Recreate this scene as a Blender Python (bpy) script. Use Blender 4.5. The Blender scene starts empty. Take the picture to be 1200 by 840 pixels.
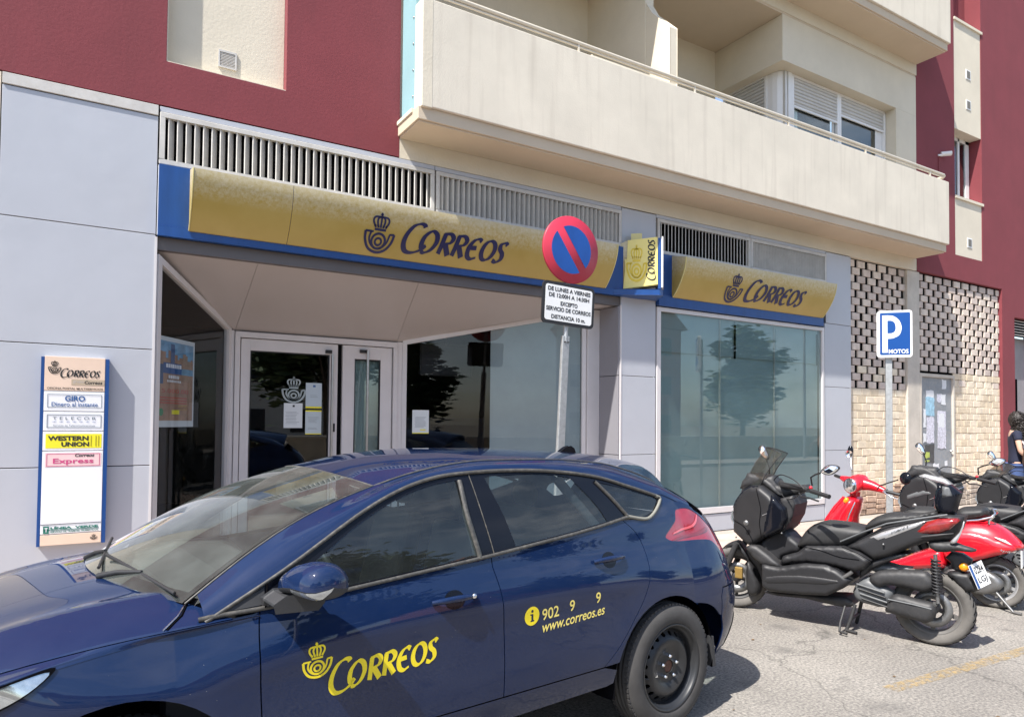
import bpy, bmesh, math, random
from mathutils import Vector, Matrix, noise
from mathutils.geometry import delaunay_2d_cdt
random.seed(7)
SC = bpy.context.scene
COL = SC.collection
R = math.radians

# ------------------------------------------------------------------ camera
cam_data = bpy.data.cameras.new('camera')
cam = bpy.data.objects.new('camera', cam_data)
COL.objects.link(cam)
cam_data.sensor_width = 36.0
cam_data.lens = 816.7 / 1200.0 * 36.0
cam_data.shift_y = (471.5 - 420.0) / 1200.0
cam_data.clip_end = 2000.0
_y, _p, _r = R(31.35), R(1.589), R(0.53)
_f = Vector((math.sin(_y) * math.cos(_p), math.cos(_y) * math.cos(_p), math.sin(_p)))
_rt = Vector((math.cos(_y), -math.sin(_y), 0.0))
_up = _rt.cross(_f)
_rt2 = _rt * math.cos(_r) + _up * math.sin(_r)
_up2 = _up * math.cos(_r) - _rt * math.sin(_r)
cam.matrix_world = Matrix(((_rt2.x, _up2.x, -_f.x, 0.0), (_rt2.y, _up2.y, -_f.y, -7.02),
                           (_rt2.z, _up2.z, -_f.z, 1.66), (0, 0, 0, 1)))
SC.camera = cam

# ------------------------------------------------------------------ sun, sky, exposure
SUN_DIR = Vector((0.65, 0.24, -1.0)).normalized()      # the way the light travels
sun_data = bpy.data.lights.new('sun', 'SUN')
sun_data.energy = 4.8
sun_data.angle = R(0.53)
sun_data.color = (1.0, 0.955, 0.89)
sun = bpy.data.objects.new('sun', sun_data)
COL.objects.link(sun)
sun.location = (-10, -6, 20)
sun.rotation_euler = SUN_DIR.to_track_quat('-Z', 'Y').to_euler()
SUN_EL = math.asin(-SUN_DIR.z)
SUN_AZ = math.atan2(-SUN_DIR.x, -SUN_DIR.y)            # clockwise from +Y
world = bpy.data.worlds.new('World')
SC.world = world
world.use_nodes = True
wn = world.node_tree
bg = wn.nodes['Background']
sky = wn.nodes.new('ShaderNodeTexSky')
sky.sky_type = 'NISHITA'
sky.sun_disc = False
sky.sun_elevation = SUN_EL
sky.sun_rotation = SUN_AZ
sky.air_density = 1.0
sky.dust_density = 1.0
sky.ozone_density = 1.2
# thin high cloud streaks, everywhere on the dome
tc = wn.nodes.new('ShaderNodeTexCoord')
mp = wn.nodes.new('ShaderNodeMapping')
mp.inputs['Scale'].default_value = (1.6, 2.6, 7.0)
nz = wn.nodes.new('ShaderNodeTexNoise')
nz.inputs['Scale'].default_value = 1.7
nz.inputs['Detail'].default_value = 7.0
nz.inputs['Roughness'].default_value = 0.62
cr = wn.nodes.new('ShaderNodeValToRGB')
cr.color_ramp.elements[0].position = 0.50
cr.color_ramp.elements[1].position = 0.78
mx = wn.nodes.new('ShaderNodeMixRGB')
mx.inputs['Color2'].default_value = (9.0, 9.3, 9.8, 1)
mm = wn.nodes.new('ShaderNodeMath'); mm.operation = 'MULTIPLY'; mm.inputs[1].default_value = 0.55
wn.links.new(tc.outputs['Generated'], mp.inputs['Vector'])
wn.links.new(mp.outputs['Vector'], nz.inputs['Vector'])
wn.links.new(nz.outputs['Fac'], cr.inputs['Fac'])
wn.links.new(cr.outputs['Color'], mm.inputs[0])
wn.links.new(mm.outputs[0], mx.inputs['Fac'])
wn.links.new(sky.outputs['Color'], mx.inputs['Color1'])
wn.links.new(mx.outputs['Color'], bg.inputs['Color'])
bg.inputs['Strength'].default_value = 0.125
SC.view_settings.view_transform = 'Standard'
SC.view_settings.look = 'None'
SC.view_settings.exposure = 1.0
SC.view_settings.gamma = 1.0

# ------------------------------------------------------------------ helpers
def link(o, parent=None):
    COL.objects.link(o)
    if parent is not None:
        o.parent = parent
    return o

def tag(o, label, cat, group=None, kind=None):
    if label: o['label'] = label
    if cat: o['category'] = cat
    if group: o['group'] = group
    if kind: o['kind'] = kind
    return o

def thing(name, label, cat, loc=(0, 0, 0), rotz=0.0, group=None):
    o = bpy.data.objects.new(name, None)
    o.empty_display_size = 0.2
    link(o)
    o.location = loc
    o.rotation_euler = (0, 0, rotz)
    return tag(o, label, cat, group)

def copy_tree(o, parent=None):
    c = o.copy()
    link(c)
    c.parent = parent
    for ch in [x for x in o.children]:
        copy_tree(ch, c)
    return c

class MB:
    """collects simple solids, builds them as one mesh object"""
    def __init__(s):
        s.v = []; s.f = []; s.m = []; s.sm = []
    def add(s, vs, fs, mi=0, smooth=False):
        o = len(s.v)
        s.v += [tuple(p) for p in vs]
        for f in fs:
            s.f.append(tuple(i + o for i in f)); s.m.append(mi); s.sm.append(smooth)
        return s
    def box(s, x0, x1, y0, y1, z0, z1, mi=0):
        v = [(x0, y0, z0), (x1, y0, z0), (x1, y1, z0), (x0, y1, z0), (x0, y0, z1), (x1, y0, z1), (x1, y1, z1), (x0, y1, z1)]
        f = [(0, 3, 2, 1), (4, 5, 6, 7), (0, 1, 5, 4), (1, 2, 6, 5), (2, 3, 7, 6), (3, 0, 4, 7)]
        return s.add(v, f, mi)
    def cbox(s, c, d, rot=None, mi=0):
        """centred box, optional rotation matrix"""
        v = []
        for sx, sy, sz in ((-1, -1, -1), (1, -1, -1), (1, 1, -1), (-1, 1, -1), (-1, -1, 1), (1, -1, 1), (1, 1, 1), (-1, 1, 1)):
            p = Vector((sx * d[0] / 2, sy * d[1] / 2, sz * d[2] / 2))
            if rot is not None: p = rot @ p
            v.append(p + Vector(c))
        f = [(0, 3, 2, 1), (4, 5, 6, 7), (0, 1, 5, 4), (1, 2, 6, 5), (2, 3, 7, 6), (3, 0, 4, 7)]
        return s.add(v, f, mi)
    def prism(s, pts, a, b, axis='y', mi=0, smooth=False):
        """2-D outline extruded along an axis from a to b. axis y: pts are (x,z); x: (y,z); z: (x,y)"""
        n = len(pts)
        def P(p, t):
            return {'y': (p[0], t, p[1]), 'x': (t, p[0], p[1]), 'z': (p[0], p[1], t)}[axis]
        v = [P(p, a) for p in pts] + [P(p, b) for p in pts]
        f = [tuple(range(n)), tuple(range(2 * n - 1, n - 1, -1))]
        s.add(v, f, mi)
        s.add(v, [(i, (i + 1) % n, n + (i + 1) % n, n + i) for i in range(n)], mi, smooth)
        return s
    def tube(s, pts, r, n=10, mi=0, caps=True, closed=False, smooth=True):
        pts = [Vector(p) for p in pts]
        m = len(pts)
        rr = r if isinstance(r, (list, tuple)) else [r] * m
        vs = []; prev = None
        for i, p in enumerate(pts):
            if closed:
                t = (pts[(i + 1) % m] - pts[i - 1]).normalized()
            else:
                t = (pts[min(i + 1, m - 1)] - pts[max(i - 1, 0)]).normalized()
            if prev is None:
                u = t.cross(Vector((0, 0, 1)))
                if u.length < 0.05: u = t.cross(Vector((1, 0, 0)))
                u.normalize()
            else:
                u = (prev - t * prev.dot(t))
                if u.length < 1e-6: u = t.orthogonal()
                u.normalize()
            prev = u
            w = t.cross(u)
            for k in range(n):
                a = 2 * math.pi * k / n
                vs.append(p + (u * math.cos(a) + w * math.sin(a)) * rr[i])
        fs = []
        for i in range(m - 1 + (1 if closed else 0)):
            j = (i + 1) % m
            for k in range(n):
                fs.append((i * n + k, i * n + (k + 1) % n, j * n + (k + 1) % n, j * n + k))
        s.add(vs, fs, mi, smooth)
        if caps and not closed:
            s.add(vs[:n], [tuple(range(n - 1, -1, -1))], mi)
            s.add(vs[-n:], [tuple(range(n))], mi)
        return s
    def lathe(s, prof, axis='y', c=(0, 0, 0), n=48, mi=0, smooth=True, closed=False):
        """profile points (radius, along-axis) turned about an axis through c"""
        m = len(prof); vs = []
        for i in range(n):
            a = 2 * math.pi * i / n
            ca, sa = math.cos(a), math.sin(a)
            for r, h in prof:
                if axis == 'y': p = (c[0] + r * ca, c[1] + h, c[2] + r * sa)
                elif axis == 'z': p = (c[0] + r * ca, c[1] + r * sa, c[2] + h)
                else: p = (c[0] + h, c[1] + r * ca, c[2] + r * sa)
                vs.append(p)
        fs = []
        for i in range(n):
            j = (i + 1) % n
            for k in range(m - 1 + (1 if closed else 0)):
                k2 = (k + 1) % m
                fs.append((i * m + k, i * m + k2, j * m + k2, j * m + k))
        return s.add(vs, fs, mi, smooth)
    def grid(s, rows, mi=0, smooth=True, closed_u=False):
        """rows of points of equal length"""
        n = len(rows[0]); vs = [p for r in rows for p in r]; fs = []
        for i in range(len(rows) - 1):
            for k in range(n - 1 + (1 if closed_u else 0)):
                k2 = (k + 1) % n
                fs.append((i * n + k, i * n + k2, (i + 1) * n + k2, (i + 1) * n + k))
        return s.add(vs, fs, mi, smooth)
    def ball(s, c, r, n=12, m=8, mi=0, sq=(1, 1, 1)):
        rows = []
        for i in range(m + 1):
            t = math.pi * i / m
            rows.append([(c[0] + r * sq[0] * math.sin(t) * math.cos(2 * math.pi * k / n),
                          c[1] + r * sq[1] * math.sin(t) * math.sin(2 * math.pi * k / n),
                          c[2] + r * sq[2] * math.cos(t)) for k in range(n)])
        return s.grid(rows, mi, True, True)
    def xf(s, M):
        s.v = [tuple(M @ Vector(p)) for p in s.v]; return s
    def mesh(s, name, mats, weld=False, recalc=False):
        me = bpy.data.meshes.new(name)
        me.from_pydata(s.v, [], s.f)
        for m in (mats if isinstance(mats, (list, tuple)) else [mats]):
            me.materials.append(m)
        me.polygons.foreach_set('material_index', s.m)
        me.polygons.foreach_set('use_smooth', s.sm)
        if weld or recalc:
            b = bmesh.new(); b.from_mesh(me)
            if weld: bmesh.ops.remove_doubles(b, verts=b.verts, dist=1e-5)
            if recalc: bmesh.ops.recalc_face_normals(b, faces=b.faces)
            b.to_mesh(me); b.free()
        me.update()
        return me
    def build(s, name, mats, parent=None, bevel=0, weld=False, recalc=False, seg=2, kind=None):
        me = s.mesh(name, mats, weld or bevel > 0, recalc)
        o = bpy.data.objects.new(name, me)
        link(o, parent)
        if bevel > 0:
            md = o.modifiers.new('bevel', 'BEVEL'); md.width = bevel; md.segments = seg
            md.limit_method = 'ANGLE'; md.angle_limit = R(35)
        if kind: o['kind'] = kind
        return o

def nodes(m):
    return m.node_tree.nodes, m.node_tree.links

def mat(name, col, rough=0.6, metal=0.0, var=0.12, vs=3.0, var2=None, bump=0.0, bs=80.0, coat=0.0,
        coord='P', spec=0.5, rvar=0.0, detail=5.0, stretch=None, dust=0.0, bdist=0.01, hue=None):
    m = bpy.data.materials.new(name); m.use_nodes = True
    N, L = nodes(m)
    b = N['Principled BSDF']
    b.inputs['Roughness'].default_value = rough
    b.inputs['Metallic'].default_value = metal
    b.inputs['Specular IOR Level'].default_value = spec
    b.inputs['Coat Weight'].default_value = coat
    b.inputs['Coat Roughness'].default_value = 0.03
    if coord == 'P':
        g = N.new('ShaderNodeNewGeometry'); src = g.outputs['Position']
    else:
        g = N.new('ShaderNodeTexCoord'); src = g.outputs['Object']
    if stretch:
        mpn = N.new('ShaderNodeMapping'); mpn.inputs['Scale'].default_value = stretch
        L.new(src, mpn.inputs['Vector']); vsrc = mpn.outputs['Vector']
    else: vsrc = src
    n1 = N.new('ShaderNodeTexNoise'); n1.inputs['Scale'].default_value = vs
    n1.inputs['Detail'].default_value = detail; n1.inputs['Roughness'].default_value = 0.65
    L.new(vsrc, n1.inputs['Vector'])
    rp = N.new('ShaderNodeValToRGB')
    e = rp.color_ramp.elements
    c2 = var2 if var2 else tuple(min(1.0, c * (1 + var)) for c in col)
    c1 = tuple(c * (1 - var) for c in col)
    e[0].position = 0.3; e[0].color = (*c1, 1)
    e[1].position = 0.7; e[1].color = (*c2, 1)
    L.new(n1.outputs['Fac'], rp.inputs['Fac'])
    out = rp.outputs['Color']
    if dust > 0:
        n2 = N.new('ShaderNodeTexNoise'); n2.inputs['Scale'].default_value = vs * 6; n2.inputs['Detail'].default_value = 8
        L.new(src, n2.inputs['Vector'])
        r2 = N.new('ShaderNodeValToRGB'); r2.color_ramp.elements[0].position = 0.45; r2.color_ramp.elements[1].position = 0.75
        r2.color_ramp.elements[0].color = (0, 0, 0, 1); r2.color_ramp.elements[1].color = (dust, dust, dust, 1)
        L.new(n2.outputs['Fac'], r2.inputs['Fac'])
        mxx = N.new('ShaderNodeMixRGB'); mxx.inputs['Color2'].default_value = (0.42, 0.38, 0.32, 1)
        L.new(r2.outputs['Color'], mxx.inputs['Fac']); L.new(out, mxx.inputs['Color1']); out = mxx.outputs['Color']
    L.new(out, b.inputs['Base Color'])
    if rvar > 0:
        mr = N.new('ShaderNodeMapRange'); mr.inputs['To Min'].default_value = max(0.0, rough - rvar); mr.inputs['To Max'].default_value = min(1.0, rough + rvar)
        L.new(n1.outputs['Fac'], mr.inputs['Value']); L.new(mr.outputs['Result'], b.inputs['Roughness'])
    if bump > 0:
        nb = N.new('ShaderNodeTexNoise'); nb.inputs['Scale'].default_value = bs; nb.inputs['Detail'].default_value = 4
        L.new(src, nb.inputs['Vector'])
        bp = N.new('ShaderNodeBump'); bp.inputs['Strength'].default_value = bump; bp.inputs['Distance'].default_value = bdist
        L.new(nb.outputs['Fac'], bp.inputs['Height']); L.new(bp.outputs['Normal'], b.inputs['Normal'])
    return m

def glass(name, tint=(0.55, 0.6, 0.6), ior=1.55, rough=0.0, boost=1.0, refl=(1, 1, 1), dirt=0.0):
    """thin pane: tinted see-through plus mirror reflection by angle"""
    m = bpy.data.materials.new(name); m.use_nodes = True
    N, L = nodes(m)
    N.remove(N['Principled BSDF'])
    out = N['Material Output']
    tr = N.new('ShaderNodeBsdfTransparent'); tr.inputs['Color'].default_value = (*tint, 1)
    gl = N.new('ShaderNodeBsdfGlossy'); gl.inputs['Roughness'].default_value = rough; gl.inputs['Color'].default_value = (*refl, 1)
    g0 = N.new('ShaderNodeNewGeometry'); dt = N.new('ShaderNodeVectorMath'); dt.operation = 'DOT_PRODUCT'
    L.new(g0.outputs['Normal'], dt.inputs[0]); L.new(g0.outputs['Incoming'], dt.inputs[1])
    ab = N.new('ShaderNodeMath'); ab.operation = 'ABSOLUTE'; L.new(dt.outputs['Value'], ab.inputs[0])
    om = N.new('ShaderNodeMath'); om.operation = 'SUBTRACT'; om.inputs[0].default_value = 1.0; L.new(ab.outputs[0], om.inputs[1])
    pw_ = N.new('ShaderNodeMath'); pw_.operation = 'POWER'; pw_.inputs[1].default_value = 5.0; L.new(om.outputs[0], pw_.inputs[0])
    f0 = ((ior - 1) / (ior + 1)) ** 2
    fr = N.new('ShaderNodeMath'); fr.operation = 'MULTIPLY_ADD'; fr.inputs[1].default_value = 1 - f0; fr.inputs[2].default_value = f0
    L.new(pw_.outputs[0], fr.inputs[0])
    mu = N.new('ShaderNodeMath'); mu.operation = 'MULTIPLY'; mu.use_clamp = True; mu.inputs[1].default_value = boost
    mxs = N.new('ShaderNodeMixShader')
    L.new(fr.outputs[0], mu.inputs[0]); L.new(mu.outputs[0], mxs.inputs['Fac'])
    L.new(tr.outputs[0], mxs.inputs[1]); L.new(gl.outputs[0], mxs.inputs[2])
    last = mxs.outputs[0]
    if dirt > 0:
        df = N.new('ShaderNodeBsdfDiffuse'); df.inputs['Color'].default_value = (0.48, 0.54, 0.52, 1)
        g = N.new('ShaderNodeNewGeometry'); nn = N.new('ShaderNodeTexNoise'); nn.inputs['Scale'].default_value = 9; nn.inputs['Detail'].default_value = 6
        L.new(g.outputs['Position'], nn.inputs['Vector'])
        m2 = N.new('ShaderNodeMath'); m2.operation = 'MULTIPLY'; m2.inputs[1].default_value = dirt
        L.new(nn.outputs['Fac'], m2.inputs[0])
        ms = N.new('ShaderNodeMixShader'); L.new(m2.outputs[0], ms.inputs['Fac']); L.new(last, ms.inputs[1]); L.new(df.outputs[0], ms.inputs[2])
        last = ms.outputs[0]
    L.new(last, out.inputs['Surface'])
    return m

# ---- writing
def font_mesh(text, size=1.0, bold=0.0, shear=0.0, align='CENTER', spacing=1.0, width=None, height=None):
    """flat triangulated letters in x,y; fitted to a width if asked. Returns (verts2d, faces)"""
    cu = bpy.data.curves.new('text', 'FONT')
    cu.body = text; cu.size = size; cu.offset = bold; cu.shear = shear
    cu.align_x = align; cu.align_y = 'CENTER'; cu.space_character = spacing; cu.resolution_u = 3
    o = bpy.data.objects.new('text', cu); COL.objects.link(o)
    dg = bpy.context.evaluated_depsgraph_get(); dg.update()
    me = bpy.data.meshes.new_from_object(o.evaluated_get(dg))
    v = [(p.co.x, p.co.y) for p in me.vertices]; f = [tuple(q.vertices) for q in me.polygons]
    bpy.data.objects.remove(o); bpy.data.curves.remove(cu); bpy.data.meshes.remove(me)
    x0 = min(p[0] for p in v); x1 = max(p[0] for p in v); y0 = min(p[1] for p in v); y1 = max(p[1] for p in v)
    sx = (width / (x1 - x0)) if width else 1.0
    sy = (height / (y1 - y0)) if height else (sx if width else 1.0)
    cx = {'CENTER': (x0 + x1) / 2, 'LEFT': x0, 'RIGHT': x1}[align]; cy = (y0 + y1) / 2
    return [((p[0] - cx) * sx, (p[1] - cy) * sy) for p in v], f

def resample(pts, n):
    d = [0]
    for i in range(1, len(pts)): d.append(d[-1] + math.dist(pts[i], pts[i - 1]))
    out = []
    for k in range(n):
        t = d[-1] * k / (n - 1); i = 0
        while i < len(d) - 2 and d[i + 1] < t: i += 1
        u = (t - d[i]) / max(1e-9, d[i + 1] - d[i])
        out.append(tuple(a + (b - a) * u for a, b in zip(pts[i], pts[i + 1])))
    return out

def smooth(pts, closed=False, k=6):
    """Catmull-Rom through the points"""
    n = len(pts); out = []
    for i in range(n if closed else n - 1):
        p1 = pts[i]; p2 = pts[(i + 1) % n]
        p0 = pts[i - 1] if (i > 0 or closed) else tuple(2 * a - b for a, b in zip(p1, p2))
        p3 = pts[(i + 2) % n] if (i + 2 < n or closed) else tuple(2 * b - a for a, b in zip(p1, p2))
        for j in range(k):
            t = j / k
            out.append(tuple(0.5 * (2 * b + (c - a) * t + (2 * a - 5 * b + 4 * c - d) * t * t + (3 * b - a - 3 * c + d) * t ** 3)
                             for a, b, c, d in zip(p0, p1, p2, p3)))
    if not closed: out.append(tuple(pts[-1]))
    return out

def pen(strokes, wmin, wmax, ang=35.0):
    """broad-nib strokes: each a list of (x,y) control points, smoothed -> (verts2d, faces)"""
    V = []; F = []
    na = R(ang)
    for st in strokes:
        scale = 1.0
        pts = st
        if isinstance(st, dict):
            scale = st.get('w', 1.0); pts = st['p']; fixed = st.get('fix'); kk = st.get('k', 7)
            P = resample(pts, 7) if st.get('straight') else smooth(pts, st.get('closed', False), kk)
        else:
            fixed = None; P = smooth(pts)
        closed = isinstance(st, dict) and st.get('closed', False)
        n = len(P); o = len(V)
        for i in range(n):
            a = P[i - 1] if (i > 0 or closed) else P[i]
            b = P[(i + 1) % n] if (i < n - 1 or closed) else P[i]
            dx, dy = b[0] - a[0], b[1] - a[1]; l = math.hypot(dx, dy) or 1
            th = math.atan2(dy, dx)
            w = fixed if fixed else (wmin + (wmax - wmin) * abs(math.sin(th - na)))
            w *= scale * 0.5
            V.append((P[i][0] - dy / l * w, P[i][1] + dx / l * w)); V.append((P[i][0] + dy / l * w, P[i][1] - dx / l * w))
        for i in range(n - 1 + (1 if closed else 0)):
            j = (i + 1) % n
            F.append((o + 2 * i, o + 2 * i + 1, o + 2 * j + 1, o + 2 * j))
    return V, F

def ring(cx, cy, r, n=20):
    return [(cx + r * math.cos(2 * math.pi * k / n), cy + r * math.sin(2 * math.pi * k / n)) for k in range(n)]

def correos_word():
    """the italic word, x 0..~5.6, cap height 1 for the big C"""
    s = []
    def it(p): return [(x + 0.22 * y, y) for x, y in p]
    # big C with its tail running under the O
    s.append(it([(0.78, 0.93), (0.70, 1.02), (0.50, 1.04), (0.24, 0.90), (0.06, 0.55), (0.06, 0.20), (0.25, -0.06), (0.58, -0.10), (0.92, 0.04), (1.10, 0.24)]))
    def O(x0, w=0.62, h=0.80):
        return {'p': it([(x0 + w / 2 + w / 2 * math.cos(a), 0.02 + h / 2 + h / 2 * math.sin(a)) for a in [2 * math.pi * k / 14 for k in range(14)]]), 'closed': True, 'k': 4}
    s.append({'p': it([(1.05, 0.22), (0.93, 0.14), (0.86, 0.36), (0.92, 0.62), (1.16, 0.83), (1.42, 0.72), (1.52, 0.42), (1.40, 0.12), (1.16, -0.03), (0.96, 0.00)])})
    def Rr(x0):
        return [{'p': it([(x0 + 0.03, 0.0), (x0 + 0.03, 0.80)]), 'straight': True},
                it([(x0 - 0.03, 0.80), (x0 + 0.28, 0.83), (x0 + 0.46, 0.68), (x0 + 0.38, 0.48), (x0 + 0.10, 0.40)]),
                {'p': it([(x0 + 0.16, 0.42), (x0 + 0.30, 0.24), (x0 + 0.50, -0.02)]), 'w': 1.1}]
    s += Rr(1.78); s += Rr(2.46)
    s.append(it([(3.66, 0.74), (3.50, 0.82), (3.28, 0.72), (3.14, 0.42), (3.22, 0.10), (3.44, -0.02), (3.68, 0.06)]))
    s.append({'p': it([(3.18, 0.42), (3.52, 0.44)]), 'straight': True, 'w': 1.5})
    s.append(O(3.84))
    s.append(it([(5.02, 0.74), (4.90, 0.83), (4.70, 0.74), (4.72, 0.54), (4.92, 0.36), (4.96, 0.14), (4.78, 0.00), (4.56, 0.06)]))
    return pen(s, 0.075, 0.225, 20)

def correos_horn():
    """crowned post horn, about 1 wide, centred on x=0; y from 0 to 1.35"""
    s = []
    w = 0.064
    # bell mouth left, curved tube, spiral
    s.append({'p': [(-0.50, 0.66), (-0.22, 0.66)], 'straight': True, 'fix': w})
    s.append({'p': [(-0.50, 0.66), (-0.46, 0.38), (-0.30, 0.13), (0.0, 0.03), (0.28, 0.12), (0.46, 0.36), (0.52, 0.64)], 'fix': w * 1.3})
    s.append({'p': [(-0.30, 0.66), (-0.33, 0.42), (-0.20, 0.22), (0.0, 0.14), (0.16, 0.19), (0.30, 0.36), (0.36, 0.62)], 'fix': w})
    s.append({'p': [(0.35, 0.62), (0.52, 0.64)], 'straight': True, 'fix': w})
    s.append({'p': ring(0.0, 0.38, 0.235, 18), 'closed': True, 'k': 2, 'fix': w * 1.2})
    s.append({'p': ring(0.0, 0.36, 0.11, 14), 'closed': True, 'k': 2, 'fix': w * 1.1})
    # crown
    s.append({'p': [(-0.20, 0.74), (0.20, 0.74)], 'straight': True, 'fix': w * 1.2})
    for k in (-1, 1):
        s.append({'p': [(k * 0.17, 0.80), (k * 0.27, 1.00), (k * 0.22, 1.14), (0.0, 1.16)], 'fix': w})
        s.append({'p': [(k * 0.08, 0.80), (k * 0.13, 1.00), (k * 0.10, 1.12), (0.0, 1.16)], 'fix': w})
    s.append({'p': [(0, 0.80), (0, 1.30)], 'straight': True, 'fix': w})
    s.append({'p': [(-0.05, 1.24), (0.05, 1.24)], 'straight': True, 'fix': w * 0.7})
    for x in (-0.20, -0.10, 0, 0.10, 0.20):
        s.append({'p': ring(x, 0.86, 0.02, 8), 'closed': True, 'k': 1, 'fix': 0.04})
    return pen(s, w, w)

def flat(verts2d, faces, P, scale=1.0, ox=0.0, oy=0.0):
    """turn 2-D letters into MB by a placing function P(u,v)->3D"""
    mb = MB()
    mb.add([P(ox + x * scale, oy + y * scale) for x, y in verts2d], faces)
    return mb

def onto(x0, y, z0):
    """letters standing on a wall plane y facing the street: u along +x, v up"""
    return lambda u, v: (x0 + u, y, z0 + v)

# ---- patches cut out of a curved surface
def inpoly(p, poly):
    x, y = p; c = False; n = len(poly); j = n - 1
    for i in range(n):
        xi, yi = poly[i]; xj, yj = poly[j]
        if (yi > y) != (yj > y) and x < (xj - xi) * (y - yi) / (yj - yi) + xi: c = not c
        j = i
    return c

def segdist(p, a, b):
    ax, ay = a; bx, by = b; px, py = p
    dx, dy = bx - ax, by - ay; l = dx * dx + dy * dy
    t = 0 if l == 0 else max(0, min(1, ((px - ax) * dx + (py - ay) * dy) / l))
    return math.hypot(px - ax - dx * t, py - ay - dy * t)

def bdist(p, loops):
    return min(segdist(p, L[i], L[(i + 1) % len(L)]) for L in loops for i in range(len(L)))

def densify(loop, h):
    out = []
    n = len(loop)
    for i in range(n):
        a = loop[i]; b = loop[(i + 1) % n]; m = max(1, int(math.dist(a, b) / h))
        for k in range(m): out.append((a[0] + (b[0] - a[0]) * k / m, a[1] + (b[1] - a[1]) * k / m))
    return out

def cut2d(loop, holes=(), h=0.03):
    """triangulate a polygon with holes, with inner points on a grid. -> verts, faces, boundary loops (indices)"""
    loops = [densify(loop, h)] + [densify(q, h) for q in holes]
    V = []; E = []; LI = []
    for L in loops:
        o = len(V); V += L; E += [(o + i, o + (i + 1) % len(L)) for i in range(len(L))]; LI.append(list(range(o, o + len(L))))
    xs = [p[0] for p in loops[0]]; ys = [p[1] for p in loops[0]]
    x = min(xs) + h / 2; row = 0
    while x < max(xs):
        y = min(ys) + h / 2 + (h / 2 if row % 2 else 0)
        while y < max(ys):
            p = (x, y)
            if inpoly(p, loops[0]) and not any(inpoly(p, q) for q in loops[1:]) and bdist(p, loops) > h * 0.45: V.append(p)
            y += h
        x += h * 0.87; row += 1
    r = delaunay_2d_cdt([Vector(p) for p in V], E, [], 0, 1e-6)
    v2 = [(p.x, p.y) for p in r[0]]
    if len(v2) != len(V):
        mp = {}
        for i, orig in enumerate(r[3]):
            for q in orig: mp[q] = i
        LI = [[mp.get(i, i) for i in L] for L in LI]
    f2 = []
    for t in r[2]:
        c = (sum(v2[i][0] for i in t) / len(t), sum(v2[i][1] for i in t) / len(t))
        if inpoly(c, loops[0]) and not any(inpoly(c, q) for q in loops[1:]): f2.append(tuple(t))
    return v2, f2, LI, loops

def patch(name, loop, surf, mats, parent, holes=(), h=0.03, off=0.0, lip=0.0, flip=False, mi=0, thick=0.0):
    """surf(u,v) -> (point, normal); makes a smooth panel with turned-in edges"""
    v2, f2, LI, _ = cut2d(loop, holes, h)
    pts = []; nr = []
    for u, v in v2:
        p, n = surf(u, v)
        pts.append(p + n * off); nr.append(n)
    faces = [tuple(f) for f in f2]
    # orient
    if faces:
        s = 0
        for f in faces[:60]:
            a, b, c = (pts[i] for i in f[:3]); s += (b - a).cross(c - a).dot(nr[f[0]])
        if s < 0: faces = [tuple(reversed(f)) for f in faces]
    nv = len(pts)
    sm = [True] * len(faces)
    vn = list(nr)
    if lip > 0:
        for L in LI:
            o = len(pts)
            for i in L: pts.append(pts[i].copy()); vn.append(None)
            for i in L: pts.append(pts[i] - nr[i] * lip); vn.append(None)
            m = len(L)
            for k in range(m):
                faces.append((o + k, o + (k + 1) % m, o + m + (k + 1) % m, o + m + k)); sm.append(False)
    me = bpy.data.meshes.new(name)
    me.from_pydata([tuple(p) for p in pts], [], faces)
    for m_ in (mats if isinstance(mats, (list, tuple)) else [mats]): me.materials.append(m_)
    me.polygons.foreach_set('use_smooth', sm)
    me.update()
    ln = []
    for pl in me.polygons:
        for vi in pl.vertices:
            ln.append(tuple(vn[vi]) if vn[vi] is not None else tuple(pl.normal))
    me.normals_split_custom_set(ln)
    o = bpy.data.objects.new(name, me)
    link(o, parent)
    return o

def pillow(name, loop, W, rnd, m, parent, h=0.02, y0=0.0, pw=0.5, base=0.0, wfun=None, sm=True, holes=(), oneside=0):
    """outline in (s,z) blown up to a rounded solid of half-width W about y=y0; rnd = rounding radius,
    base = share of the width that the edge already has"""
    v2, f2, LI, loops = cut2d(loop, holes, h)
    V = []; ws = []
    for p in v2:
        d = bdist(p, loops); t = min(1.0, d / rnd)
        w = W if wfun is None else W * wfun(*p)
        ws.append(w * (base + (1 - base) * (1 - (1 - t) ** 2) ** pw))
    n = len(v2)
    V = [(p[0], y0 + ws[i], p[1]) for i, p in enumerate(v2)] + [(p[0], y0 if oneside else y0 - ws[i], p[1]) for i, p in enumerate(v2)]
    F = []
    for f in f2:
        a, b, c = (v2[i] for i in f[:3])
        ccw = (b[0] - a[0]) * (c[1] - a[1]) - (b[1] - a[1]) * (c[0] - a[0]) > 0
        g = tuple(reversed(f)) if ccw else tuple(f)
        F.append(g); F.append(tuple(i + n for i in reversed(g)))
    mb = MB(); mb.add(V, F, 0, sm)
    for L in LI:
        k = len(L)
        mb.f += [(L[i], L[(i + 1) % k], L[(i + 1) % k] + n, L[i] + n) for i in range(k)]
        mb.m += [0] * k; mb.sm += [sm and base < 0.35] * k
    return mb.build(name, m, parent, weld=True, recalc=True)
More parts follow.
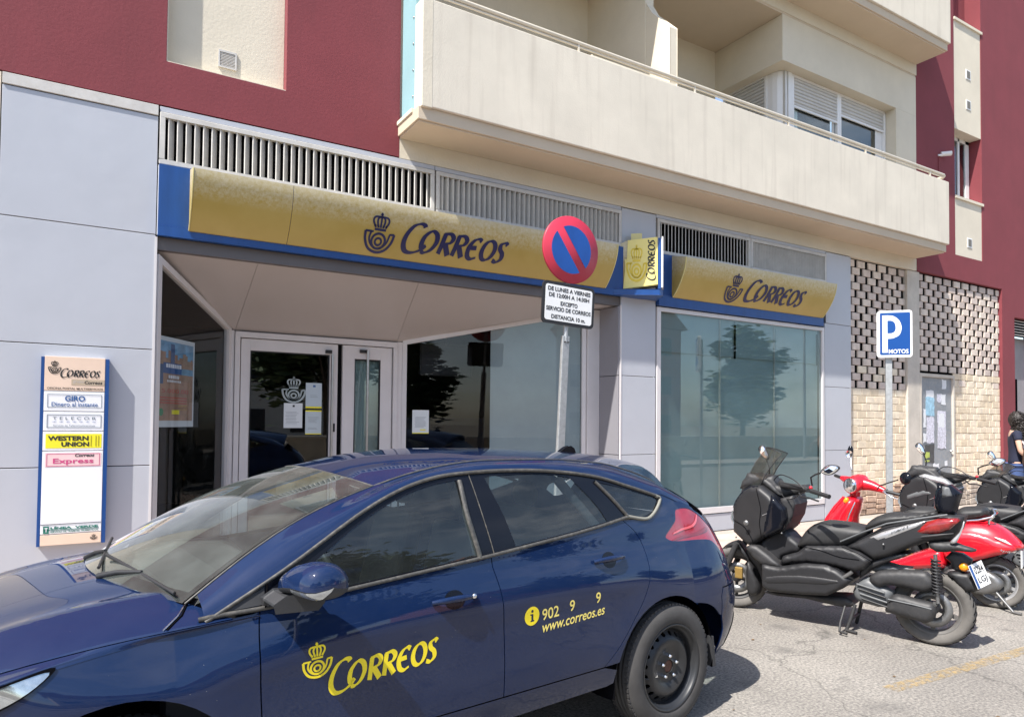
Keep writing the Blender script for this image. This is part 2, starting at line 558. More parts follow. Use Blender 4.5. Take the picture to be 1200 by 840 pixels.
# ================================================================== ground
def asphalt():
    m = bpy.data.materials.new('asphalt'); m.use_nodes = True; N, L = nodes(m); b = N['Principled BSDF']
    g = N.new('ShaderNodeNewGeometry')
    n1 = N.new('ShaderNodeTexNoise'); n1.inputs['Scale'].default_value = 0.9; n1.inputs['Detail'].default_value = 8; n1.inputs['Roughness'].default_value = 0.6
    n2 = N.new('ShaderNodeTexNoise'); n2.inputs['Scale'].default_value = 55; n2.inputs['Detail'].default_value = 6; n2.inputs['Roughness'].default_value = 0.7
    vo = N.new('ShaderNodeTexVoronoi'); vo.inputs['Scale'].default_value = 95
    for n in (n1, n2, vo): L.new(g.outputs['Position'], n.inputs['Vector'])
    r1 = N.new('ShaderNodeValToRGB'); e = r1.color_ramp.elements
    e[0].position = 0.32; e[0].color = (0.19, 0.178, 0.165, 1); e[1].position = 0.68; e[1].color = (0.27, 0.255, 0.235, 1)
    L.new(n1.outputs['Fac'], r1.inputs['Fac'])
    r2 = N.new('ShaderNodeValToRGB'); e = r2.color_ramp.elements
    e[0].position = 0.36; e[0].color = (0.48, 0.48, 0.48, 1); e[1].position = 0.66; e[1].color = (1.45, 1.42, 1.36, 1)
    L.new(n2.outputs['Fac'], r2.inputs['Fac'])
    mu = N.new('ShaderNodeMixRGB'); mu.blend_type = 'MULTIPLY'; mu.inputs['Fac'].default_value = 1
    L.new(r1.outputs['Color'], mu.inputs['Color1']); L.new(r2.outputs['Color'], mu.inputs['Color2'])
    # pale stones
    r3 = N.new('ShaderNodeValToRGB'); e = r3.color_ramp.elements; e[0].position = 0.0; e[0].color = (1, 1, 1, 1); e[1].position = 0.16; e[1].color = (0, 0, 0, 1)
    L.new(vo.outputs['Distance'], r3.inputs['Fac'])
    wn_ = N.new('ShaderNodeTexWhiteNoise'); L.new(vo.outputs['Position'], wn_.inputs['Vector'])
    gt = N.new('ShaderNodeMath'); gt.operation = 'GREATER_THAN'; gt.inputs[1].default_value = 0.8; L.new(wn_.outputs['Value'], gt.inputs[0])
    m3 = N.new('ShaderNodeMath'); m3.operation = 'MULTIPLY'; L.new(r3.outputs['Color'], m3.inputs[0]); L.new(gt.outputs[0], m3.inputs[1])
    mx2 = N.new('ShaderNodeMixRGB'); mx2.inputs['Color2'].default_value = (0.44, 0.42, 0.38, 1)
    L.new(m3.outputs[0], mx2.inputs['Fac']); L.new(mu.outputs['Color'], mx2.inputs['Color1'])
    # oil stains
    n4 = N.new('ShaderNodeTexNoise'); n4.inputs['Scale'].default_value = 2.3; n4.inputs['Detail'].default_value = 3; L.new(g.outputs['Position'], n4.inputs['Vector'])
    r4 = N.new('ShaderNodeValToRGB'); e = r4.color_ramp.elements; e[0].position = 0.60; e[0].color = (0, 0, 0, 1); e[1].position = 0.72; e[1].color = (0.55, 0.55, 0.55, 1)
    L.new(n4.outputs['Fac'], r4.inputs['Fac'])
    mx3 = N.new('ShaderNodeMixRGB'); mx3.inputs['Color2'].default_value = (0.09, 0.085, 0.08, 1)
    L.new(r4.outputs['Color'], mx3.inputs['Fac']); L.new(mx2.outputs['Color'], mx3.inputs['Color1'])
    # fine cracks
    nd = N.new('ShaderNodeTexNoise'); nd.inputs['Scale'].default_value = 3.0; nd.inputs['Detail'].default_value = 6; L.new(g.outputs['Position'], nd.inputs['Vector'])
    ad = N.new('ShaderNodeVectorMath'); ad.operation = 'MULTIPLY_ADD'; ad.inputs[1].default_value = (0.5, 0.5, 0.5); L.new(nd.outputs['Color'], ad.inputs[0]); L.new(g.outputs['Position'], ad.inputs[2])
    vc = N.new('ShaderNodeTexVoronoi'); vc.feature = 'DISTANCE_TO_EDGE'; vc.inputs['Scale'].default_value = 0.55; L.new(ad.outputs[0], vc.inputs['Vector'])
    r5 = N.new('ShaderNodeValToRGB'); e = r5.color_ramp.elements; e[0].position = 0.0; e[0].color = (0.7, 0.7, 0.7, 1); e[1].position = 0.006; e[1].color = (0, 0, 0, 1)
    L.new(vc.outputs['Distance'], r5.inputs['Fac'])
    mx4 = N.new('ShaderNodeMixRGB'); mx4.inputs['Color2'].default_value = (0.07, 0.066, 0.06, 1); L.new(r5.outputs['Color'], mx4.inputs['Fac']); L.new(mx3.outputs['Color'], mx4.inputs['Color1'])
    L.new(mx4.outputs['Color'], b.inputs['Base Color'])
    b.inputs['Roughness'].default_value = 0.88
    bp = N.new('ShaderNodeBump'); bp.inputs['Strength'].default_value = 0.8; bp.inputs['Distance'].default_value = 0.008
    L.new(n2.outputs['Fac'], bp.inputs['Height']); L.new(bp.outputs['Normal'], b.inputs['Normal'])
    return m
ASPH = asphalt()
g = MB().add([(-300, -300, -0.02), (300, -300, -0.02), (300, 300, -0.02), (-300, 300, -0.02)], [(0, 1, 2, 3)])
g.build('ground', mat('dry_ground', (0.20, 0.17, 0.12), 0.95, var=0.2, vs=0.3), kind='structure')
rd = MB().add([(-120, -12.0, 0), (120, -12.0, 0), (120, -1.98, 0), (-120, -1.98, 0)], [(0, 1, 2, 3)])
rd.build('road', ASPH, kind='structure')
KY = -1.86
pv = thing('pavement', None, None); pv['kind'] = 'structure'
pinkm = [mat('paving_a', (0.44, 0.33, 0.27), 0.85, var=0.14, vs=4, bump=0.3, bs=60), mat('paving_b', (0.48, 0.37, 0.31), 0.85, var=0.14, vs=4, bump=0.3, bs=60), mat('paving_c', (0.40, 0.30, 0.25), 0.85, var=0.14, vs=4, bump=0.3, bs=60)]
MB().box(-60, 60, KY + 0.002, 1.3, 0.0, 0.122).build('pavement_bed', mat('grout', (0.33, 0.28, 0.24), 0.95, var=0.15, vs=8), pv)
tiles = [MB().box(0.003, 0.397, 0.003, 0.397, 0.10, 0.130).mesh('paving_tile', m) for m in pinkm]
rr = random.Random(2)
cnt = 0
for i in range(12, 38):
    for j in range(4):
        o = bpy.data.objects.new('paving_tile', rr.choice(tiles)); link(o, pv)
        o.location = (i * 0.4, KY + 0.01 + j * 0.4, rr.uniform(-0.0015, 0.0015)); cnt += 1
b = MB()
for i in list(range(-30, 12)) + list(range(38, 90)):
    for j in range(4): b.box(i * 0.4 + 0.003, i * 0.4 + 0.397, KY + 0.013 + j * 0.4, KY + 0.407 + j * 0.4, 0.10, 0.130)
b.build('paving_tiles', pinkm[1], pv, kind='stuff')
kb = thing('kerb', None, None); kb['kind'] = 'structure'
km = mat('kerb_concrete', (0.40, 0.37, 0.33), 0.9, var=0.14, vs=5, bump=0.4, bs=50)
kme = MB().box(0.004, 0.996, KY - 0.12, KY, 0.0, 0.135).mesh('kerb_stone', km)
for i in range(-20, 40):
    o = bpy.data.objects.new('kerb_stone', kme); link(o, kb); o.location = (i, rr.uniform(-.003, .003), 0)
# faded yellow line on the asphalt
def faded(name, col, thr):
    m = mat(name, col, 0.85, var=0.15, vs=4); N, L = nodes(m)
    g = N.new('ShaderNodeNewGeometry'); n = N.new('ShaderNodeTexNoise'); n.inputs['Scale'].default_value = 26; n.inputs['Detail'].default_value = 8; n.inputs['Roughness'].default_value = 0.75
    L.new(g.outputs['Position'], n.inputs['Vector'])
    r = N.new('ShaderNodeValToRGB'); r.color_ramp.elements[0].position = thr; r.color_ramp.elements[1].position = thr + 0.14
    L.new(n.outputs['Fac'], r.inputs['Fac'])
    mu = N.new('ShaderNodeMath'); mu.operation = 'MULTIPLY'; mu.inputs[1].default_value = 0.5; L.new(r.outputs['Color'], mu.inputs[0])
    L.new(mu.outputs[0], N['Principled BSDF'].inputs['Alpha'])
    return m
# ================================================================== the other side of the street (seen in the panes and the paint)
leafm = [mat('leaf_a', (0.045, 0.075, 0.025), 0.7, var=0.25, vs=2), mat('leaf_b', (0.07, 0.10, 0.035), 0.7, var=0.25, vs=2)]
bark = mat('bark', (0.12, 0.09, 0.07), 0.9, var=0.2, vs=8)
def crown_mesh(rx, rz, n, seed, leaf=0.28):
    rnd = random.Random(seed); b = MB()
    clumps = []
    for k in range(26):
        d = Vector((rnd.gauss(0, 1), rnd.gauss(0, 1), rnd.gauss(0, 1))).normalized() * rnd.uniform(0.45, 0.95)
        clumps.append((Vector((d.x * rx, d.y * rx, d.z * rz)), rnd.uniform(0.22, 0.42) * rx))
    for i in range(n):
        c, r = clumps[rnd.randrange(len(clumps))]
        p = c + Vector((rnd.gauss(0, .5), rnd.gauss(0, .5), rnd.gauss(0, .45))) * r
        q = Matrix.Rotation(rnd.uniform(0, 6.28), 3, 'Z') @ Matrix.Rotation(rnd.uniform(-1.2, 1.2), 3, 'X')
        l = leaf * rnd.uniform(0.6, 1.3)
        b.add([p + q @ Vector(t) for t in ((-l, 0, 0), (0, -l * .35, 0), (l, 0, 0), (0, l * .35, 0))], [(0, 1, 2, 3)], rnd.randrange(2))
    return b.mesh('crown', leafm)
cms = [crown_mesh(2.6, 2.2, 5200, 1), crown_mesh(1.9, 2.4, 4200, 2)]
trees = [(8.5, -19.0, 1.25, 0, 'broad dark street tree straight across from the post office'), (-3.0, -20.5, 1.0, 1, 'narrow tree across the road to the left'),
         (20.0, -20.0, 1.1, 0, 'rounded tree across the road past the scooters'), (33.0, -21.0, 1.2, 1, 'farthest tall tree across the road to the right'), (-14, -19.5, 1.2, 0, 'far left tree across the road')]
for x, y, s, k, lab in trees:
    t = thing('street_tree', lab, 'tree', (x, y, 0), x, 'trees across the road')
    tb = MB(); tb.tube([(0, 0, 0), (0.05, 0, 1.2 * s), (0.0, 0.1, 2.4 * s), (0.2, 0, 3.6 * s)], [0.2, 0.15, 0.13, 0.05], 8)
    for a in range(4): tb.tube([(0, 0, 2.1 * s), (math.cos(a * 1.6) * .9, math.sin(a * 1.6) * .9, 3.2 * s), (math.cos(a * 1.6) * 1.5, math.sin(a * 1.6) * 1.5, 4.1 * s)], [0.08, 0.05, 0.02], 6)
    tb.build('trunk', bark, t)
    c = bpy.data.objects.new('crown', cms[k]); link(c, t); c.location = (0, 0, 4.0 * s); c.scale = (s, s, s)
w = thing('boundary_wall', 'low beige block wall across the road', 'wall', (0, -14.6, 0))
MB().box(-45, 60, 0, 0.3, 0, 1.05).build('wall_body', mat('beige_block', (0.40, 0.34, 0.25), 0.9, var=0.15, vs=2, bump=.4, bs=20), w)
MB().box(-45, 60, -0.04, 0.34, 1.05, 1.12).build('coping', M_cop if False else mat('coping', (0.45, 0.41, 0.34), 0.9), w)
MB().box(-120, 120, -14.3, -12.0, 0.0, 0.12).build('far_pavement', mat('far_paving', (0.34, 0.30, 0.26), 0.9, var=0.1), None, kind='structure')
hp = [(-22, -31, 12, 6.5, (0.55, 0.48, 0.38), 'cream two storey house across the road, left'), (2, -34, 13, 7.5, (0.60, 0.56, 0.50), 'pale house across the road behind the broad tree'),
      (24, -33, 16, 9.0, (0.42, 0.20, 0.15), 'brick red block across the road to the right'), (-45, -30, 14, 8, (0.5, 0.45, 0.4), 'farthest left block across the road')]
for x, y, w_, h_, c, lab in hp:
    t = thing('house', lab, 'house', (x, y, 0))
    MB().box(0, w_, -8, 0, 0, h_).build('house_wall', mat('house_render', c, 0.9, var=0.08), t)
    MB().prism([(-0.4, h_), (w_ + 0.4, h_), (w_ - 1.5, h_ + 1.6), (1.5, h_ + 1.6)], -8.4, 0.4, 'y').build('roof', mat('roof_tile', (0.30, 0.13, 0.08), 0.9, var=0.2), t)
    me = MB().box(-0.55, 0.55, 0.005, 0.03, -0.7, 0.7).mesh('window', M_dk if False else mat('far_window', (0.03, 0.035, 0.04), 0.2))
    for r_ in range(int(h_ // 3)):
        for k in range(int(w_ // 2.6)):
            o = bpy.data.objects.new('window', me); link(o, t); o.location = (1.4 + k * 2.6, 0, 1.6 + 3 * r_)
lp_mat = mat('lamp_post_grey', (0.35, 0.36, 0.36), 0.5, metal=0.5)
for x, lab in ((4.2, 'grey street lamp across the road, the nearer one'), (28, 'grey street lamp across the road, the farther one')):
    t = thing('street_lamp', lab, 'street lamp', (x, -13.2, 0.12), 0, 'street lamps across the road')
    MB().tube([(0, 0, 0), (0, 0, 6.5), (0.3, 0.1, 7.2), (1.0, 0.4, 7.5)], [0.07, 0.05, 0.04, 0.03], 8).build('post', lp_mat, t)
    MB().box(0.9, 1.5, 0.3, 0.5, 7.42, 7.54).build('lamp_head', lp_mat, t)
# ================================================================== materials of the place
M = {}
M['asphalt'] = None
M['red'] = mat('red_render', (0.188, 0.034, 0.043), 0.85, var=0.09, vs=1.3, bump=0.4, bs=34, bdist=0.004)
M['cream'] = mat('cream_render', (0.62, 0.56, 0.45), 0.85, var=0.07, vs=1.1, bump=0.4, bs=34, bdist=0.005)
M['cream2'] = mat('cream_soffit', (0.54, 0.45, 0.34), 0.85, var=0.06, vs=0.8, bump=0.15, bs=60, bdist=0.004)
M['clad'] = mat('lilac_cladding', (0.43, 0.445, 0.485), 0.38, var=0.045, vs=0.8, rvar=0.08, bump=0.25, bs=2.2, bdist=0.02)
M['clad2'] = mat('grey_cladding_dark', (0.22, 0.215, 0.235), 0.5, var=0.05, vs=0.8)
M['soffit'] = mat('soffit_panel', (0.40, 0.372, 0.365), 0.35, var=0.04, vs=1.0)
M['white_metal'] = mat('white_aluminium', (0.60, 0.58, 0.58), 0.35, var=0.04, vs=4)
M['grille'] = mat('grille_aluminium', (0.52, 0.50, 0.47), 0.45, var=0.12, vs=5, dust=0.3)
M['dark'] = mat('dark_void', (0.008, 0.008, 0.009), 0.9, var=0.1, spec=0.0)
M['black'] = mat('black_plastic', (0.018, 0.018, 0.02), 0.5, var=0.1)
M['blue'] = mat('sign_blue', (0.010, 0.058, 0.22), 0.35, var=0.12, vs=3, stretch=(3, 3, 0.6))
M['white'] = mat('white_paint', (0.78, 0.78, 0.77), 0.45, var=0.03, vs=4)
M['pvc'] = mat('white_pvc', (0.72, 0.71, 0.70), 0.4, var=0.04, vs=3)
M['cyan'] = mat('cyan_panel', (0.27, 0.46, 0.50), 0.3, var=0.05, vs=2)
M['rail'] = mat('cream_rail', (0.62, 0.56, 0.46), 0.4, var=0.05, vs=4)
M['navy'] = mat('navy_print', (0.004, 0.008, 0.07), 0.4, var=0.05)
M['steel'] = mat('brushed_steel', (0.55, 0.54, 0.53), 0.3, metal=1.0, var=0.06, vs=20)
M['galv'] = mat('galvanised_steel', (0.42, 0.43, 0.43), 0.5, metal=0.6, var=0.15, vs=25)
M['paper'] = mat('paper', (0.62, 0.66, 0.68), 0.7, var=0.02)
M['ink'] = mat('ink', (0.02, 0.02, 0.02), 0.6, var=0.02)
M['teal'] = mat('window_film', (0.37, 0.44, 0.455), 0.6, var=0.12, vs=0.9)
M['frost'] = mat('frosted_film', (0.33, 0.39, 0.40), 0.6, var=0.10, vs=1.4)
M['shopglass'] = glass('shop_glass', (0.80, 0.86, 0.86), 1.5, boost=1.5)
M['clearglass'] = glass('clear_glass', (0.78, 0.82, 0.84), 1.5, boost=1.0)
M['darkglass'] = glass('dark_glass', (0.35, 0.42, 0.46), 1.55, boost=2.0)
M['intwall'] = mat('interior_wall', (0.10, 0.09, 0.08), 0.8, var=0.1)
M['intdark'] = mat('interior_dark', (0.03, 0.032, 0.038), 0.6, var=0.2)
M['concrete'] = mat('raw_concrete', (0.50, 0.46, 0.40), 0.9, var=0.12, vs=3, bump=0.4, bs=30, bdist=0.01)
M['mortar'] = mat('mortar', (0.62, 0.53, 0.40), 0.95, var=0.14, vs=6, bump=0.6, bs=40, bdist=0.02)

def stain(m, fac=0.35, col=(0.30, 0.25, 0.2)):
    """rain streaks: noise drawn out vertically, over the render"""
    N, L = nodes(m)
    b = N['Principled BSDF']
    src = b.inputs['Base Color'].links[0].from_socket
    g = N.new('ShaderNodeNewGeometry'); mp_ = N.new('ShaderNodeMapping'); mp_.inputs['Scale'].default_value = (5.5, 5.5, 0.35)
    n = N.new('ShaderNodeTexNoise'); n.inputs['Scale'].default_value = 1.6; n.inputs['Detail'].default_value = 6
    r = N.new('ShaderNodeValToRGB'); r.color_ramp.elements[0].position = 0.52; r.color_ramp.elements[1].position = 0.72
    r.color_ramp.elements[1].color = (fac, fac, fac, 1)
    x = N.new('ShaderNodeMixRGB'); x.inputs['Color2'].default_value = (*col, 1)
    L.new(g.outputs['Position'], mp_.inputs['Vector']); L.new(mp_.outputs['Vector'], n.inputs['Vector'])
    L.new(n.outputs['Fac'], r.inputs['Fac']); L.new(r.outputs['Color'], x.inputs['Fac'])
    L.new(src, x.inputs['Color1']); L.new(x.outputs['Color'], b.inputs['Base Color'])
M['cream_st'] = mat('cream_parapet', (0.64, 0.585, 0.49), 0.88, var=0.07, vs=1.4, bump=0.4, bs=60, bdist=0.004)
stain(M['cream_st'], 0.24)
stain(M['clad'], 0.07, (0.5, 0.5, 0.5))
stain(M['red'], 0.10, (0.10, 0.03, 0.035))

# ================================================================== the building
B = thing('apartment_building', 'dark red and cream apartment block with grey clad shop floor', 'building')
def bpart(mb, name, m, bevel=0.0, **k): return mb.build(name, m, B, bevel=bevel, **k)
ZT = 4.51
# --- upper red wall left of the balcony, with a niche
mb = MB()
mb.box(-6.0, 0.546, 0.0, 0.5, ZT, 14.0)
mb.box(1.616, 2.82, 0.0, 0.5, ZT, 14.0)
mb.box(0.546, 1.616, 0.0, 0.5, ZT, 4.921)
mb.box(0.546, 1.616, 0.0, 0.5, 7.3, 14.0)
mb.box(0.546, 1.616, 0.16, 0.5, 5.92, 7.3)
bpart(mb, 'red_wall', M['red'])
mb = MB(); mb.box(0.548, 1.614, 0.115, 0.4, 4.923, 5.915)
bpart(mb, 'cream_panel', M['cream'])
mb = MB(); mb.box(0.5475, 0.556, 0.004, 0.115, 4.923, 5.915); mb.box(0.556, 1.612, 0.004, 0.115, 4.922, 4.930)
bpart(mb, 'niche_reveal', M['cream'])
w = MB().box(0.60, 1.58, 0.12, 0.16, 5.93, 7.2).build('window', M['pvc'], B)
MB().box(0.66, 1.52, 0.112, 0.118, 6.0, 7.15).build('pane', M['darkglass'], w)
v = MB()
v.box(1.00, 1.166, 0.100, 0.114, 5.195, 5.215); v.box(1.00, 1.166, 0.100, 0.114, 5.045, 5.060)
v.box(1.00, 1.014, 0.100, 0.114, 5.060, 5.195); v.box(1.152, 1.166, 0.100, 0.114, 5.060, 5.195)
for k in range(9): v.box(1.014, 1.152, 0.103, 0.112, 5.066 + k * 0.0145, 5.073 + k * 0.0145)
bpart(v, 'wall_vent', M['grille'])

# --- cladding of the shop floor: separate panels with open joints
def panel(x0, x1, z0, z1, y=0.0, m='clad', name='cladding_panel', d=0.03):
    g = 0.004
    return MB().box(x0 + g, x1 - g, y, y + d, z0 + g, z1 - g).build(name, M[m], B, bevel=0.0025, seg=1)
ROWS = [0.13, 1.242, 2.278, 3.318]
for i in range(3): panel(-0.66, 0.495, ROWS[i], ROWS[i + 1])
panel(-0.66, 0.495, 3.318, 4.40)
panel(-0.66, 0.495, 4.40, ZT - 0.01, y=-0.012, m='grille')
for i in range(3): panel(-2.2, -0.66, ROWS[i], ROWS[i + 1], m='cream')
panel(-2.2, -0.66, 3.318, ZT - 0.01, m='cream')
for i in range(3): panel(5.935, 6.545, ROWS[i], ROWS[i + 1])
panel(5.935, 6.545, 3.318, 4.49)
for i in range(3): panel(10.225, 10.945, ROWS[i], ROWS[i + 1])
panel(10.265, 10.945, 3.318, 4.49)
panel(6.555, 10.215, 0.13, 0.375)
for a, b in ((0.50, 3.245), (3.245, 5.93), (6.545, 8.43), (8.43, 10.262)):
    panel(a, b, 4.445, 4.50)
mb = MB(); mb.box(-2.2, 0.49, 0.035, 0.4, 0.0, 4.5); mb.box(5.95, 6.53, 0.035, 0.4, 0.0, 4.5); mb.box(10.235, 10.94, 0.035, 0.4, 0.0, 4.5)
mb.box(6.56, 10.21, 0.035, 0.3, 0.0, 0.37); mb.box(0.49, 10.235, 0.20, 0.5, 3.33, 4.5); mb.box(-6, -2.21, 0.02, 0.4, 0, 4.5)
bpart(mb, 'backing_wall', M['dark'])
# side wall of the block towards the left, closing the view from the side
MB().box(-6.0, -5.6, 0.5, 9, 0, 14.0).build('side_wall', M['red'], B)
# return at the right of the entrance
for z0, z1 in ((0.13, 1.242), (1.242, 2.278), (2.278, 3.19)):
    MB().box(5.90, 5.93, 0.012, 0.44, z0 + 0.004, z1 - 0.004).build('return_panel', M['clad2'], B, bevel=0.002, seg=1)
MB().box(5.925, 5.945, -0.006, 0.02, 0.13, 3.20).build('corner_trim', M['white_metal'], B)
MB().box(0.486, 0.506, -0.006, 0.03, 0.13, 3.30).build('corner_trim', M['white_metal'], B)
MB().box(0.500, 0.524, -0.010, 0.03, 3.32, 3.955).build('corner_trim', M['white'], B)
MB().box(5.70, 5.90, 0.40, 0.46, 0.13, 3.18).build('frame_post', M['white_metal'], B, bevel=0.004)

# --- grilles: frame plus slats, each slat its own piece
slat_me = None
def grille(x0, x1, z0, z1, n, tilt=28):
    f = MB(); t = 0.045
    f.box(x0, x1, -0.02, 0.02, z1 - t, z1); f.box(x0, x1, -0.02, 0.02, z0, z0 + t)
    f.box(x0, x0 + t, -0.02, 0.02, z0 + t, z1 - t); f.box(x1 - t, x1, -0.02, 0.02, z0 + t, z1 - t)
    fr = f.build('louvre_grille', M['grille'], B, bevel=0.004, seg=1)
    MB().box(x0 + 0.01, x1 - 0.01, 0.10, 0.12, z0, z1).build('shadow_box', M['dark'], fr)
    L = x1 - x0 - 2 * t
    me = None
    for k in range(n):
        xc = x0 + t + L * (k + 0.5) / n
        if me is None:
            b = MB()
            b.box(-0.005, 0.005, -0.016, 0.055, z0 + t + 0.001, z1 - t - 0.001)
            me = b.xf(Matrix.Rotation(R(-tilt), 4, 'Z')).mesh('slat', M['grille'])
        o = bpy.data.objects.new('slat', me); link(o, fr); o.location = (xc, 0, 0)
grille(0.505, 3.235, 3.965, 4.44, 36, 42)
grille(3.255, 5.925, 3.965, 4.44, 38, -28)
grille(6.56, 8.425, 3.965, 4.44, 27, 42)
grille(8.435, 10.255, 3.965, 4.44, 27, -28)

# --- entrance recess: fascia beam, folded soffit, door wall
YD = 1.30
mb = MB(); mb.box(0.51, 5.93, 0.02, 0.10, 3.19, 3.306)
mb.box(0.51, 5.93, 0.10, 0.2, 3.20, 3.33)
bpart(mb, 'entrance_beam', mat('beam_shade_grey', (0.11, 0.10, 0.10), 0.5, var=0.06))  # dark colour stands in for the shade on a recessed underside
zs, zd = 3.196, 2.655
pA, pB = (0.51, 0.10, zs), (5.925, 0.10, zs)
dL, dR = (1.40, YD, zd), (3.34, YD, zd)
wR = (5.90, 0.44, zs - 0.005)
for vs in ([pA, (1.40, 0.10, zs), dL], [(1.403, 0.10, zs), (3.11, 0.10, zs), dR, (1.403, YD, zd)], [(3.114, 0.10, zs), pB, wR, (3.343, YD, zd)]):
    n = len(vs); up = [(x, y, z + 0.02) for x, y, z in vs]
    b = MB(); b.add(vs + up, [tuple(range(n)), tuple(range(2 * n - 1, n - 1, -1))] + [(i, (i + 1) % n, n + (i + 1) % n, n + i) for i in range(n)])
    b.build('soffit_panel', M['soffit'], B, recalc=True)

def frame_quad(P, t, d, name, m, parent, glassm=None, pane_off=0.0, nrm=None):
    """frame along a 3-D quad P (bl, br, tr, tl): bars t wide, d deep; returns frame"""
    P = [Vector(p) for p in P]
    ux = (P[1] - P[0]).normalized(); n = nrm or ux.cross(Vector((0, 0, 1))).normalized()
    b = MB()
    I = []
    for i in range(4):
        e1 = (P[(i + 1) % 4] - P[i]).normalized(); e0 = (P[i - 1] - P[i]).normalized()
        s = abs(e1.cross(e0).length)
        I.append(P[i] + (e1 + e0) * (t / max(0.2, s)))
    for i in range(4):
        j = (i + 1) % 4
        q = [P[i], P[j], I[j], I[i]]
        vs = [p - n * d * 0.5 for p in q] + [p + n * d * 0.5 for p in q]
        b.add(vs, [(0, 1, 2, 3), (7, 6, 5, 4), (0, 4, 5, 1), (1, 5, 6, 2), (2, 6, 7, 3), (3, 7, 4, 0)])
    f = b.build(name, m, parent, recalc=True)
    if glassm:
        g = MB(); g.add([p + n * (pane_off + 0.0) for p in I] , [(0, 1, 2, 3)])
        g.build('pane', glassm, f)
    return f, I, n

# left slanted shop window
WL = [(0.50, 0.03, 0.14), (1.34, YD - 0.01, 0.14), (1.34, YD - 0.01, 2.70), (0.50, 0.03, 3.15)]
fl, IL, nL = frame_quad(WL, 0.06, 0.06, 'shop_window', M['white_metal'], B, M['clearglass'])
# a wide window right of the doors
WR = [(3.42, YD - 0.01, 0.14), (5.70, 0.45, 0.14), (5.70, 0.45, 3.17), (3.42, YD - 0.01, 2.68)]
fr_, IR, nR = frame_quad(WR, 0.055, 0.06, 'shop_window', M['white_metal'], B, M['clearglass'])
def alongR(t, z, off=0.0):
    a = Vector(WR[0]); b = Vector(WR[1]); p = a + (b - a) * t; p.z = z
    return p + nR * off
sgn = 1.0 if nR.y > 0 else -1.0
film = MB(); t0 = 0.47
film.add([alongR(t0, 0.2, sgn * 0.03), alongR(0.975, 0.2, sgn * 0.03), alongR(0.975, 3.11, sgn * 0.03), alongR(t0, 2.90, sgn * 0.03)], [(0, 1, 2, 3)])
film.build('window_film', M['frost'], fr_)
# door wall posts
MB().box(1.345, 1.395, YD - 0.03, YD + 0.03, 0.13, 2.66).build('frame_post', M['white_metal'], B, bevel=0.004)
MB().box(3.345, 3.415, YD - 0.03, YD + 0.03, 0.13, 2.66).build('frame_post', M['white_metal'], B, bevel=0.004)
# doors
def door_leaf(x0, x1, z0, z1, t, tt, name, glassm, y=YD):
    b = MB()
    b.box(x0, x0 + t, y - 0.02, y + 0.03, z0, z1); b.box(x1 - t, x1, y - 0.02, y + 0.03, z0, z1)
    b.box(x0 + t, x1 - t, y - 0.02, y + 0.03, z1 - tt, z1); b.box(x0 + t, x1 - t, y - 0.02, y + 0.03, z0, z0 + 0.12)
    d = b.build(name, M['white_metal'], B, bevel=0.004)
    g = MB(); g.box(x0 + t - 0.005, x1 - t + 0.005, y + 0.004, y + 0.010, z0 + 0.11, z1 - tt + 0.005); g.build('pane', glassm, d)
    gs = MB()
    e = 0.012
    gs.box(x0 + t, x0 + t + e, y - 0.012, y + 0.004, z0 + .12, z1 - tt); gs.box(x1 - t - e, x1 - t, y - 0.012, y + 0.004, z0 + .12, z1 - tt)
    gs.box(x0 + t + e, x1 - t - e, y - 0.012, y + 0.004, z1 - tt - e, z1 - tt)
    gs.build('gasket', M['black'], d)
    return d
b = MB(); b.box(1.40, 3.34, YD - 0.05, YD + 0.05, 2.585, 2.65); b.box(1.40, 1.455, YD - 0.05, YD + 0.05, 0.13, 2.585); b.box(3.285, 3.34, YD - 0.05, YD + 0.05, 0.13, 2.585)
bpart(b, 'door_frame', M['white_metal'], 0.005)
d1 = door_leaf(1.468, 2.58, 0.15, 2.575, 0.10, 0.13, 'entrance_door', M['darkglass'])
MB().tube([(2.50, YD - 0.07, 0.5), (2.50, YD - 0.07, 2.45)], 0.016, 12).build('handle', M['steel'], d1)
MB().box(2.425, 2.50, YD - 0.05, YD - 0.024, 2.46, 2.50).build('door_closer', M['black'], d1)
d2 = door_leaf(2.64, 3.275, 0.15, 2.575, 0.15, 0.16, 'entrance_door', M['shopglass'])
MB().tube([(2.94, YD - 0.07, 0.5), (2.94, YD - 0.07, 2.52)], 0.016, 12).build('handle', M['steel'], d2)
MB().box(2.85, 2.94, YD - 0.05, YD - 0.024, 2.49, 2.53).build('door_closer', M['black'], d2)
MB().box(2.79, 3.13, YD + 0.06, YD + 0.065, 0.3, 2.4).build('window_film', M['frost'], d2)
MB().box(2.585, 2.635, YD + 0.02, YD + 0.03, 0.15, 2.57).build('door_gap', M['dark'], B)
# latch
MB().box(2.53, 2.555, YD - 0.03, YD - 0.02, 1.52, 1.62).build('latch', M['black'], d1, bevel=0.004)

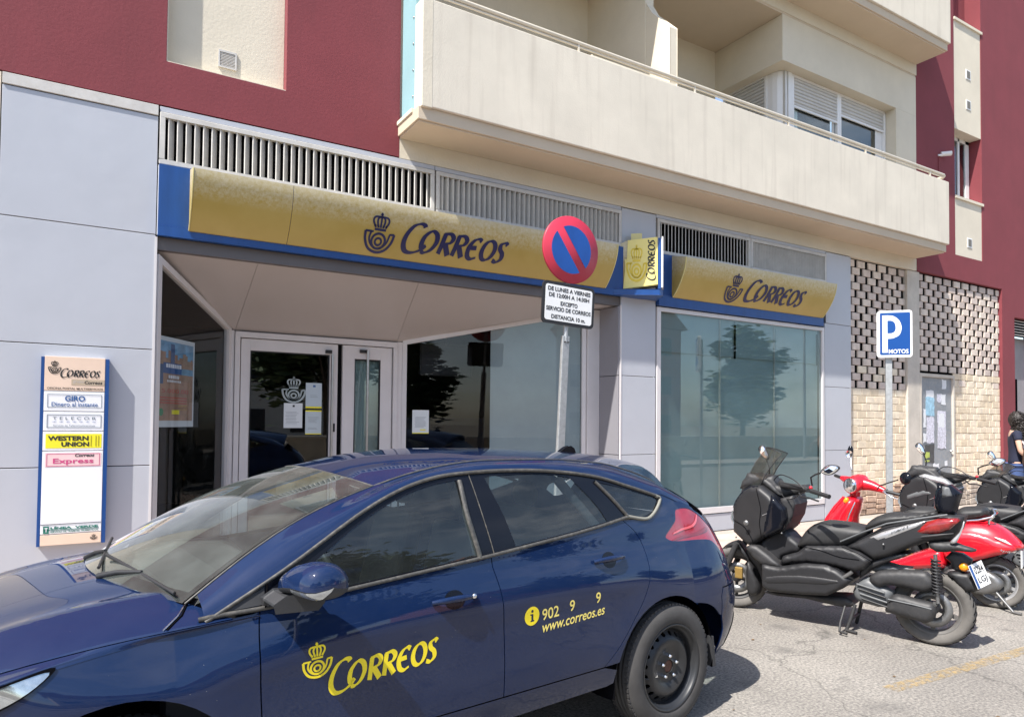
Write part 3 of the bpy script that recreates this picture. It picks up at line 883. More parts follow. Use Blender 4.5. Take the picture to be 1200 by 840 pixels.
# --- the square shop window on the right
XL, XR, ZB, ZTT = 6.56, 10.205, 0.385, 3.238
b = MB(); t = 0.055
b.box(XL, XR, -0.012, 0.06, ZTT - t, ZTT); b.box(XL, XR, -0.012, 0.06, ZB, ZB + 0.085)
b.box(XL, XL + 0.07, -0.012, 0.06, ZB + 0.085, ZTT - t); b.box(XR - t, XR, -0.012, 0.06, ZB + 0.085, ZTT - t)
fw = b.build('shop_window', M['white_metal'], B, bevel=0.005)
xs = [XL + 0.075, 7.82, 9.02, XR - t - 0.005]
for a, c in zip(xs[:-1], xs[1:]):
    MB().box(a + 0.004, c - 0.004, 0.012, 0.022, ZB + 0.09, ZTT - t - 0.004).build('pane', M['shopglass'], fw)
MB().box(XL + 0.08, XR - 0.06, 0.075, 0.08, ZB + 0.09, ZTT - t).build('window_film', M['teal'], fw)
for x in (7.82, 9.02): MB().box(x - 0.006, x + 0.006, 0.024, 0.05, ZB + 0.09, ZTT - t).build('glazing_joint', M['grille'], fw)
MB().box(8.13, 8.16, 0.03, 0.045, 2.62, ZTT - 0.12).build('blind_edge', M['dark'], fw)
MB().box(10.07, 10.10, 0.03, 0.045, 2.62, ZTT - 0.12).build('blind_edge', M['dark'], fw)
MB().box(8.165, 10.068, 0.05, 0.07, 2.64, ZTT - 0.07).build('roller_blind', M['frost'], fw)
MB().box(XL + 0.1, 8.13, 0.05, 0.07, 2.64, ZTT - 0.07).build('roller_blind', M['frost'], fw)

# --- inside of the post office
b = MB()
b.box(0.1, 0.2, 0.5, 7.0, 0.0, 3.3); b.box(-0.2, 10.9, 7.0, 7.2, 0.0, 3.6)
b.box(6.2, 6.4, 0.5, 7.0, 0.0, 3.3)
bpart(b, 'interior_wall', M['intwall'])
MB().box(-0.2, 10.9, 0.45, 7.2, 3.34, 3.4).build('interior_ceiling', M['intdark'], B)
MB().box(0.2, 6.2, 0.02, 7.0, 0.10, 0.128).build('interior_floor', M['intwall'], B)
# --- balcony of the first floor and soffit beam
b = MB(); b.box(2.822, 12.96, 0.0, 0.3, 4.50, 4.72)
bpart(b, 'cream_beam', M['cream'])
YB = -0.58
def balcony(zb, zt, x0, x1, name, left_end=True, rail=True):
    b = MB()
    b.box(x0 + 0.03, x1 - 0.02, YB, YB + 0.14, zb, zt)                   # parapet
    b.box(x1 - 0.16, x1 - 0.02, YB + 0.14, -0.002, zb, zt)               # right end
    p = b.build(name, M['cream_st'], B, bevel=0.008)
    l = MB()
    l.box(x0 - 0.02, x1 - 0.06, YB + 0.035, -0.002, zb - 0.13, zb - 0.002)
    l.box(x0, x1 - 0.09, YB + 0.06, -0.003, zb - 0.15, zb - 0.13)
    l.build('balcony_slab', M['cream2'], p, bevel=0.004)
    if left_end:
        l = MB(); l.box(x0 - 0.035, x0 + 0.09, -0.40, -0.002, zb - 0.02, zb + 0.025)
        l.build('end_ledge', M['cream'], p, bevel=0.004)
        MB().box(x0 + 0.012, x0 + 0.05, -0.385, -0.03, zb + 0.03, zt + 0.5).build('end_screen', M['cyan'], p)
        MB().box(x0 + 0.002, x0 + 0.12, YB - 0.002, -0.385, zb - 0.01, zt + 0.002).build('end_post', M['cream'], p, bevel=0.006)
        s = MB()
        for k in range(7):
            s.lathe([(0.0, 0), (0.012, 0), (0.010, -0.008), (0, -0.009)], 'x', (x0 + 0.012, -0.33, zb + 0.18 + 0.28 * k), 8)
        s.build('screen_bolt', M['steel'], p)
    if rail:
        r = MB()
        zr = zt + 0.125
        r.tube([(x0 + 0.02, YB + 0.05, zr), (x1 - 0.10, YB + 0.05, zr), (x1 - 0.07, YB + 0.055, zr - 0.012), (x1 - 0.06, YB + 0.08, zr - 0.03), (x1 - 0.06, -0.02, zr - 0.03)], 0.024, 10)
        r.tube([(x0 + 0.04, YB + 0.05, zr - 0.045), (x1 - 0.1, YB + 0.05, zr - 0.045)], 0.012, 8)
        rr = r.build('handrail', M['rail'], p)
        x = x0 + 0.1; me = None
        while x < x1 - 0.1:
            if me is None: me = MB().box(-0.012, 0.012, -0.012, 0.012, -0.125, -0.02).mesh('bracket', M['rail'])
            o = bpy.data.objects.new('bracket', me); link(o, rr); o.location = (x, YB + 0.05, zr); x += 1.9
    return p
balcony(4.86, 5.975, 2.82, 12.97, 'balcony')
balcony(8.49, 9.6, 2.82, 13.07, 'balcony', rail=True)
# --- loggia behind: back walls, ceiling, partition, fin, corner bay
b = MB()
b.box(2.82, 6.35, 1.30, 1.45, 4.8, 8.12)
b.box(6.45, 9.19, 1.375, 1.5, 4.8, 8.12)
b.box(6.35, 6.50, 0.02, 1.45, 4.8, 8.12)
b.box(2.70, 2.82, 0.5, 1.4, 4.5, 8.12)
b.box(12.322, 12.972, 0.0, 0.35, 4.73, 7.368)
b.box(9.19, 12.32, 0.02, 0.32, 4.72, 6.25)
bpart(b, 'cream_wall', M['cream'])
b = MB()
b.box(9.186, 12.972, 0.0, 0.45, 7.37, 8.10); b.box(9.186, 9.5, 0.45, 1.4, 7.37, 8.10)
bpart(b, 'bay_beam', M['cream'])
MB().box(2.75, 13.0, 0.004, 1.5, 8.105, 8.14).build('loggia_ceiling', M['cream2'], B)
MB().box(2.82, 12.99, -0.006, 0.3, 8.14, 8.345).build('cream_beam', M['cream'], B)
MB().box(2.82, 12.99, 0.0, 1.5, 8.345, 9.5).build('upper_wall', M['cream'], B)
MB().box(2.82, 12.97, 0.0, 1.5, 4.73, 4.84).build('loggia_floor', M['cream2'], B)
# sun-lit concrete fin on the parapet
b = MB(); b.prism([(0.02, 7.36), (-0.10, 7.16), (-0.44, 6.82), (-0.44, 5.96), (0.02, 5.96)], 6.36, 6.49, 'x')
b.prism([(-0.30, 5.96), (-0.56, 5.96), (-0.56, 6.0), (-0.30, 6.02)], 5.0, 6.36, 'x')
bpart(b, 'balcony_fin', M['cream'], 0.006)
# openings in the back walls
def opening(x0, x1, z0, z1, y):
    f = MB(); t = 0.06
    f.box(x0, x1, y - 0.03, y + 0.02, z1 - t, z1); f.box(x0, x0 + t, y - 0.03, y + 0.02, z0, z1 - t); f.box(x1 - t, x1, y - 0.03, y + 0.02, z0, z1 - t)
    o = f.build('balcony_door', M['cream2'], B)
    MB().box(x0 + t, x1 - t, y - 0.012, y + 0.0, z0, z1 - t).build('pane', M['darkglass'], o)
    MB().box(x0 + t, x1 - t, y + 0.004, y + 0.01, z0, z1 - t).build('backing', M['intdark'], o)
opening(3.6, 5.06, 4.9, 7.0, 1.30)
opening(6.9, 7.95, 4.9, 6.99, 1.375)
M['shutter'] = mat('shutter_slats', (0.50, 0.485, 0.46), 0.5, var=0.05)
# bay window: post, shutters, panes
b = MB()
pr = [(9.40, 0.46), (9.40, 0.36), (9.42, 0.28), (9.47, 0.215), (9.56, 0.185), (9.66, 0.18), (9.66, 0.30), (9.52, 0.34), (9.50, 0.46)]
b.prism(pr, 6.2, 7.368, 'z')
bw = b.build('bay_window', M['pvc'], B)
for x in (9.475, 9.55): MB().box(x - 0.004, x + 0.004, 0.17, 0.22, 6.2, 7.36).build('post_joint', M['grille'], bw)
def win(x0, x1, zs, parent):
    f = MB(); t = 0.055; y = 0.215
    f.box(x0, x1, y - 0.02, y + 0.03, 7.325, 7.368); f.box(x0, x0 + t, y - 0.03, y + 0.03, 6.2, 7.325); f.box(x1 - t, x1, y - 0.03, y + 0.03, 6.2, 7.325)
    fr = f.build('window_frame', M['pvc'], parent, bevel=0.003, seg=1)
    return fr
f1 = win(9.665, 10.93, 6.85, bw); f2 = win(10.93, 12.31, 7.0, bw)
def shutter(x0, x1, z0, z1, parent, side=False, y=0.205):
    n = max(3, int((z1 - z0) / 0.056)); h = (z1 - z0) / n
    L = x1 - x0
    pf = [(0.006, 0.0), (-0.012, h * 0.22), (-0.016, h * 0.50), (-0.012, h * 0.78), (0.006, h * 0.90), (0.012, h), (0.016, h), (0.016, 0)]
    me = MB().prism(pf, 0, L, 'x').mesh('shutter_slat', M['shutter'], recalc=True)
    for k in range(n):
        o = bpy.data.objects.new('shutter_slat', me); link(o, parent)
        if side: o.location = (y, x1, z0 + k * h); o.rotation_euler = (0, 0, R(-90))
        else: o.location = (x0, y, z0 + k * h)
shutter(9.72, 10.875, 6.86, 7.325, f1)
shutter(10.985, 12.255, 7.01, 7.325, f2)
for x0, x1, f, zt in ((9.72, 10.875, f1, 6.86), (10.985, 12.255, f2, 7.01)):
    MB().box(x0, x1, 0.19, 0.215, zt - 0.035, zt).build('bottom_rail', M['pvc'], f)
    MB().box(x0, x1, 0.235, 0.24, 6.2, 7.32).build('pane', M['shopglass'], f)
    MB().box(x0, x1, 0.33, 0.34, 6.2, 7.32).build('curtain', M['intdark'], f)
MB().box(12.05, 12.25, 0.225, 0.233, 6.2, 7.0).build('curtain', M['pvc'], f2)
MB().box(10.78, 10.84, 0.225, 0.232, 6.2, 6.83).build('sash', M['grille'], f1)
MB().box(9.80, 9.90, 0.26, 0.27, 6.2, 6.83).build('curtain', M['pvc'], f1)
fs = MB(); fs.box(9.38, 9.44, 0.46, 0.50, 6.2, 7.368); fs.box(9.38, 9.44, 1.32, 1.375, 6.2, 7.368); fs.box(9.38, 9.44, 0.50, 1.32, 7.34, 7.368)
f3 = fs.build('window_frame', M['pvc'], bw)
shutter(0.50, 1.32, 6.4, 7.34, f3, side=True, y=9.40)
# --- red wall to the right, strip of windows with cream spandrels
b = MB()
b.box(12.972, 14.33, 0.0, 0.5, ZT, 14.0)
b.box(15.385, 26.0, 0.0, 0.5, ZT, 14.0)
b.box(14.33, 15.385, 0.0, 0.5, ZT, 4.985)
b.box(14.33, 15.385, 0.30, 0.5, 4.985, 14.0)
bpart(b, 'red_wall', M['red'])
for z0, z1 in ((4.987, 6.10), (7.48, 9.63)):
    q = MB().box(14.335, 15.38, 0.012, 0.3, z0, z1).build('spandrel_panel', M['cream'], B)
    MB().box(14.335, 15.42, -0.02, 0.3, z1, z1 + 0.05).build('sill', M['cream'], q)
    zz = (5.2,) if z0 < 5 else (7.97, 8.58)
    for z in zz:
        vv = MB(); 
        vv.box(14.80, 14.98, 0.002, 0.010, z - 0.005, z + 0.185, 0)
        vo = vv.build('wall_vent', M['white'], q)
        s = MB(); s.box(14.83, 14.95, -0.004, 0.001, z + 0.02, z + 0.16)
        s.build('vent_slats', mat('vent_grey', (0.16, 0.15, 0.13), 0.7), q)
for z0, z1 in ((6.15, 7.478), (9.68, 9.9)):
    f = MB(); t = 0.06; y = 0.25
    xx0, xx1 = 14.40, 15.36
    f.box(xx0, xx1, y - 0.02, y + 0.04, z1 - t, z1); f.box(xx0, xx1, y - 0.02, y + 0.04, z0, z0 + t)
    f.box(xx0, xx0 + t, y - 0.02, y + 0.04, z0, z1); f.box(xx1 - t * 2.2, xx1, y - 0.02, y + 0.04, z0, z1); f.box(14.93, 14.99, y - 0.02, y + 0.04, z0, z1)
    fo = f.build('window', M['pvc'], B)
    MB().box(xx0 + t, xx1 - t, y, y + 0.01, z0 + t, z1 - t).build('pane', M['darkglass'], fo)
    MB().box(xx0 + t, xx1 - t, y + 0.03, y + 0.04, z0 + t, z1 - t).build('backing', M['intdark'], fo)
# security camera and its cable
b = MB(); b.tube([(13.79, -0.02, 6.83), (13.93, -0.14, 6.84)], 0.045, 12); b.tube([(13.72, 0.0, 6.80), (13.80, -0.05, 6.81)], 0.02, 8)
bpart(b, 'security_lamp', M['pvc'])
MB().tube([(13.73, -0.008, 6.79), (13.73, -0.008, 5.98)], 0.007, 6).build('cable', M['red'], B)
# --- red pier and the opening past it
b = MB(); b.box(16.17, 16.70, 0.0, 0.5, 0.10, ZT); b.box(16.70, 18.3, 0.0, 0.5, 3.97, ZT); b.box(18.3, 26, 0.0, 0.5, 0.1, ZT)
bpart(b, 'red_pier', M['red'])
lo = MB().box(16.70, 18.3, 0.12, 0.16, 3.60, 3.97).build('louvre_vent', M['dark'], B)
me = MB().cbox((0, 0, 0), (1.6, 0.05, 0.012), Matrix.Rotation(R(30), 3, 'X')).mesh('slat', M['grille'])
for k in range(6):
    o = bpy.data.objects.new('slat', me); link(o, lo); o.location = (17.5, 0.10, 3.63 + k * 0.06)
gd = MB().box(16.70, 18.3, 0.30, 0.34, 0.12, 3.60).build('grey_door', mat('grey_door_paint', (0.25, 0.25, 0.26), 0.5), B)
b = MB(); b.lathe([(0.0, -0.02), (0.20, -0.02), (0.22, 0.0), (0.20, 0.02), (0, 0.02)], 'y', (16.93, 0.22, 3.12), 32)
b.lathe([(0.0, -0.06), (0.09, -0.05), (0.10, -0.02)], 'y', (16.93, 0.22, 3.12), 24)
b.build('round_sign', M['pvc'], gd)
MB().box(17.1, 17.5, 0.295, 0.30, 1.6, 2.7).build('door_panel', M['dark'], gd)

# ================================================================== brick infill walls
def brickmat(name, c, v=0.16):
    return mat(name, c, 0.92, var=v, vs=9, bump=0.5, bs=60, bdist=0.01)
BM = [brickmat('brick_a', (0.58, 0.49, 0.43)), brickmat('brick_b', (0.64, 0.55, 0.47)), brickmat('brick_c', (0.50, 0.42, 0.37))]
SM_ = [brickmat('brick_plain_a', (0.68, 0.58, 0.44)), brickmat('brick_plain_b', (0.72, 0.63, 0.49)), brickmat('brick_plain_c', (0.62, 0.52, 0.38))]
def brickmesh(name, m, L, H, D=0.02):
    rnd = random.Random(hash(name) % 1000)
    v = []
    for sx, sy, sz in ((0, 0, 0), (1, 0, 0), (1, 1, 0), (0, 1, 0), (0, 0, 1), (1, 0, 1), (1, 1, 1), (0, 1, 1)):
        v.append((sx * L, sy * D, sz * H))
    e = 0.006
    # front face inset for a worn arris
    v += [(e, -e, e), (L - e, -e, e), (L - e, -e, H - e), (e, -e, H - e)]
    f = [(0, 3, 2, 1), (4, 5, 6, 7), (1, 2, 6, 5), (2, 3, 7, 6), (3, 0, 4, 7), (8, 9, 10, 11), (0, 1, 9, 8), (1, 5, 10, 9), (5, 4, 11, 10), (4, 0, 8, 11)]
    mb = MB(); mb.add(v, f); return mb.mesh(name, m)
def infill(x0, x1, ztop, rows_lat, pitch, zsolid, skip, label, rowh=0.129):
    W = thing('brick_wall', label, 'wall', (x0, 0.06, 0.13), 0.0, 'brick infill walls')
    lat = [brickmesh('brick', m, pitch * 0.69, rowh - 0.012) for m in BM]
    sol = [brickmesh('brick', m, 0.242, rowh - 0.010) for m in SM_]
    rnd = random.Random(int(x0 * 10))
    n = 0
    z = ztop - rowh
    row = 0
    w = x1 - x0
    def put(me, x, zz, L, Lfull, dy=0.0):
        o = bpy.data.objects.new('brick', me); link(o, W)
        o.location = (x, rnd.uniform(-0.0035, 0.0035) + dy, zz - 0.13 + rnd.uniform(-0.003, 0.003))
        o.rotation_euler = (0, rnd.uniform(-0.005, 0.005), rnd.uniform(-0.010, 0.010))
        o.scale = (L / Lfull, 1, 1)
    while z > 0.13 - 0.05:
        lattice = rows_lat(row)
        if lattice:
            x = -pitch * (0.5 if row % 2 else 0.0) - 0.04
            L0 = pitch * 0.69
            while x < w:
                a = max(0.004, x); c = min(w - 0.004, x + L0)
                if c - a > 0.03 and not skip(x0 + (a + c) / 2, z):
                    if lattice == 2 and x0 + (a + c) / 2 < 14.4: pass
                    put(rnd.choice(lat if z > 2.6 else lat[:2] + sol[1:2]) if True else None, a, z, c - a, L0)
                x += pitch
        else:
            x = -0.252 * (0.5 if row % 2 else 0.0)
            while x < w:
                a = max(0.004, x); c = min(w - 0.004, x + 0.242)
                if c - a > 0.03 and not skip(x0 + (a + c) / 2, z): put(rnd.choice(sol), a, z, c - a, 0.242)
                x += 0.252
        z -= rowh; row += 1
    MB().box(0, w, 0.004, 0.028, 0, zsolid - 0.13).build('mortar_bed', M['mortar'], W) if skip(13.5, 1.0) is False else None
    MB().box(0.0, w, 0.030, 0.45, 0.0, ztop - 0.13 + 0.02).build('shade_block', M['dark'], W)  # black block just behind the bricks stands in for shade in the holes
    return W
infill(10.955, 12.67, 4.49, lambda r: r < 17, 0.315, 2.29, lambda x, z: False, 'pierced brick infill between the grey cladding and the concrete column')
def skip2(x, z): return 13.07 < x < 14.30 and z < 2.64
W2 = infill(13.075, 16.165, 4.49, lambda r: (r < 14) or r == 15, 0.335, 2.55, skip2, 'pierced brick infill above and right of the grey metal door')
MB().box(1.23, 3.09, 0.004, 0.028, 0, 2.42).build('mortar_bed', M['mortar'], W2)
# worn footing of both infills
def footing(x0, x1, seed):
    rnd = random.Random(seed); b = MB()
    x = x0
    while x < x1:
        w_ = rnd.uniform(0.12, 0.3)
        z = 0.13
        while z < 0.13 + rnd.uniform(0.25, 0.6):
            h_ = rnd.uniform(0.07, 0.14)
            b.cbox((x + w_ / 2, 0.05, z + h_ / 2), (w_ * 0.95, rnd.uniform(0.06, 0.10), h_ * 0.93), Matrix.Rotation(rnd.uniform(-.08, .08), 3, 'Y'))
            z += h_
        x += w_
    return b
MBf = footing(10.96, 12.66, 3); MBf.build('rubble_footing', brickmat('rubble', (0.42, 0.30, 0.22), 0.35), B, bevel=0.012, seg=1)
MBf = footing(14.28, 16.16, 5); MBf.build('rubble_footing', brickmat('rubble_grey', (0.36, 0.31, 0.26), 0.4), B, bevel=0.012, seg=1)
MB().box(12.672, 13.072, 0.012, 0.4, 0.1, ZT - 0.02).build('concrete_column', M['concrete'], B, bevel=0.006)
# metal utility door with torn bills
db = thing('metal_door', 'grey metal utility door plastered with torn paper bills', 'door', (13.10, 0.03, 0.13))
greym = mat('door_grey', (0.23, 0.25, 0.27), 0.55, var=0.15, vs=3, dust=0.35)
MB().box(0.03, 1.14, 0.02, 0.06, 0, 2.44).build('door_leaf', greym, db)
b = MB(); b.box(-0.025, 0.03, -0.02, 0.08, 0, 2.5); b.box(1.14, 1.19, -0.02, 0.08, 0, 2.5); b.box(0.03, 1.14, -0.02, 0.08, 2.44, 2.5)
b.build('door_frame', M['concrete'], db)
MB().lathe([(0, -0.03), (0.014, -0.03), (0.018, 0.02)], 'y', (1.08, 0, 1.05), 12).build('lock', M['steel'], db)
rnd = random.Random(4)
pm = [mat('bill_white', (0.66, 0.68, 0.70), 0.7, var=0.06, vs=20), mat('bill_blue', (0.30, 0.50, 0.62), 0.7, var=0.3, vs=14), mat('bill_print', (0.55, 0.55, 0.62), 0.7, var=0.35, vs=30), mat('bill_dark', (0.06, 0.06, 0.06), 0.6, var=0.3, vs=12), mat('bill_green', (0.42, 0.5, 0.10), 0.6, var=0.2, vs=9)]
bills = [(0.80, 2.24, 0.15, 0.17, 0), (0.24, 2.05, 0.26, 0.14, 0), (0.22, 1.72, 0.30, 0.34, 1), (0.62, 1.98, 0.14, 0.16, 2), (0.76, 1.93, 0.16, 0.2, 0), (0.24, 1.20, 0.26, 0.50, 2), (0.14, 1.50, 0.08, 0.34, 0),
         (0.62, 1.10, 0.30, 0.72, 2), (0.66, 1.5, 0.2, 0.26, 0), (0.18, 0.84, 0.32, 0.34, 3), (0.18, 0.93, 0.16, 0.10, 4), (0.18, 0.86, 0.15, 0.04, 4), (0.44, 0.62, 0.22, 0.20, 0), (0.86, 0.78, 0.10, 0.08, 0), (0.78, 0.40, 0.05, 0.16, 0), (0.60, 0.34, 0.03, 0.05, 0), (0.3, 0.42, 0.07, 0.05, 0), (0.12, 1.22, 0.1, 0.16, 0)]
for k, (x, z, w_, h_, mi) in enumerate(bills):
    pts = []
    for (a, c) in densify([(0, 0), (w_, 0), (w_, h_), (0, h_)], 0.05): pts.append((x + a + rnd.uniform(-.012, .012), z + c + rnd.uniform(-.014, .014)))
    MB().prism(pts, 0.018 - 0.0006 * k, 0.0196 - 0.0006 * k, 'y').build('paper_bill', pm[mi], db)
# ================================================================== signs
gold = mat('gold_sign_face', (0.37, 0.262, 0.042), 0.42, var=0.06, vs=2)
def dusty_gold():
    """bird and dust dirt lies on the top third of the box: it is on the thing"""
    m = gold; N, L = nodes(m); b = N['Principled BSDF']
    src = b.inputs['Base Color'].links[0].from_socket
    g = N.new('ShaderNodeNewGeometry'); sp = N.new('ShaderNodeSeparateXYZ'); L.new(g.outputs['Position'], sp.inputs[0])
    n = N.new('ShaderNodeTexNoise'); n.inputs['Scale'].default_value = 30; n.inputs['Detail'].default_value = 6; n.inputs['Roughness'].default_value = 0.8
    L.new(g.outputs['Position'], n.inputs['Vector'])
    n2 = N.new('ShaderNodeTexNoise'); n2.inputs['Scale'].default_value = 2.0; n2.inputs['Detail'].default_value = 3; L.new(g.outputs['Position'], n2.inputs['Vector'])
    # amount grows with height z 3.55..3.9
    mr = N.new('ShaderNodeMapRange'); mr.inputs['From Min'].default_value = 3.62; mr.inputs['From Max'].default_value = 3.90; mr.inputs['To Min'].default_value = 0.0; mr.inputs['To Max'].default_value = 1.0
    L.new(sp.outputs['Z'], mr.inputs['Value'])
    nc = N.new('ShaderNodeMapRange'); nc.inputs['From Min'].default_value = 0.32; nc.inputs['From Max'].default_value = 0.68; nc.inputs['To Min'].default_value = -0.5; nc.inputs['To Max'].default_value = 0.5
    L.new(n.outputs['Fac'], nc.inputs['Value'])
    inv = N.new('ShaderNodeMath'); inv.operation = 'SUBTRACT'; inv.inputs[0].default_value = 1.12; L.new(mr.outputs['Result'], inv.inputs[1])
    pk_ = N.new('ShaderNodeMath'); pk_.operation = 'MULTIPLY'; L.new(mr.outputs['Result'], pk_.inputs[0]); L.new(inv.outputs[0], pk_.inputs[1])
    sp2 = N.new('ShaderNodeMath'); sp2.operation = 'MULTIPLY'; L.new(pk_.outputs[0], sp2.inputs[0]); L.new(nc.outputs['Result'], sp2.inputs[1])
    sp3 = N.new('ShaderNodeMath'); sp3.operation = 'MULTIPLY'; sp3.inputs[1].default_value = 3.0; L.new(sp2.outputs[0], sp3.inputs[0])
    md = N.new('ShaderNodeMath'); md.operation = 'MULTIPLY_ADD'; L.new(mr.outputs['Result'], md.inputs[0]); md.inputs[1].default_value = 0.72; L.new(sp3.outputs[0], md.inputs[2])
    lo = N.new('ShaderNodeMath'); lo.operation = 'MULTIPLY_ADD'; lo.use_clamp = True; L.new(n2.outputs['Fac'], lo.inputs[0]); lo.inputs[1].default_value = 0.22; L.new(md.outputs[0], lo.inputs[2])
    r = lo
    x = N.new('ShaderNodeMixRGB'); x.inputs['Color2'].default_value = (0.54, 0.48, 0.33, 1)
    L.new(r.outputs[0], x.inputs['Fac']); L.new(src, x.inputs['Color1']); L.new(x.outputs['Color'], b.inputs['Base Color'])
dusty_gold()
pale_gold = mat('gold_edge', (0.66, 0.58, 0.25), 0.4, var=0.05)
# profile: distance from wall against height, top flares out and the foot curves back
def gold_profile(n=18):
    P = []
    for k in range(n + 1):
        t = k / n
        z = 3.378 + (3.885 - 3.378) * t
        y = -(0.075 + 0.245 * (1 - (1 - t) ** 1.9))
        P.append((y, z))
    return P
GP = gold_profile()
def gold_y(z):
    for (y0, z0), (y1, z1) in zip(GP[:-1], GP[1:]):
        if z <= z1: return y0 + (y1 - y0) * (z - z0) / (z1 - z0)
    return GP[-1][0]
def fascia(label, xb0, xb1, segs, horn_x, word_x, word_w, sc, zc, zb_=3.307):
    t = thing('fascia_sign', label, 'sign', (0, 0, 0), 0, 'gold shop signs over the shop front')
    MB().box(xb0, xb1, -0.045, 0.0, 3.40, 3.955).build('back_board', M['blue'], t)
    MB().box(xb0, xb1, -0.058, 0.0, zb_, 3.396).build('blue_strip', M['blue'], t)
    for a, c in segs:
        rows = [[(x, y, z) for y, z in GP] for x in (a, c)]
        b = MB(); b.grid(rows)
        b.grid([[(x, GP[-1][0], GP[-1][1]), (x, -0.05, 3.94)] for x in (a, c)])
        b.grid([[(x, GP[0][0], GP[0][1]), (x, -0.05, 3.374)] for x in (a, c)])
        b.build('sign_face', gold, t)
    for x, s in ((segs[0][0], -1), (segs[-1][1], 1)):
        out = GP + [(-0.046, 3.95), (-0.046, 3.375)]
        MB().prism(out, x + s * 0.001, x + s * 0.006, 'x').build('end_cap', gold, t)
        rim = [(y - 0.006, z) for y, z in GP] + [(y + 0.012, z) for y, z in reversed(GP)]
        MB().prism(rim, x + s * 0.0065, x + s * 0.014, 'x').build('end_rim', pale_gold, t)
    hv, hf = correos_horn(); wv, wf = correos_word()
    def P(x0):
        def f(u, v):
            z = zc + v
            return (x0 + u, gold_y(z) - 0.006, z)
        return f
    o = MB(); o.add([P(horn_x)(x * sc * 0.98 - 0.03, (y - 0.1) * sc * 0.92 - 0.045) for x, y in hv], hf); o.build('emblem', M['navy'], t, recalc=False)
    k = word_w / 5.35
    o = MB(); o.add([P(word_x)(x * k, y * k) for x, y in wv], wf); o.build('lettering', M['navy'], t)
    return t
fascia('long gold shop sign over the post office entrance with dusty top', 0.505, 6.30, [(0.765, 1.628), (1.632, 5.60)], 2.555, 2.775, 1.30, 0.31, 3.475)
fascia('shorter gold shop sign above the square shop window', 6.55, 10.12, [(6.80, 10.06)], 7.86, 8.08, 1.33, 0.32, 3.475, 3.250)

# --- small angled sign between the two
ps = thing('projecting_sign', 'small pale yellow sign angled out from the pillar on a blue bracket', 'sign', (5.925, -0.045, 3.39), R(-44))
ly = mat('pale_yellow_face', (0.80, 0.68, 0.22), 0.4, var=0.05)
ly2 = mat('yellow_emblem', (0.72, 0.53, 0.03), 0.4, var=0.05)
MB().prism([(-0.045, 0.005), (0.44, 0.05), (0.435, 0.66), (0.06, 0.64), (-0.04, 0.60)], 0.004, 0.13, 'y').build('sign_box', gold, ps, bevel=0.006)
MB().prism([(0.005, 0.012), (0.445, 0.058), (0.44, 0.672), (0.062, 0.645), (0.05, 0.40), (0.022, 0.40), (0.03, 0.30)], -0.006, 0.003, 'y').build('sign_face', ly, ps)
MB().box(0.448, 0.485, 0.0, 0.14, 0.0, 0.66).build('blue_edge', M['blue'], ps)
MB().box(0.487, 0.512, 0.01, 0.20, 0.02, 0.68).build('white_edge', M['white'], ps)
MB().box(0.10, 0.24, 0.05, 0.13, 0.65, 0.745).build('top_plate', pale_gold, ps)
wv, wf = correos_word(); k = 0.55 / 5.35
o = MB(); o.add([(0.405 - y * k * 0.95, -0.0085, 0.075 + x * k + (0.405 - y * k) * 0.08) for x, y in wv], wf); o.build('lettering', M['ink'], ps)
hv, hf = correos_horn()
o = MB(); o.add([(0.175 + x * 0.25, -0.008, 0.10 + y * 0.37) for x, y in hv], hf); o.build('emblem', ly2, ps)
br = thing('sign_bracket', 'blue wedge bracket under the small angled sign', 'bracket', (0, 0, 0))
MB().prism([(5.70, -0.02), (6.54, -0.02), (6.33, -0.36), (6.26, -0.38)], 3.308, 3.385, 'z').build('wedge', M['blue'], br, bevel=0.006)

# --- directory sign on the cladding
ds = thing('directory_sign', 'tall white directory board with blue edges on the grey cladding', 'sign', (-0.335, 0.0, 0.60))
DW, DH, DY = 0.49, 1.575, -0.075
MB().box(0.02, DW - 0.03, DY + 0.006, 0.0, 0.0, DH).build('sign_box', M['white_metal'], ds)
MB().box(0.0, 0.024, DY, 0.0, -0.004, DH - 0.01).build('blue_edge', M['blue'], ds)
MB().box(DW - 0.030, DW, DY, 0.0, -0.004, DH - 0.01).build('blue_edge', M['blue'], ds)
peach = mat('peach_face', (0.72, 0.55, 0.43), 0.35, var=0.05); wh = mat('white_face', (0.76, 0.77, 0.80), 0.3, var=0.03, vs=6)
yel = mat('yellow_print', (0.80, 0.72, 0.03), 0.4, var=0.03); pinkp = mat('pink_print', (0.78, 0.55, 0.55), 0.4, var=0.03)
bands = [(1.285, 1.572, peach), (1.115, 1.28, wh), (0.95, 1.11, wh), (0.785, 0.945, wh), (0.175, 0.78, wh), (0.095, 0.17, wh), (0.0, 0.09, peach)]
for z0, z1, m_ in bands:
    MB().box(0.026, DW - 0.032, DY - 0.002, DY + 0.005, z0 + 0.002, z1 - 0.002).build('face_plate', m_, ds, bevel=0.0015, seg=1)
YF = DY - 0.0045
def txt(text, cx, cz, width=None, height=None, m='ink', parent=ds, name='lettering', y=YF, bold=0.0, shear=0.0, align='CENTER', spacing=1.0, x0=0, z0=0):
    v, f = font_mesh(text, 1.0, bold, shear, align, spacing, width, height)
    mb = MB(); mb.add([(cx + a, y, cz + c) for a, c in v], f)
    return mb.build(name, M[m] if isinstance(m, str) else m, parent)
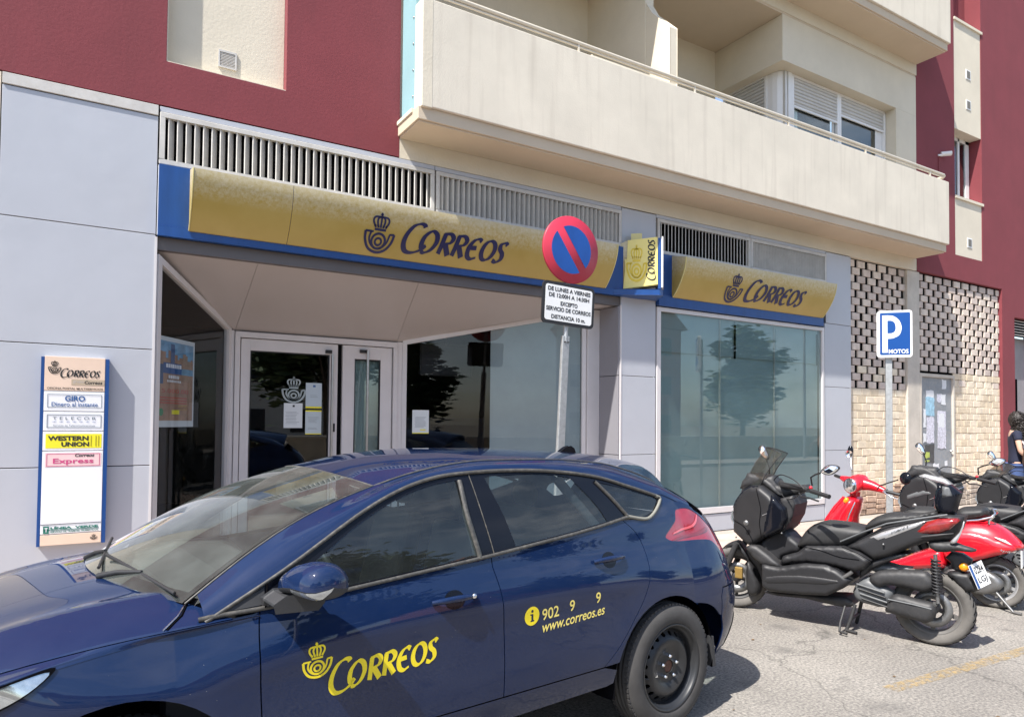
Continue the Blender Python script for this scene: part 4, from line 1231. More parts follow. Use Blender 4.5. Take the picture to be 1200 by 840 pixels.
def outline(x0, x1, z0, z1, t, m, parent, y=YF, name='print_border'):
    b = MB()
    b.add([(x0, y, z0), (x1, y, z0), (x1, y, z1), (x0, y, z1), (x0 + t, y, z0 + t), (x1 - t, y, z0 + t), (x1 - t, y, z1 - t), (x0 + t, y, z1 - t)], [(0, 1, 5, 4), (1, 2, 6, 5), (2, 3, 7, 6), (3, 0, 4, 7)])
    return b.build(name, m, parent)
k = 0.295 / 5.35
o = MB(); o.add([(0.135 + x * k, YF, 1.405 + y * k * 1.15) for x, y in wv], wf); o.build('lettering', M['ink'], ds)
o = MB(); o.add([(0.095 + x * 0.085, YF, 1.425 + y * 0.085) for x, y in hv], hf); o.build('emblem', M['ink'], ds)
tan = mat('tan_print', (0.45, 0.36, 0.26), 0.4)
MB().box(0.215, DW - 0.035, YF + 0.001, YF + 0.002, 1.335, 1.385).build('tan_band', tan, ds)
txt('grupo', 0.265, 1.36, width=0.075, m=mat('grey_print', (0.5, 0.46, 0.42), 0.5)); txt('Correos', 0.375, 1.36, width=0.13, bold=0.02, shear=0.2)
txt('OFICINA POSTAL MULTISERVICIOS', 0.245, 1.305, width=0.40, height=0.016, bold=0.02)
gblue = mat('print_blue', (0.03, 0.10, 0.28), 0.4); slate = mat('print_slate', (0.10, 0.14, 0.18), 0.4)
outline(0.05, 0.44, 1.145, 1.255, 0.004, slate, ds)
txt('GIRO', 0.245, 1.222, width=0.145, height=0.048, m=gblue, bold=0.03)
txt('Dinero al instante', 0.245, 1.172, width=0.33, height=0.034, m=gblue, bold=0.012)
outline(0.05, 0.44, 0.975, 1.085, 0.005, slate, ds)
txt('T E L E C O R', 0.245, 1.055, width=0.31, height=0.024, m=slate)
txt('* * * * * * *', 0.245, 1.025, width=0.31, height=0.010, m=gblue)
txt('Servicio de Telecomunicaciones', 0.245, 0.995, width=0.30, height=0.015, m=slate)
MB().box(0.045, 0.445, YF + 0.001, YF + 0.0015, 0.805, 0.925).build('yellow_band', yel, ds)
txt('WESTERN', 0.205, 0.888, width=0.29, height=0.040, bold=0.045, y=YF - 0.0005); txt('UNION', 0.255, 0.838, width=0.20, height=0.040, bold=0.045, y=YF - 0.0005)
for x in (0.365, 0.40, 0.42): MB().box(x, x + 0.006, YF - 0.0008, YF - 0.0004, 0.82, 0.91).build('print_stripe', mat('olive_print', (0.35, 0.30, 0.02), .5), ds)
MB().box(0.045, 0.445, YF + 0.001, YF + 0.0015, 0.65, 0.765).build('pink_band', pinkp, ds)
magenta = mat('print_magenta', (0.55, 0.06, 0.20), 0.4)
outline(0.055, 0.435, 0.655, 0.76, 0.004, magenta, ds, y=YF - 0.0003)
txt('Correos', 0.325, 0.745, width=0.14, height=0.028, bold=0.03, shear=0.25, y=YF - 0.0005); txt('Express', 0.245, 0.692, width=0.29, height=0.055, m=magenta, bold=0.02, y=YF - 0.0005)
grn = mat('print_green', (0.02, 0.16, 0.12), 0.4)
MB().box(0.045, 0.085, YF, YF + 0.001, 0.10, 0.16).build('green_mark', grn, ds)
txt('T', 0.066, 0.131, height=0.035, width=0.02, m=wh, bold=0.04, y=YF - 0.001)
txt('L\u00cdNEA  VERDE', 0.265, 0.145, width=0.34, height=0.024, m=grn, bold=0.05)
MB().box(0.045, 0.44, YF, YF + 0.001, 0.125, 0.130).build('green_stripe', grn, ds)
txt('SERVICIO DE TRAMITES TELEMATICOS', 0.265, 0.112, width=0.34, height=0.014, m=grn, bold=0.03)
MB().box(0.03, 0.455, YF, YF + 0.001, 0.168, 0.172).build('print_line', slate, ds)
o = MB(); o.add([(0.405 + x * 0.05, YF, 0.028 + y * 0.035) for x, y in hv], hf); o.build('emblem', M['ink'], ds)

# --- notices on the panes and the poster
def sheet(name, label, cat, loc, rotz, w_, h_, draw, m=None):
    t = thing(name, label, cat, loc, rotz)
    MB().box(0, w_, 0, 0.002, 0, h_).build('sheet', m or M['paper'], t)
    draw(t)
    return t
greyp = mat('print_grey', (0.25, 0.28, 0.30), 0.6)
def lines(t, x0, x1, zs, m=greyp, h=0.004):
    b = MB(); rnd = random.Random(int(x1 * 1000))
    for z in zs: b.box(x0 + rnd.uniform(0, .01), x1 - rnd.uniform(0, .05), -0.0012, -0.0004, z, z + h)
    b.build('printed_lines', m, t)
sheet('paper_notice', 'plain white notice with a dark crest on the entrance door, lowest of three', 'notice', (1.955, YD - 0.002, 1.565), 0, 0.215, 0.29,
      lambda t: (lines(t, 0.02, 0.19, [0.05 + k * 0.017 for k in range(9)]), MB().box(0.10, 0.125, -0.0014, -0.0004, 0.245, 0.268).build('crest', M['ink'], t)))
sheet('paper_notice', 'pale blue notice with a yellow foot, uppermost on the entrance door', 'notice', (2.205, YD - 0.004, 1.80), 0, 0.19, 0.30,
      lambda t: (lines(t, 0.05, 0.16, [0.13, 0.15]), MB().box(0, 0.19, -0.0014, -0.0004, 0.0, 0.02).build('yellow_foot', yel, t), MB().box(0.085, 0.115, -0.0014, -0.0004, 0.25, 0.275).build('crest', gblue, t)), mat('pale_blue_paper', (0.45, 0.53, 0.58), 0.6, var=0.03))
sheet('paper_notice', 'pale notice with round marks and yellow rim under the blue one', 'notice', (2.205, YD - 0.004, 1.49), 0, 0.19, 0.285,
      lambda t: (lines(t, 0.03, 0.16, [0.06, 0.075, 0.14, 0.155, 0.17, 0.185, 0.2]), MB().box(0, 0.19, -0.0014, -0.0004, 0.0, 0.010).build('yellow_foot', yel, t), MB().box(0, 0.19, -0.0014, -0.0004, 0.27, 0.285).build('yellow_foot', yel, t)), mat('pale_blue_paper2', (0.48, 0.55, 0.58), 0.6, var=0.03))
# crowned horn print on the door glass
o = MB(); o.add([(2.065 + x * 0.26, YD - 0.002, 1.86 + y * 0.235) for x, y in hv], hf); o.build('door_emblem', M['frost'], B)
# notice on the slanted window
pN = alongR(0.055, 1.50, -0.012 * sgn); dv = (Vector(WR[1]) - Vector(WR[0])); rzR = math.atan2(dv.y, dv.x)
sheet('paper_notice', 'white notice with yellow foot alone on the slanted window by the door', 'notice', tuple(pN), rzR, 0.21, 0.30,
      lambda t: (lines(t, 0.03, 0.18, [0.08 + k * 0.014 for k in range(10)]), MB().box(0.1, 0.17, -0.0014, -0.0004, 0.04, 0.055).build('yellow_foot', yel, t), MB().box(0, 0.21, -0.0014, -0.0004, 0.0, 0.010).build('yellow_foot', yel, t)))
# poster behind the left slanted pane
dl = Vector(WL[1]) - Vector(WL[0]); rzL = math.atan2(dl.y, dl.x)
pP = Vector((0.50, 0.03, 0)) + dl.normalized() * 0.06 + Vector((-0.04, 0.027, 1.58))
po = thing('poster', 'brown and blue event poster in the left slanted window', 'poster', tuple(pP), rzL)
MB().box(0, 0.66, 0, 0.003, 0, 0.84).build('sheet', M['paper'], po)
pb = mat('poster_brown', (0.36, 0.22, 0.15), 0.5, var=0.3, vs=7, coord='O'); pblu = mat('poster_blue', (0.16, 0.33, 0.50), 0.5, var=0.4, vs=8, coord='O'); pdk = mat('poster_dark', (0.05, 0.10, 0.22), 0.5, var=0.3, coord='O')
def pr(x0, x1, z0, z1, m_, y=-0.001): MB().box(x0, x1, y - 0.0006, y, z0, z1).build('printed_area', m_, po)
pr(0.025, 0.635, 0.06, 0.50, pb); pr(0.025, 0.635, 0.50, 0.80, pblu)
b = MB(); rnd = random.Random(5)
sk = [(0.03, 0.62)]; x = 0.03
while x < 0.62:
    h_ = rnd.uniform(0.02, 0.10); w_ = rnd.uniform(0.02, 0.06); sk += [(x, 0.62 + h_), (min(0.63, x + w_), 0.62 + h_)]; x += w_
sk += [(0.63, 0.62), (0.63, 0.56), (0.03, 0.56)]
MB().prism(sk, -0.0024, -0.0018, 'y').build('printed_skyline', pb, po)
pr(0.27, 0.33, 0.60, 0.78, pdk, -0.0026); pr(0.05, 0.16, 0.40, 0.58, pdk, -0.003); pr(0.16, 0.44, 0.50, 0.60, gblue, -0.0032)
redp = mat('poster_red', (0.50, 0.08, 0.06), 0.5)
txt('lorca', 0.31, 0.575, width=0.24, height=0.05, m=wh, parent=po, y=-0.0042, bold=0.03) if False else None
for k, (x0, x1, z, h_) in enumerate([(0.2, 0.42, 0.555, 0.035), (0.24, 0.40, 0.455, 0.03), (0.22, 0.42, 0.42, 0.02)]):
    b = MB(); xx = x0
    while xx < x1: w_ = rnd.uniform(.012, .03); b.box(xx, xx + w_, -0.0044, -0.0038, z, z + h_); xx += w_ + .006
    b.build('printed_marks', wh, po)
txt('15.000,00', 0.33, 0.335, width=0.46, height=0.045, m=redp, parent=po, y=-0.003)
lines_ = MB(); [lines_.box(0.12, 0.54, -0.003, -0.002, z, z + 0.010) for z in (0.27, 0.245, 0.22)]; lines_.build('printed_lines', redp, po)
MB().lathe([(0, -0.003), (0.035, -0.003)], 'y', (0.14, 0, 0.14), 20).build('printed_round', mat('poster_green', (0.05, 0.25, 0.12), .5), po)
pr(0.30, 0.42, 0.12, 0.16, yel, -0.003)

po.scale = (1.18, 1, 1.02)
# --- things inside, seen through the clear half of the slanted window
tv = thing('hanging_screen', 'black information screen hanging inside behind the slanted window', 'screen', (4.22, 1.65, 2.28))
MB().box(-0.40, 0.40, 0, 0.05, 0, 0.44).build('housing', M['black'], tv, bevel=0.01)
MB().box(-0.37, 0.37, -0.004, -0.001, 0.03, 0.41).build('display', M['intdark'], tv)
MB().tube([(0, 0.03, 0.44), (0, 0.03, 1.05)], 0.03, 8).build('hanger', M['black'], tv)
kb_ = thing('counter_partition', 'dark blue counter partition inside the post office', 'partition', (4.6, 3.4, 0.12))
MB().box(-0.8, 1.2, 0, 0.08, 0, 1.6).build('panel', mat('dark_blue_panel', (0.02, 0.03, 0.06), .5), kb_)
MB().box(-0.9, 1.4, -0.5, 0.05, 0.9, 0.95).build('counter_top', M['intwall'], kb_)

# --- no-parking sign with plate
npx, npy = 3.79, -1.62
npg = thing('no_parking_sign', 'round blue and red no parking sign with a white plate on a galvanised post', 'road sign', (npx, npy, 0.13), 0.0)
npg.rotation_euler = (0, R(2.7), 0)
MB().box(-0.04, 0.04, 0.012, 0.05, 0, 2.36).build('post', M['galv'], npg, bevel=0.006)
MB().tube([(0, 0.03, 2.30), (0, 0.03, 3.3)], 0.025, 10).build('post_top', M['galv'], npg)
hb = MB()
for x in (-0.02, 0.02): hb.lathe([(0, -0.003), (0.007, -0.002), (0.007, 0.012)], 'y', (x, 0, 2.30), 8)
hb.build('bolt', M['black'], npg)
sr = mat('sign_red', (0.46, 0.025, 0.055), 0.4, var=0.05, vs=5); sb = mat('sign_blue_face', (0.008, 0.07, 0.30), 0.4, var=0.1, vs=6)
RZ = 3.19; sx_ = 0.0
disc = MB().lathe([(0, -0.006), (0.322, -0.006), (0.326, 0.0), (0.326, 0.016), (0, 0.016)], 'y', (0, 0, RZ), 64).build('disc', sr, npg)
# two blue halves either side of the bar
def half(sg):
    P = []
    r = 0.232; h_ = 0.044
    a0 = math.asin(h_ / r)
    for k in range(25):
        a = a0 + (math.pi - 2 * a0) * k / 24
        P.append((r * math.cos(a), sg * r * math.sin(a)))
    return [(x * math.cos(R(-52)) - y * math.sin(R(-52)), x * math.sin(R(-52)) + y * math.cos(R(-52))) for x, y in P]
for sg in (1, -1):
    hp_ = half(sg); b = MB(); b.prism([(x, z + RZ) for x, z in hp_], -0.0085, -0.0075, 'y'); b.build('blue_field', sb, npg, recalc=True)
def rrect(x0, x1, z0, z1, r, n=5):
    P = []
    for cx, cz, a in ((x1 - r, z0 + r, -90), (x1 - r, z1 - r, 0), (x0 + r, z1 - r, 90), (x0 + r, z0 + r, 180)):
        for k in range(n + 1):
            t = R(a + 90 * k / n); P.append((cx + r * math.cos(t), cz + r * math.sin(t)))
    return P
MB().prism(rrect(-0.305, 0.305, 2.455, 2.855, 0.045), -0.004, 0.014, 'y').build('plate_rim', M['black'], npg)
pl = MB().prism(rrect(-0.275, 0.275, 2.485, 2.825, 0.025), -0.0065, -0.0045, 'y').build('plate', M['white'], npg)
for t_, z, w_ in (('DE LUNES A VIERNES', 2.785, 0.50), ('DE 12:00H A 14:30H', 2.727, 0.475), ('EXCEPTO', 2.655, 0.20), ('SERVICIO DE CORREOS', 2.597, 0.525), ('DISTANCIA 10 m.', 2.523, 0.40)):
    txt(t_, 0.0, z, width=w_, height=0.040, parent=npg, y=-0.008, bold=0.03, name='lettering')

# --- motorcycle parking sign
pk = thing('parking_sign', 'blue P MOTOS parking sign with white rim on a grey post', 'road sign', (9.22, -1.72, 0.13), R(-49))
MB().box(-0.10, -0.02, 0.0, 0.045, 0, 3.0).build('post', M['galv'], pk, bevel=0.006)
MB().prism(rrect(-0.205, 0.205, 2.44, 3.06, 0.035), -0.05, 0.0, 'y').build('plate_rim', M['white'], pk, bevel=0.004)
MB().prism(rrect(-0.178, 0.185, 2.470, 3.035, 0.018), -0.0525, -0.0505, 'y').build('blue_face', mat('p_blue', (0.004, 0.058, 0.25), 0.35, var=0.04), pk)
Pp = [(-0.150, 2.50), (-0.085, 2.50), (-0.085, 2.685), (-0.02, 2.690), (0.055, 2.735), (0.082, 2.83), (0.055, 2.925), (-0.01, 2.985), (-0.08, 3.0), (-0.150, 3.0)]
outer = Pp[:3] + smooth(Pp[3:9], False, 5) + [Pp[9]]
hole = smooth([(-0.088, 2.755), (-0.03, 2.760), (0.005, 2.79), (0.012, 2.84), (0.0, 2.895), (-0.035, 2.925), (-0.088, 2.93)], False, 5)
v2, f2, _, _ = cut2d(outer, [hole], 0.03)
MB().add([(x, -0.0535, z) for x, z in v2], f2).build('lettering', M['white'], pk)
txt('MOTOS', 0.045, 2.515, width=0.235, height=0.058, parent=pk, y=-0.0535, bold=0.02, m='white')
# ================================================================== the car
def interp(tab, x):
    """monotone-ish smooth interpolation (Catmull on a table sorted by x)"""
    n = len(tab)
    if x <= tab[0][0]: return tab[0][1]
    if x >= tab[-1][0]: return tab[-1][1]
    i = 0
    while tab[i + 1][0] < x: i += 1
    x1, y1 = tab[i]; x2, y2 = tab[i + 1]
    def sl(j):
        if j <= 0: return (tab[1][1] - tab[0][1]) / (tab[1][0] - tab[0][0])
        if j >= n - 1: return (tab[-1][1] - tab[-2][1]) / (tab[-1][0] - tab[-2][0])
        a = (tab[j][1] - tab[j - 1][1]) / (tab[j][0] - tab[j - 1][0]); b = (tab[j + 1][1] - tab[j][1]) / (tab[j + 1][0] - tab[j][0])
        return 0.0 if a * b <= 0 else 2 * a * b / (a + b)
    h = x2 - x1; t = (x - x1) / h; m1 = sl(i); m2 = sl(i + 1)
    return (2 * t ** 3 - 3 * t * t + 1) * y1 + (t ** 3 - 2 * t * t + t) * h * m1 + (-2 * t ** 3 + 3 * t * t) * y2 + (t ** 3 - t * t) * h * m2

WPLAN = [(-0.9, 0.80), (-0.6, 0.876), (-0.35, 0.885), (0.0, 0.898), (0.5, 0.905), (1.2, 0.903), (1.8, 0.900), (2.3, 0.902), (2.65, 0.902), (2.95, 0.880), (3.15, 0.835), (3.32, 0.74), (3.45, 0.58), (3.52, 0.30)]
PZ = [(0.10, -0.075), (0.18, -0.045), (0.24, -0.028), (0.32, -0.014), (0.42, -0.011), (0.54, -0.013), (0.64, -0.014), (0.71, -0.009), (0.765, -0.003), (0.81, -0.001), (0.86, -0.006), (0.93, -0.020), (1.0, -0.045), (1.06, -0.072), (1.12, -0.105), (1.2, -0.16), (1.5, -0.42)]
GZ = [(0.45, 1.10), (0.60, 1.00), (0.72, 0.935), (0.80, 0.902), (0.88, 0.872), (0.95, 0.846), (1.05, 0.818), (1.15, 0.783), (1.25, 0.742), (1.35, 0.695), (1.42, 0.655), (1.5, 0.60)]
GX = [(-0.8, -0.125), (-0.5, -0.085), (-0.2, -0.050), (0.2, -0.022), (0.7, -0.004), (1.2, 0.0), (1.7, -0.006), (2.1, -0.020), (2.6, -0.055)]
def car_side_y(x, z):
    s = interp(WPLAN, x)
    zz = z - 0.020 * (2.2 - max(-0.3, min(x, 3.0)))     # the shoulder line climbs to the tail
    a = s + interp(PZ, zz)
    # arch flares
    for cx, cz, r0 in ((-0.085, 0.205, 0.44), (2.78, 0.298, 0.42)):
        d = math.hypot(x - cx, z - cz)
        a += 0.007 * math.exp(-((d - r0) / 0.09) ** 2)
    g = interp(GZ, z) + interp(GX, x)
    k = 0.014
    m = min(a, g)
    return m - k * math.log(math.exp(-(a - m) / k) + math.exp(-(g - m) / k))
def car_glass_y(x, z): return interp(GZ, z) + interp(GX, x)
XREAR = [(0.10, -0.84), (0.2, -0.97), (0.35, -1.04), (0.5, -1.06), (0.60, -1.045), (0.68, -1.00), (0.8, -0.97), (0.95, -0.90), (1.05, -0.81), (1.15, -0.68), (1.25, -0.575), (1.36, -0.52)]
S0 = -0.35
def surf_pos(u, v):
    if u >= S0: return Vector((u, car_side_y(u, v), v))
    th = min(1.0, (S0 - u) / 1.25) * math.pi / 2
    y0 = car_side_y(S0, v); xr = interp(XREAR, v)
    e = 2 / 3.8
    sl = (car_side_y(S0, v) - car_side_y(S0 - 0.05, v)) / 0.05
    return Vector((S0 - (S0 - xr) * math.sin(th) ** e, (y0 - 0.0) * max(0.0, math.cos(th)) ** e - 0.0, v))
def with_normal(f, e=0.004, outward=Vector((0, 1, 0))):
    def g(u, v):
        p = f(u, v); du = f(u + e, v) - f(u - e, v); dv = f(u, v + e) - f(u, v - e)
        n = du.cross(dv)
        if n.length < 1e-12: n = Vector((0, 1, 0))
        n.normalize()
        # orient away from the middle of the car
        c = Vector((p.x * 0.6 + 0.5, 0, 0.65))
        if n.dot(p - c) < 0: n = -n
        return p, n
    return g
side = with_normal(surf_pos)
glas = with_normal(lambda u, v: Vector((u, car_glass_y(u, v), v)))

ZC = [(-0.62, 1.372), (-0.45, 1.405), (-0.2, 1.440), (0.1, 1.465), (0.6, 1.490), (1.06, 1.495), (1.4, 1.476), (1.65, 1.440), (1.82, 1.408), (2.0, 1.36)]
ZE = [(-0.62, 1.13), (-0.5, 1.20), (-0.28, 1.302), (0.0, 1.377), (0.18, 1.412), (0.6, 1.446), (1.07, 1.453), (1.3, 1.435), (1.5, 1.400), (1.66, 1.357), (1.72, 1.338)]
YE = [(-0.62, 0.50), (-0.28, 0.535), (0.2, 0.570), (0.8, 0.585), (1.3, 0.585), (1.72, 0.575)]
def roof_pos(x, y):
    ye = interp(YE, x); zc = interp(ZC, x); ze = interp(ZE, x)
    t = abs(y) / ye
    return Vector((x, y, zc - (zc - ze) * t ** 2.6))
roof = with_normal(roof_pos)

def paint(name, col):
    m = bpy.data.materials.new(name); m.use_nodes = True; N, L = nodes(m); b = N['Principled BSDF']
    b.inputs['Metallic'].default_value = 0.0; b.inputs['Roughness'].default_value = 0.6; b.inputs['Specular IOR Level'].default_value = 0.05
    b.inputs['Coat Weight'].default_value = 1.0; b.inputs['Coat Roughness'].default_value = 0.035
    tc_ = N.new('ShaderNodeTexCoord')
    n = N.new('ShaderNodeTexNoise'); n.inputs['Scale'].default_value = 3.5; n.inputs['Detail'].default_value = 8; n.inputs['Roughness'].default_value = 0.7
    sp = N.new('ShaderNodeTexVoronoi'); sp.inputs['Scale'].default_value = 60
    L.new(tc_.outputs['Object'], n.inputs['Vector']); L.new(tc_.outputs['Object'], sp.inputs['Vector'])
    r = N.new('ShaderNodeValToRGB'); e = r.color_ramp.elements; e[0].position = 0.35; e[0].color = (*col, 1); e[1].position = 0.85; e[1].color = (col[0] + .006, col[1] + .007, col[2] + .01, 1)
    L.new(n.outputs['Fac'], r.inputs['Fac'])
    # pale dust flecks
    r2 = N.new('ShaderNodeValToRGB'); e = r2.color_ramp.elements; e[0].position = 0.03; e[0].color = (1, 1, 1, 1); e[1].position = 0.07; e[1].color = (0, 0, 0, 1)
    L.new(sp.outputs['Distance'], r2.inputs['Fac'])
    wn_ = N.new('ShaderNodeTexWhiteNoise'); L.new(sp.outputs['Position'], wn_.inputs['Vector'])
    gt = N.new('ShaderNodeMath'); gt.operation = 'GREATER_THAN'; gt.inputs[1].default_value = 0.93; L.new(wn_.outputs['Value'], gt.inputs[0])
    mm_ = N.new('ShaderNodeMath'); mm_.operation = 'MULTIPLY'; L.new(r2.outputs['Color'], mm_.inputs[0]); L.new(gt.outputs[0], mm_.inputs[1])
    x = N.new('ShaderNodeMixRGB'); x.inputs['Color2'].default_value = (0.4, 0.38, 0.34, 1); L.new(mm_.outputs[0], x.inputs['Fac']); L.new(r.outputs['Color'], x.inputs['Color1'])
    L.new(x.outputs['Color'], b.inputs['Base Color'])
    mr = N.new('ShaderNodeMapRange'); mr.inputs['To Min'].default_value = 0.0; mr.inputs['To Max'].default_value = 0.035
    L.new(n.outputs['Fac'], mr.inputs['Value']); L.new(mr.outputs['Result'], b.inputs['Coat Roughness'])
    return m
M['paint'] = paint('dark_blue_paint', (0.003, 0.013, 0.052))
M['gap'] = mat('gap_black', (0.004, 0.004, 0.005), 0.9, spec=0.0)
M['gloss'] = mat('gloss_black', (0.006, 0.007, 0.011), 0.14, var=0.05, spec=0.28)
M['trim'] = mat('weathered_trim', (0.052, 0.050, 0.046), 0.42, var=0.2, vs=8, dust=0.15)
M['tplast'] = mat('textured_plastic', (0.032, 0.033, 0.036), 0.6, var=0.15, bump=0.2, bs=300, bdist=0.002)
M['carglass'] = glass('car_side_glass', (0.62, 0.72, 0.72), 1.52, boost=1.45, dirt=0.05)
M['wsglass'] = glass('windscreen_glass', (0.72, 0.80, 0.76), 1.52, boost=1.8, dirt=0.13)
M['redlens'] = mat('red_lens', (0.30, 0.006, 0.02), 0.12, var=0.15, vs=10, coat=1.0)
M['tyre'] = mat('tyre_rubber', (0.045, 0.043, 0.042), 0.8, var=0.25, vs=7, bump=0.15, bs=90, bdist=0.003, coord='O')
M['rimsteel'] = mat('black_steel_rim', (0.020, 0.021, 0.023), 0.42, var=0.2, vs=6, coord='O')
M['chrome'] = mat('chrome', (0.75, 0.75, 0.75), 0.12, metal=1.0, var=0.05)
M['lampglass'] = mat('lamp_glass', (0.55, 0.58, 0.60), 0.08, metal=0.8, var=0.3, vs=12)
M['seat'] = mat('seat_cloth', (0.03, 0.032, 0.037), 0.9, var=0.15)
M['yellow'] = mat('yellow_decal', (0.88, 0.70, 0.02), 0.4, var=0.03)
M['cream_decal'] = mat('cream_decal', (0.85, 0.70, 0.18), 0.4, var=0.03)

AL = R(6.5)
car = thing('parked_car', 'dark blue hatchback with yellow lettering on its doors parked along the kerb', 'car', (2.544, -3.424, 0.1418), math.pi + AL)
car.scale = (0.9146, 0.9146, 0.9146)
# outlines in (x forward, z up)
sill = 0.245
A1 = [(2.78 + 0.425 * math.cos(a), 0.275 + 0.415 * math.sin(a)) for a in [R(t) for t in range(-12, 193, 8)]]
A0 = [(-0.085 + 0.452 * math.cos(a), 0.205 + 0.432 * math.sin(a)) for a in [R(t) for t in range(-6, 187, 8)]]
gapA = smooth([(2.262, 1.025), (2.252, 0.98), (2.292, 0.936), (2.310, 0.78), (2.303, 0.53), (2.285, 0.335)], False, 4)       # fender / front door
gapB = smooth([(1.193, 1.0), (1.156, 0.81), (1.141, 0.56), (1.142, 0.335)], False, 4)                    # front / rear door
gapC = smooth([(0.202, 1.094), (0.115, 1.02), (0.070, 0.93), (0.066, 0.80), (0.120, 0.68), (0.215, 0.565), (0.34, 0.43), (0.455, 0.335)], False, 5)      # rear door / quarter
belt = smooth([(2.60, 0.905), (2.24, 0.915), (1.95, 0.938), (1.65, 0.962), (1.165, 1.000), (0.78, 1.035), (0.478, 1.062), (0.147, 1.103)], False, 5)
def below(curve, x): # belt height at x
    for (x0, z0), (x1, z1) in zip(curve[:-1], curve[1:]):
        if x1 <= x <= x0: return z0 + (z1 - z0) * (x - x0) / (x1 - x0)
    return curve[-1][1]
G = 0.0028
def shift(c, d): return [(x + d, z) for x, z in c]
gA = [p for p in gapA if p[1] < below(belt, p[0])]; gA = [(gA[0][0], below(belt, gA[0][0]))] + gA if gA else gA
gB = [p for p in gapB if p[1] < below(belt, p[0])]; gB = [(gB[0][0], below(belt, gB[0][0]))] + gB
gC = [p for p in gapC if p[1] < 1.098]
b1 = [p for p in belt if gB[0][0] + 0.01 < p[0] < gA[0][0] - 0.01]
b2 = [p for p in belt if gC[0][0] + 0.01 < p[0] < gB[0][0] - 0.01]
door1 = list(reversed(shift(gA, -G))) + b1 + shift(gB, G)
door2 = list(reversed(shift(gB, -G))) + b2 + shift(gC, G)
SRF = dict(h=0.018, lip=0.012)
fd = patch('front_door', door1, side, M['paint'], car, **SRF)
rdo = patch('rear_door', door2, side, M['paint'], car, **SRF)
# rear quarter with the pillar, up to the roof rail
RAIL_T = smooth([(2.50, 0.93), (2.195, 1.085), (1.80, 1.288), (1.49, 1.392), (1.165, 1.424), (0.74, 1.416), (0.351, 1.372), (0.064, 1.298), (-0.20, 1.222), (-0.40, 1.150), (-0.50, 1.115)], False, 5)
DLO = smooth([(2.50, 0.905), (2.195, 1.060), (1.80, 1.272), (1.49, 1.378), (1.165, 1.408), (0.74, 1.400), (0.351, 1.355), (0.064, 1.282), (-0.16, 1.218), (-0.205, 1.196)], False, 5)
qtop = [p for p in RAIL_T if p[0] < -0.19]
dl_r = smooth([(-0.205, 1.196), (-0.175, 1.155), (-0.090, 1.10), (0.0, 1.075), (0.147, 1.098)], False, 4)
bump0 = smooth([(-0.42, 0.62), (-0.43, 0.55), (-0.40, 0.42)], False, 3)
tail = smooth([(-0.165, 0.972), (-0.235, 1.015), (-0.300, 1.055), (-0.335, 1.115), (-0.44, 1.108), (-0.56, 1.05), (-0.68, 0.96), (-0.73, 0.86), (-0.72, 0.81), (-0.67, 0.81), (-0.61, 0.865), (-0.53, 0.905), (-0.38, 0.922), (-0.24, 0.935), (-0.185, 0.950)], True, 4)
quarter = list(reversed(shift(gC, -G))) 
quarter = [(gC[-1][0] - G, gC[-1][1])] + [p for p in reversed(shift(gC, -G))][1:] + list(reversed(dl_r))[1:] + [(-0.205, 1.205)] + qtop + [(-0.505, 1.10), (-0.60, 1.06), (-0.95, 1.0), (-0.95, 0.62), (-0.50, 0.615), (-0.475, 0.56), (-0.478, 0.44)]
arcQ = [p for p in A0 if p[1] > 0.43 or p[0] > 0][::-1]
arcQ = [p for p in arcQ if not (p[0] < 0 and p[1] < 0.43)]
quarter += [p for p in arcQ if p[1] > 0.335]
quarter_panel = patch('quarter_panel', quarter, side, M['paint'], car, holes=[tail], h=0.017, lip=0.012)
tl = patch('tail_lamp', [(x * 1.0, z) for x, z in tail], side, M['redlens'], car, h=0.02, off=-0.002)
patch('lamp_rib', smooth([(-0.26, 0.975), (-0.40, 1.0), (-0.50, 1.06), (-0.49, 1.068), (-0.39, 1.012), (-0.26, 0.984)], True, 3), side, mat('red_lens_pale', (0.65, 0.10, 0.12), 0.15, coat=1.0), tl, h=0.02, off=0.001)
patch('lamp_rib', smooth([(-0.24, 0.945), (-0.40, 0.965), (-0.56, 0.985), (-0.56, 0.965), (-0.40, 0.948), (-0.24, 0.938)], True, 3), side, mat('red_lens_dark', (0.20, 0.004, 0.012), 0.15, coat=1.0), tl, h=0.02, off=0.001)
# bumper
bumper = [(-0.486, 0.43), (-0.483, 0.56), (-0.508, 0.607), (-0.95, 0.612), (-1.60, 0.612), (-1.60, 0.16), (-0.75, 0.15), (-0.60, 0.155), (-0.548, 0.19), (-0.535, 0.25), (-0.522, 0.34)]
def mirror_surf(f):
    def g(u, v):
        p, n = f(u, v); return Vector((p.x, -p.y, p.z)), Vector((n.x, -n.y, n.z))
    return g
for sf in (side, mirror_surf(side)):
    patch('rear_bumper', bumper, sf, M['paint'], car, h=0.03, lip=0.012)
    patch('bumper_insert', smooth([(-0.76, 0.19), (-0.76, 0.36), (-0.88, 0.40), (-1.55, 0.40), (-1.55, 0.17)], True, 3), sf, M['tplast'], car, h=0.04, off=0.004)
    patch('tailgate', [(-0.955, 0.617), (-1.60, 0.617), (-1.60, 1.0), (-0.955, 1.0)], sf, M['paint'], car, h=0.04, lip=0.01)
    patch('tailgate_frame', [(-0.61, 1.055), (-0.955, 1.003), (-1.60, 1.003), (-1.60, 1.285), (-1.4, 1.262), (-1.2, 1.20), (-1.0, 1.125), (-0.82, 1.075), (-0.70, 1.062)], sf, M['paint'], car, h=0.04)
    patch('rear_window', [(-1.12, 1.06), (-1.60, 1.05), (-1.60, 1.24), (-1.4, 1.215), (-1.25, 1.16)], sf, M['gloss'], car, h=0.04, off=0.002)
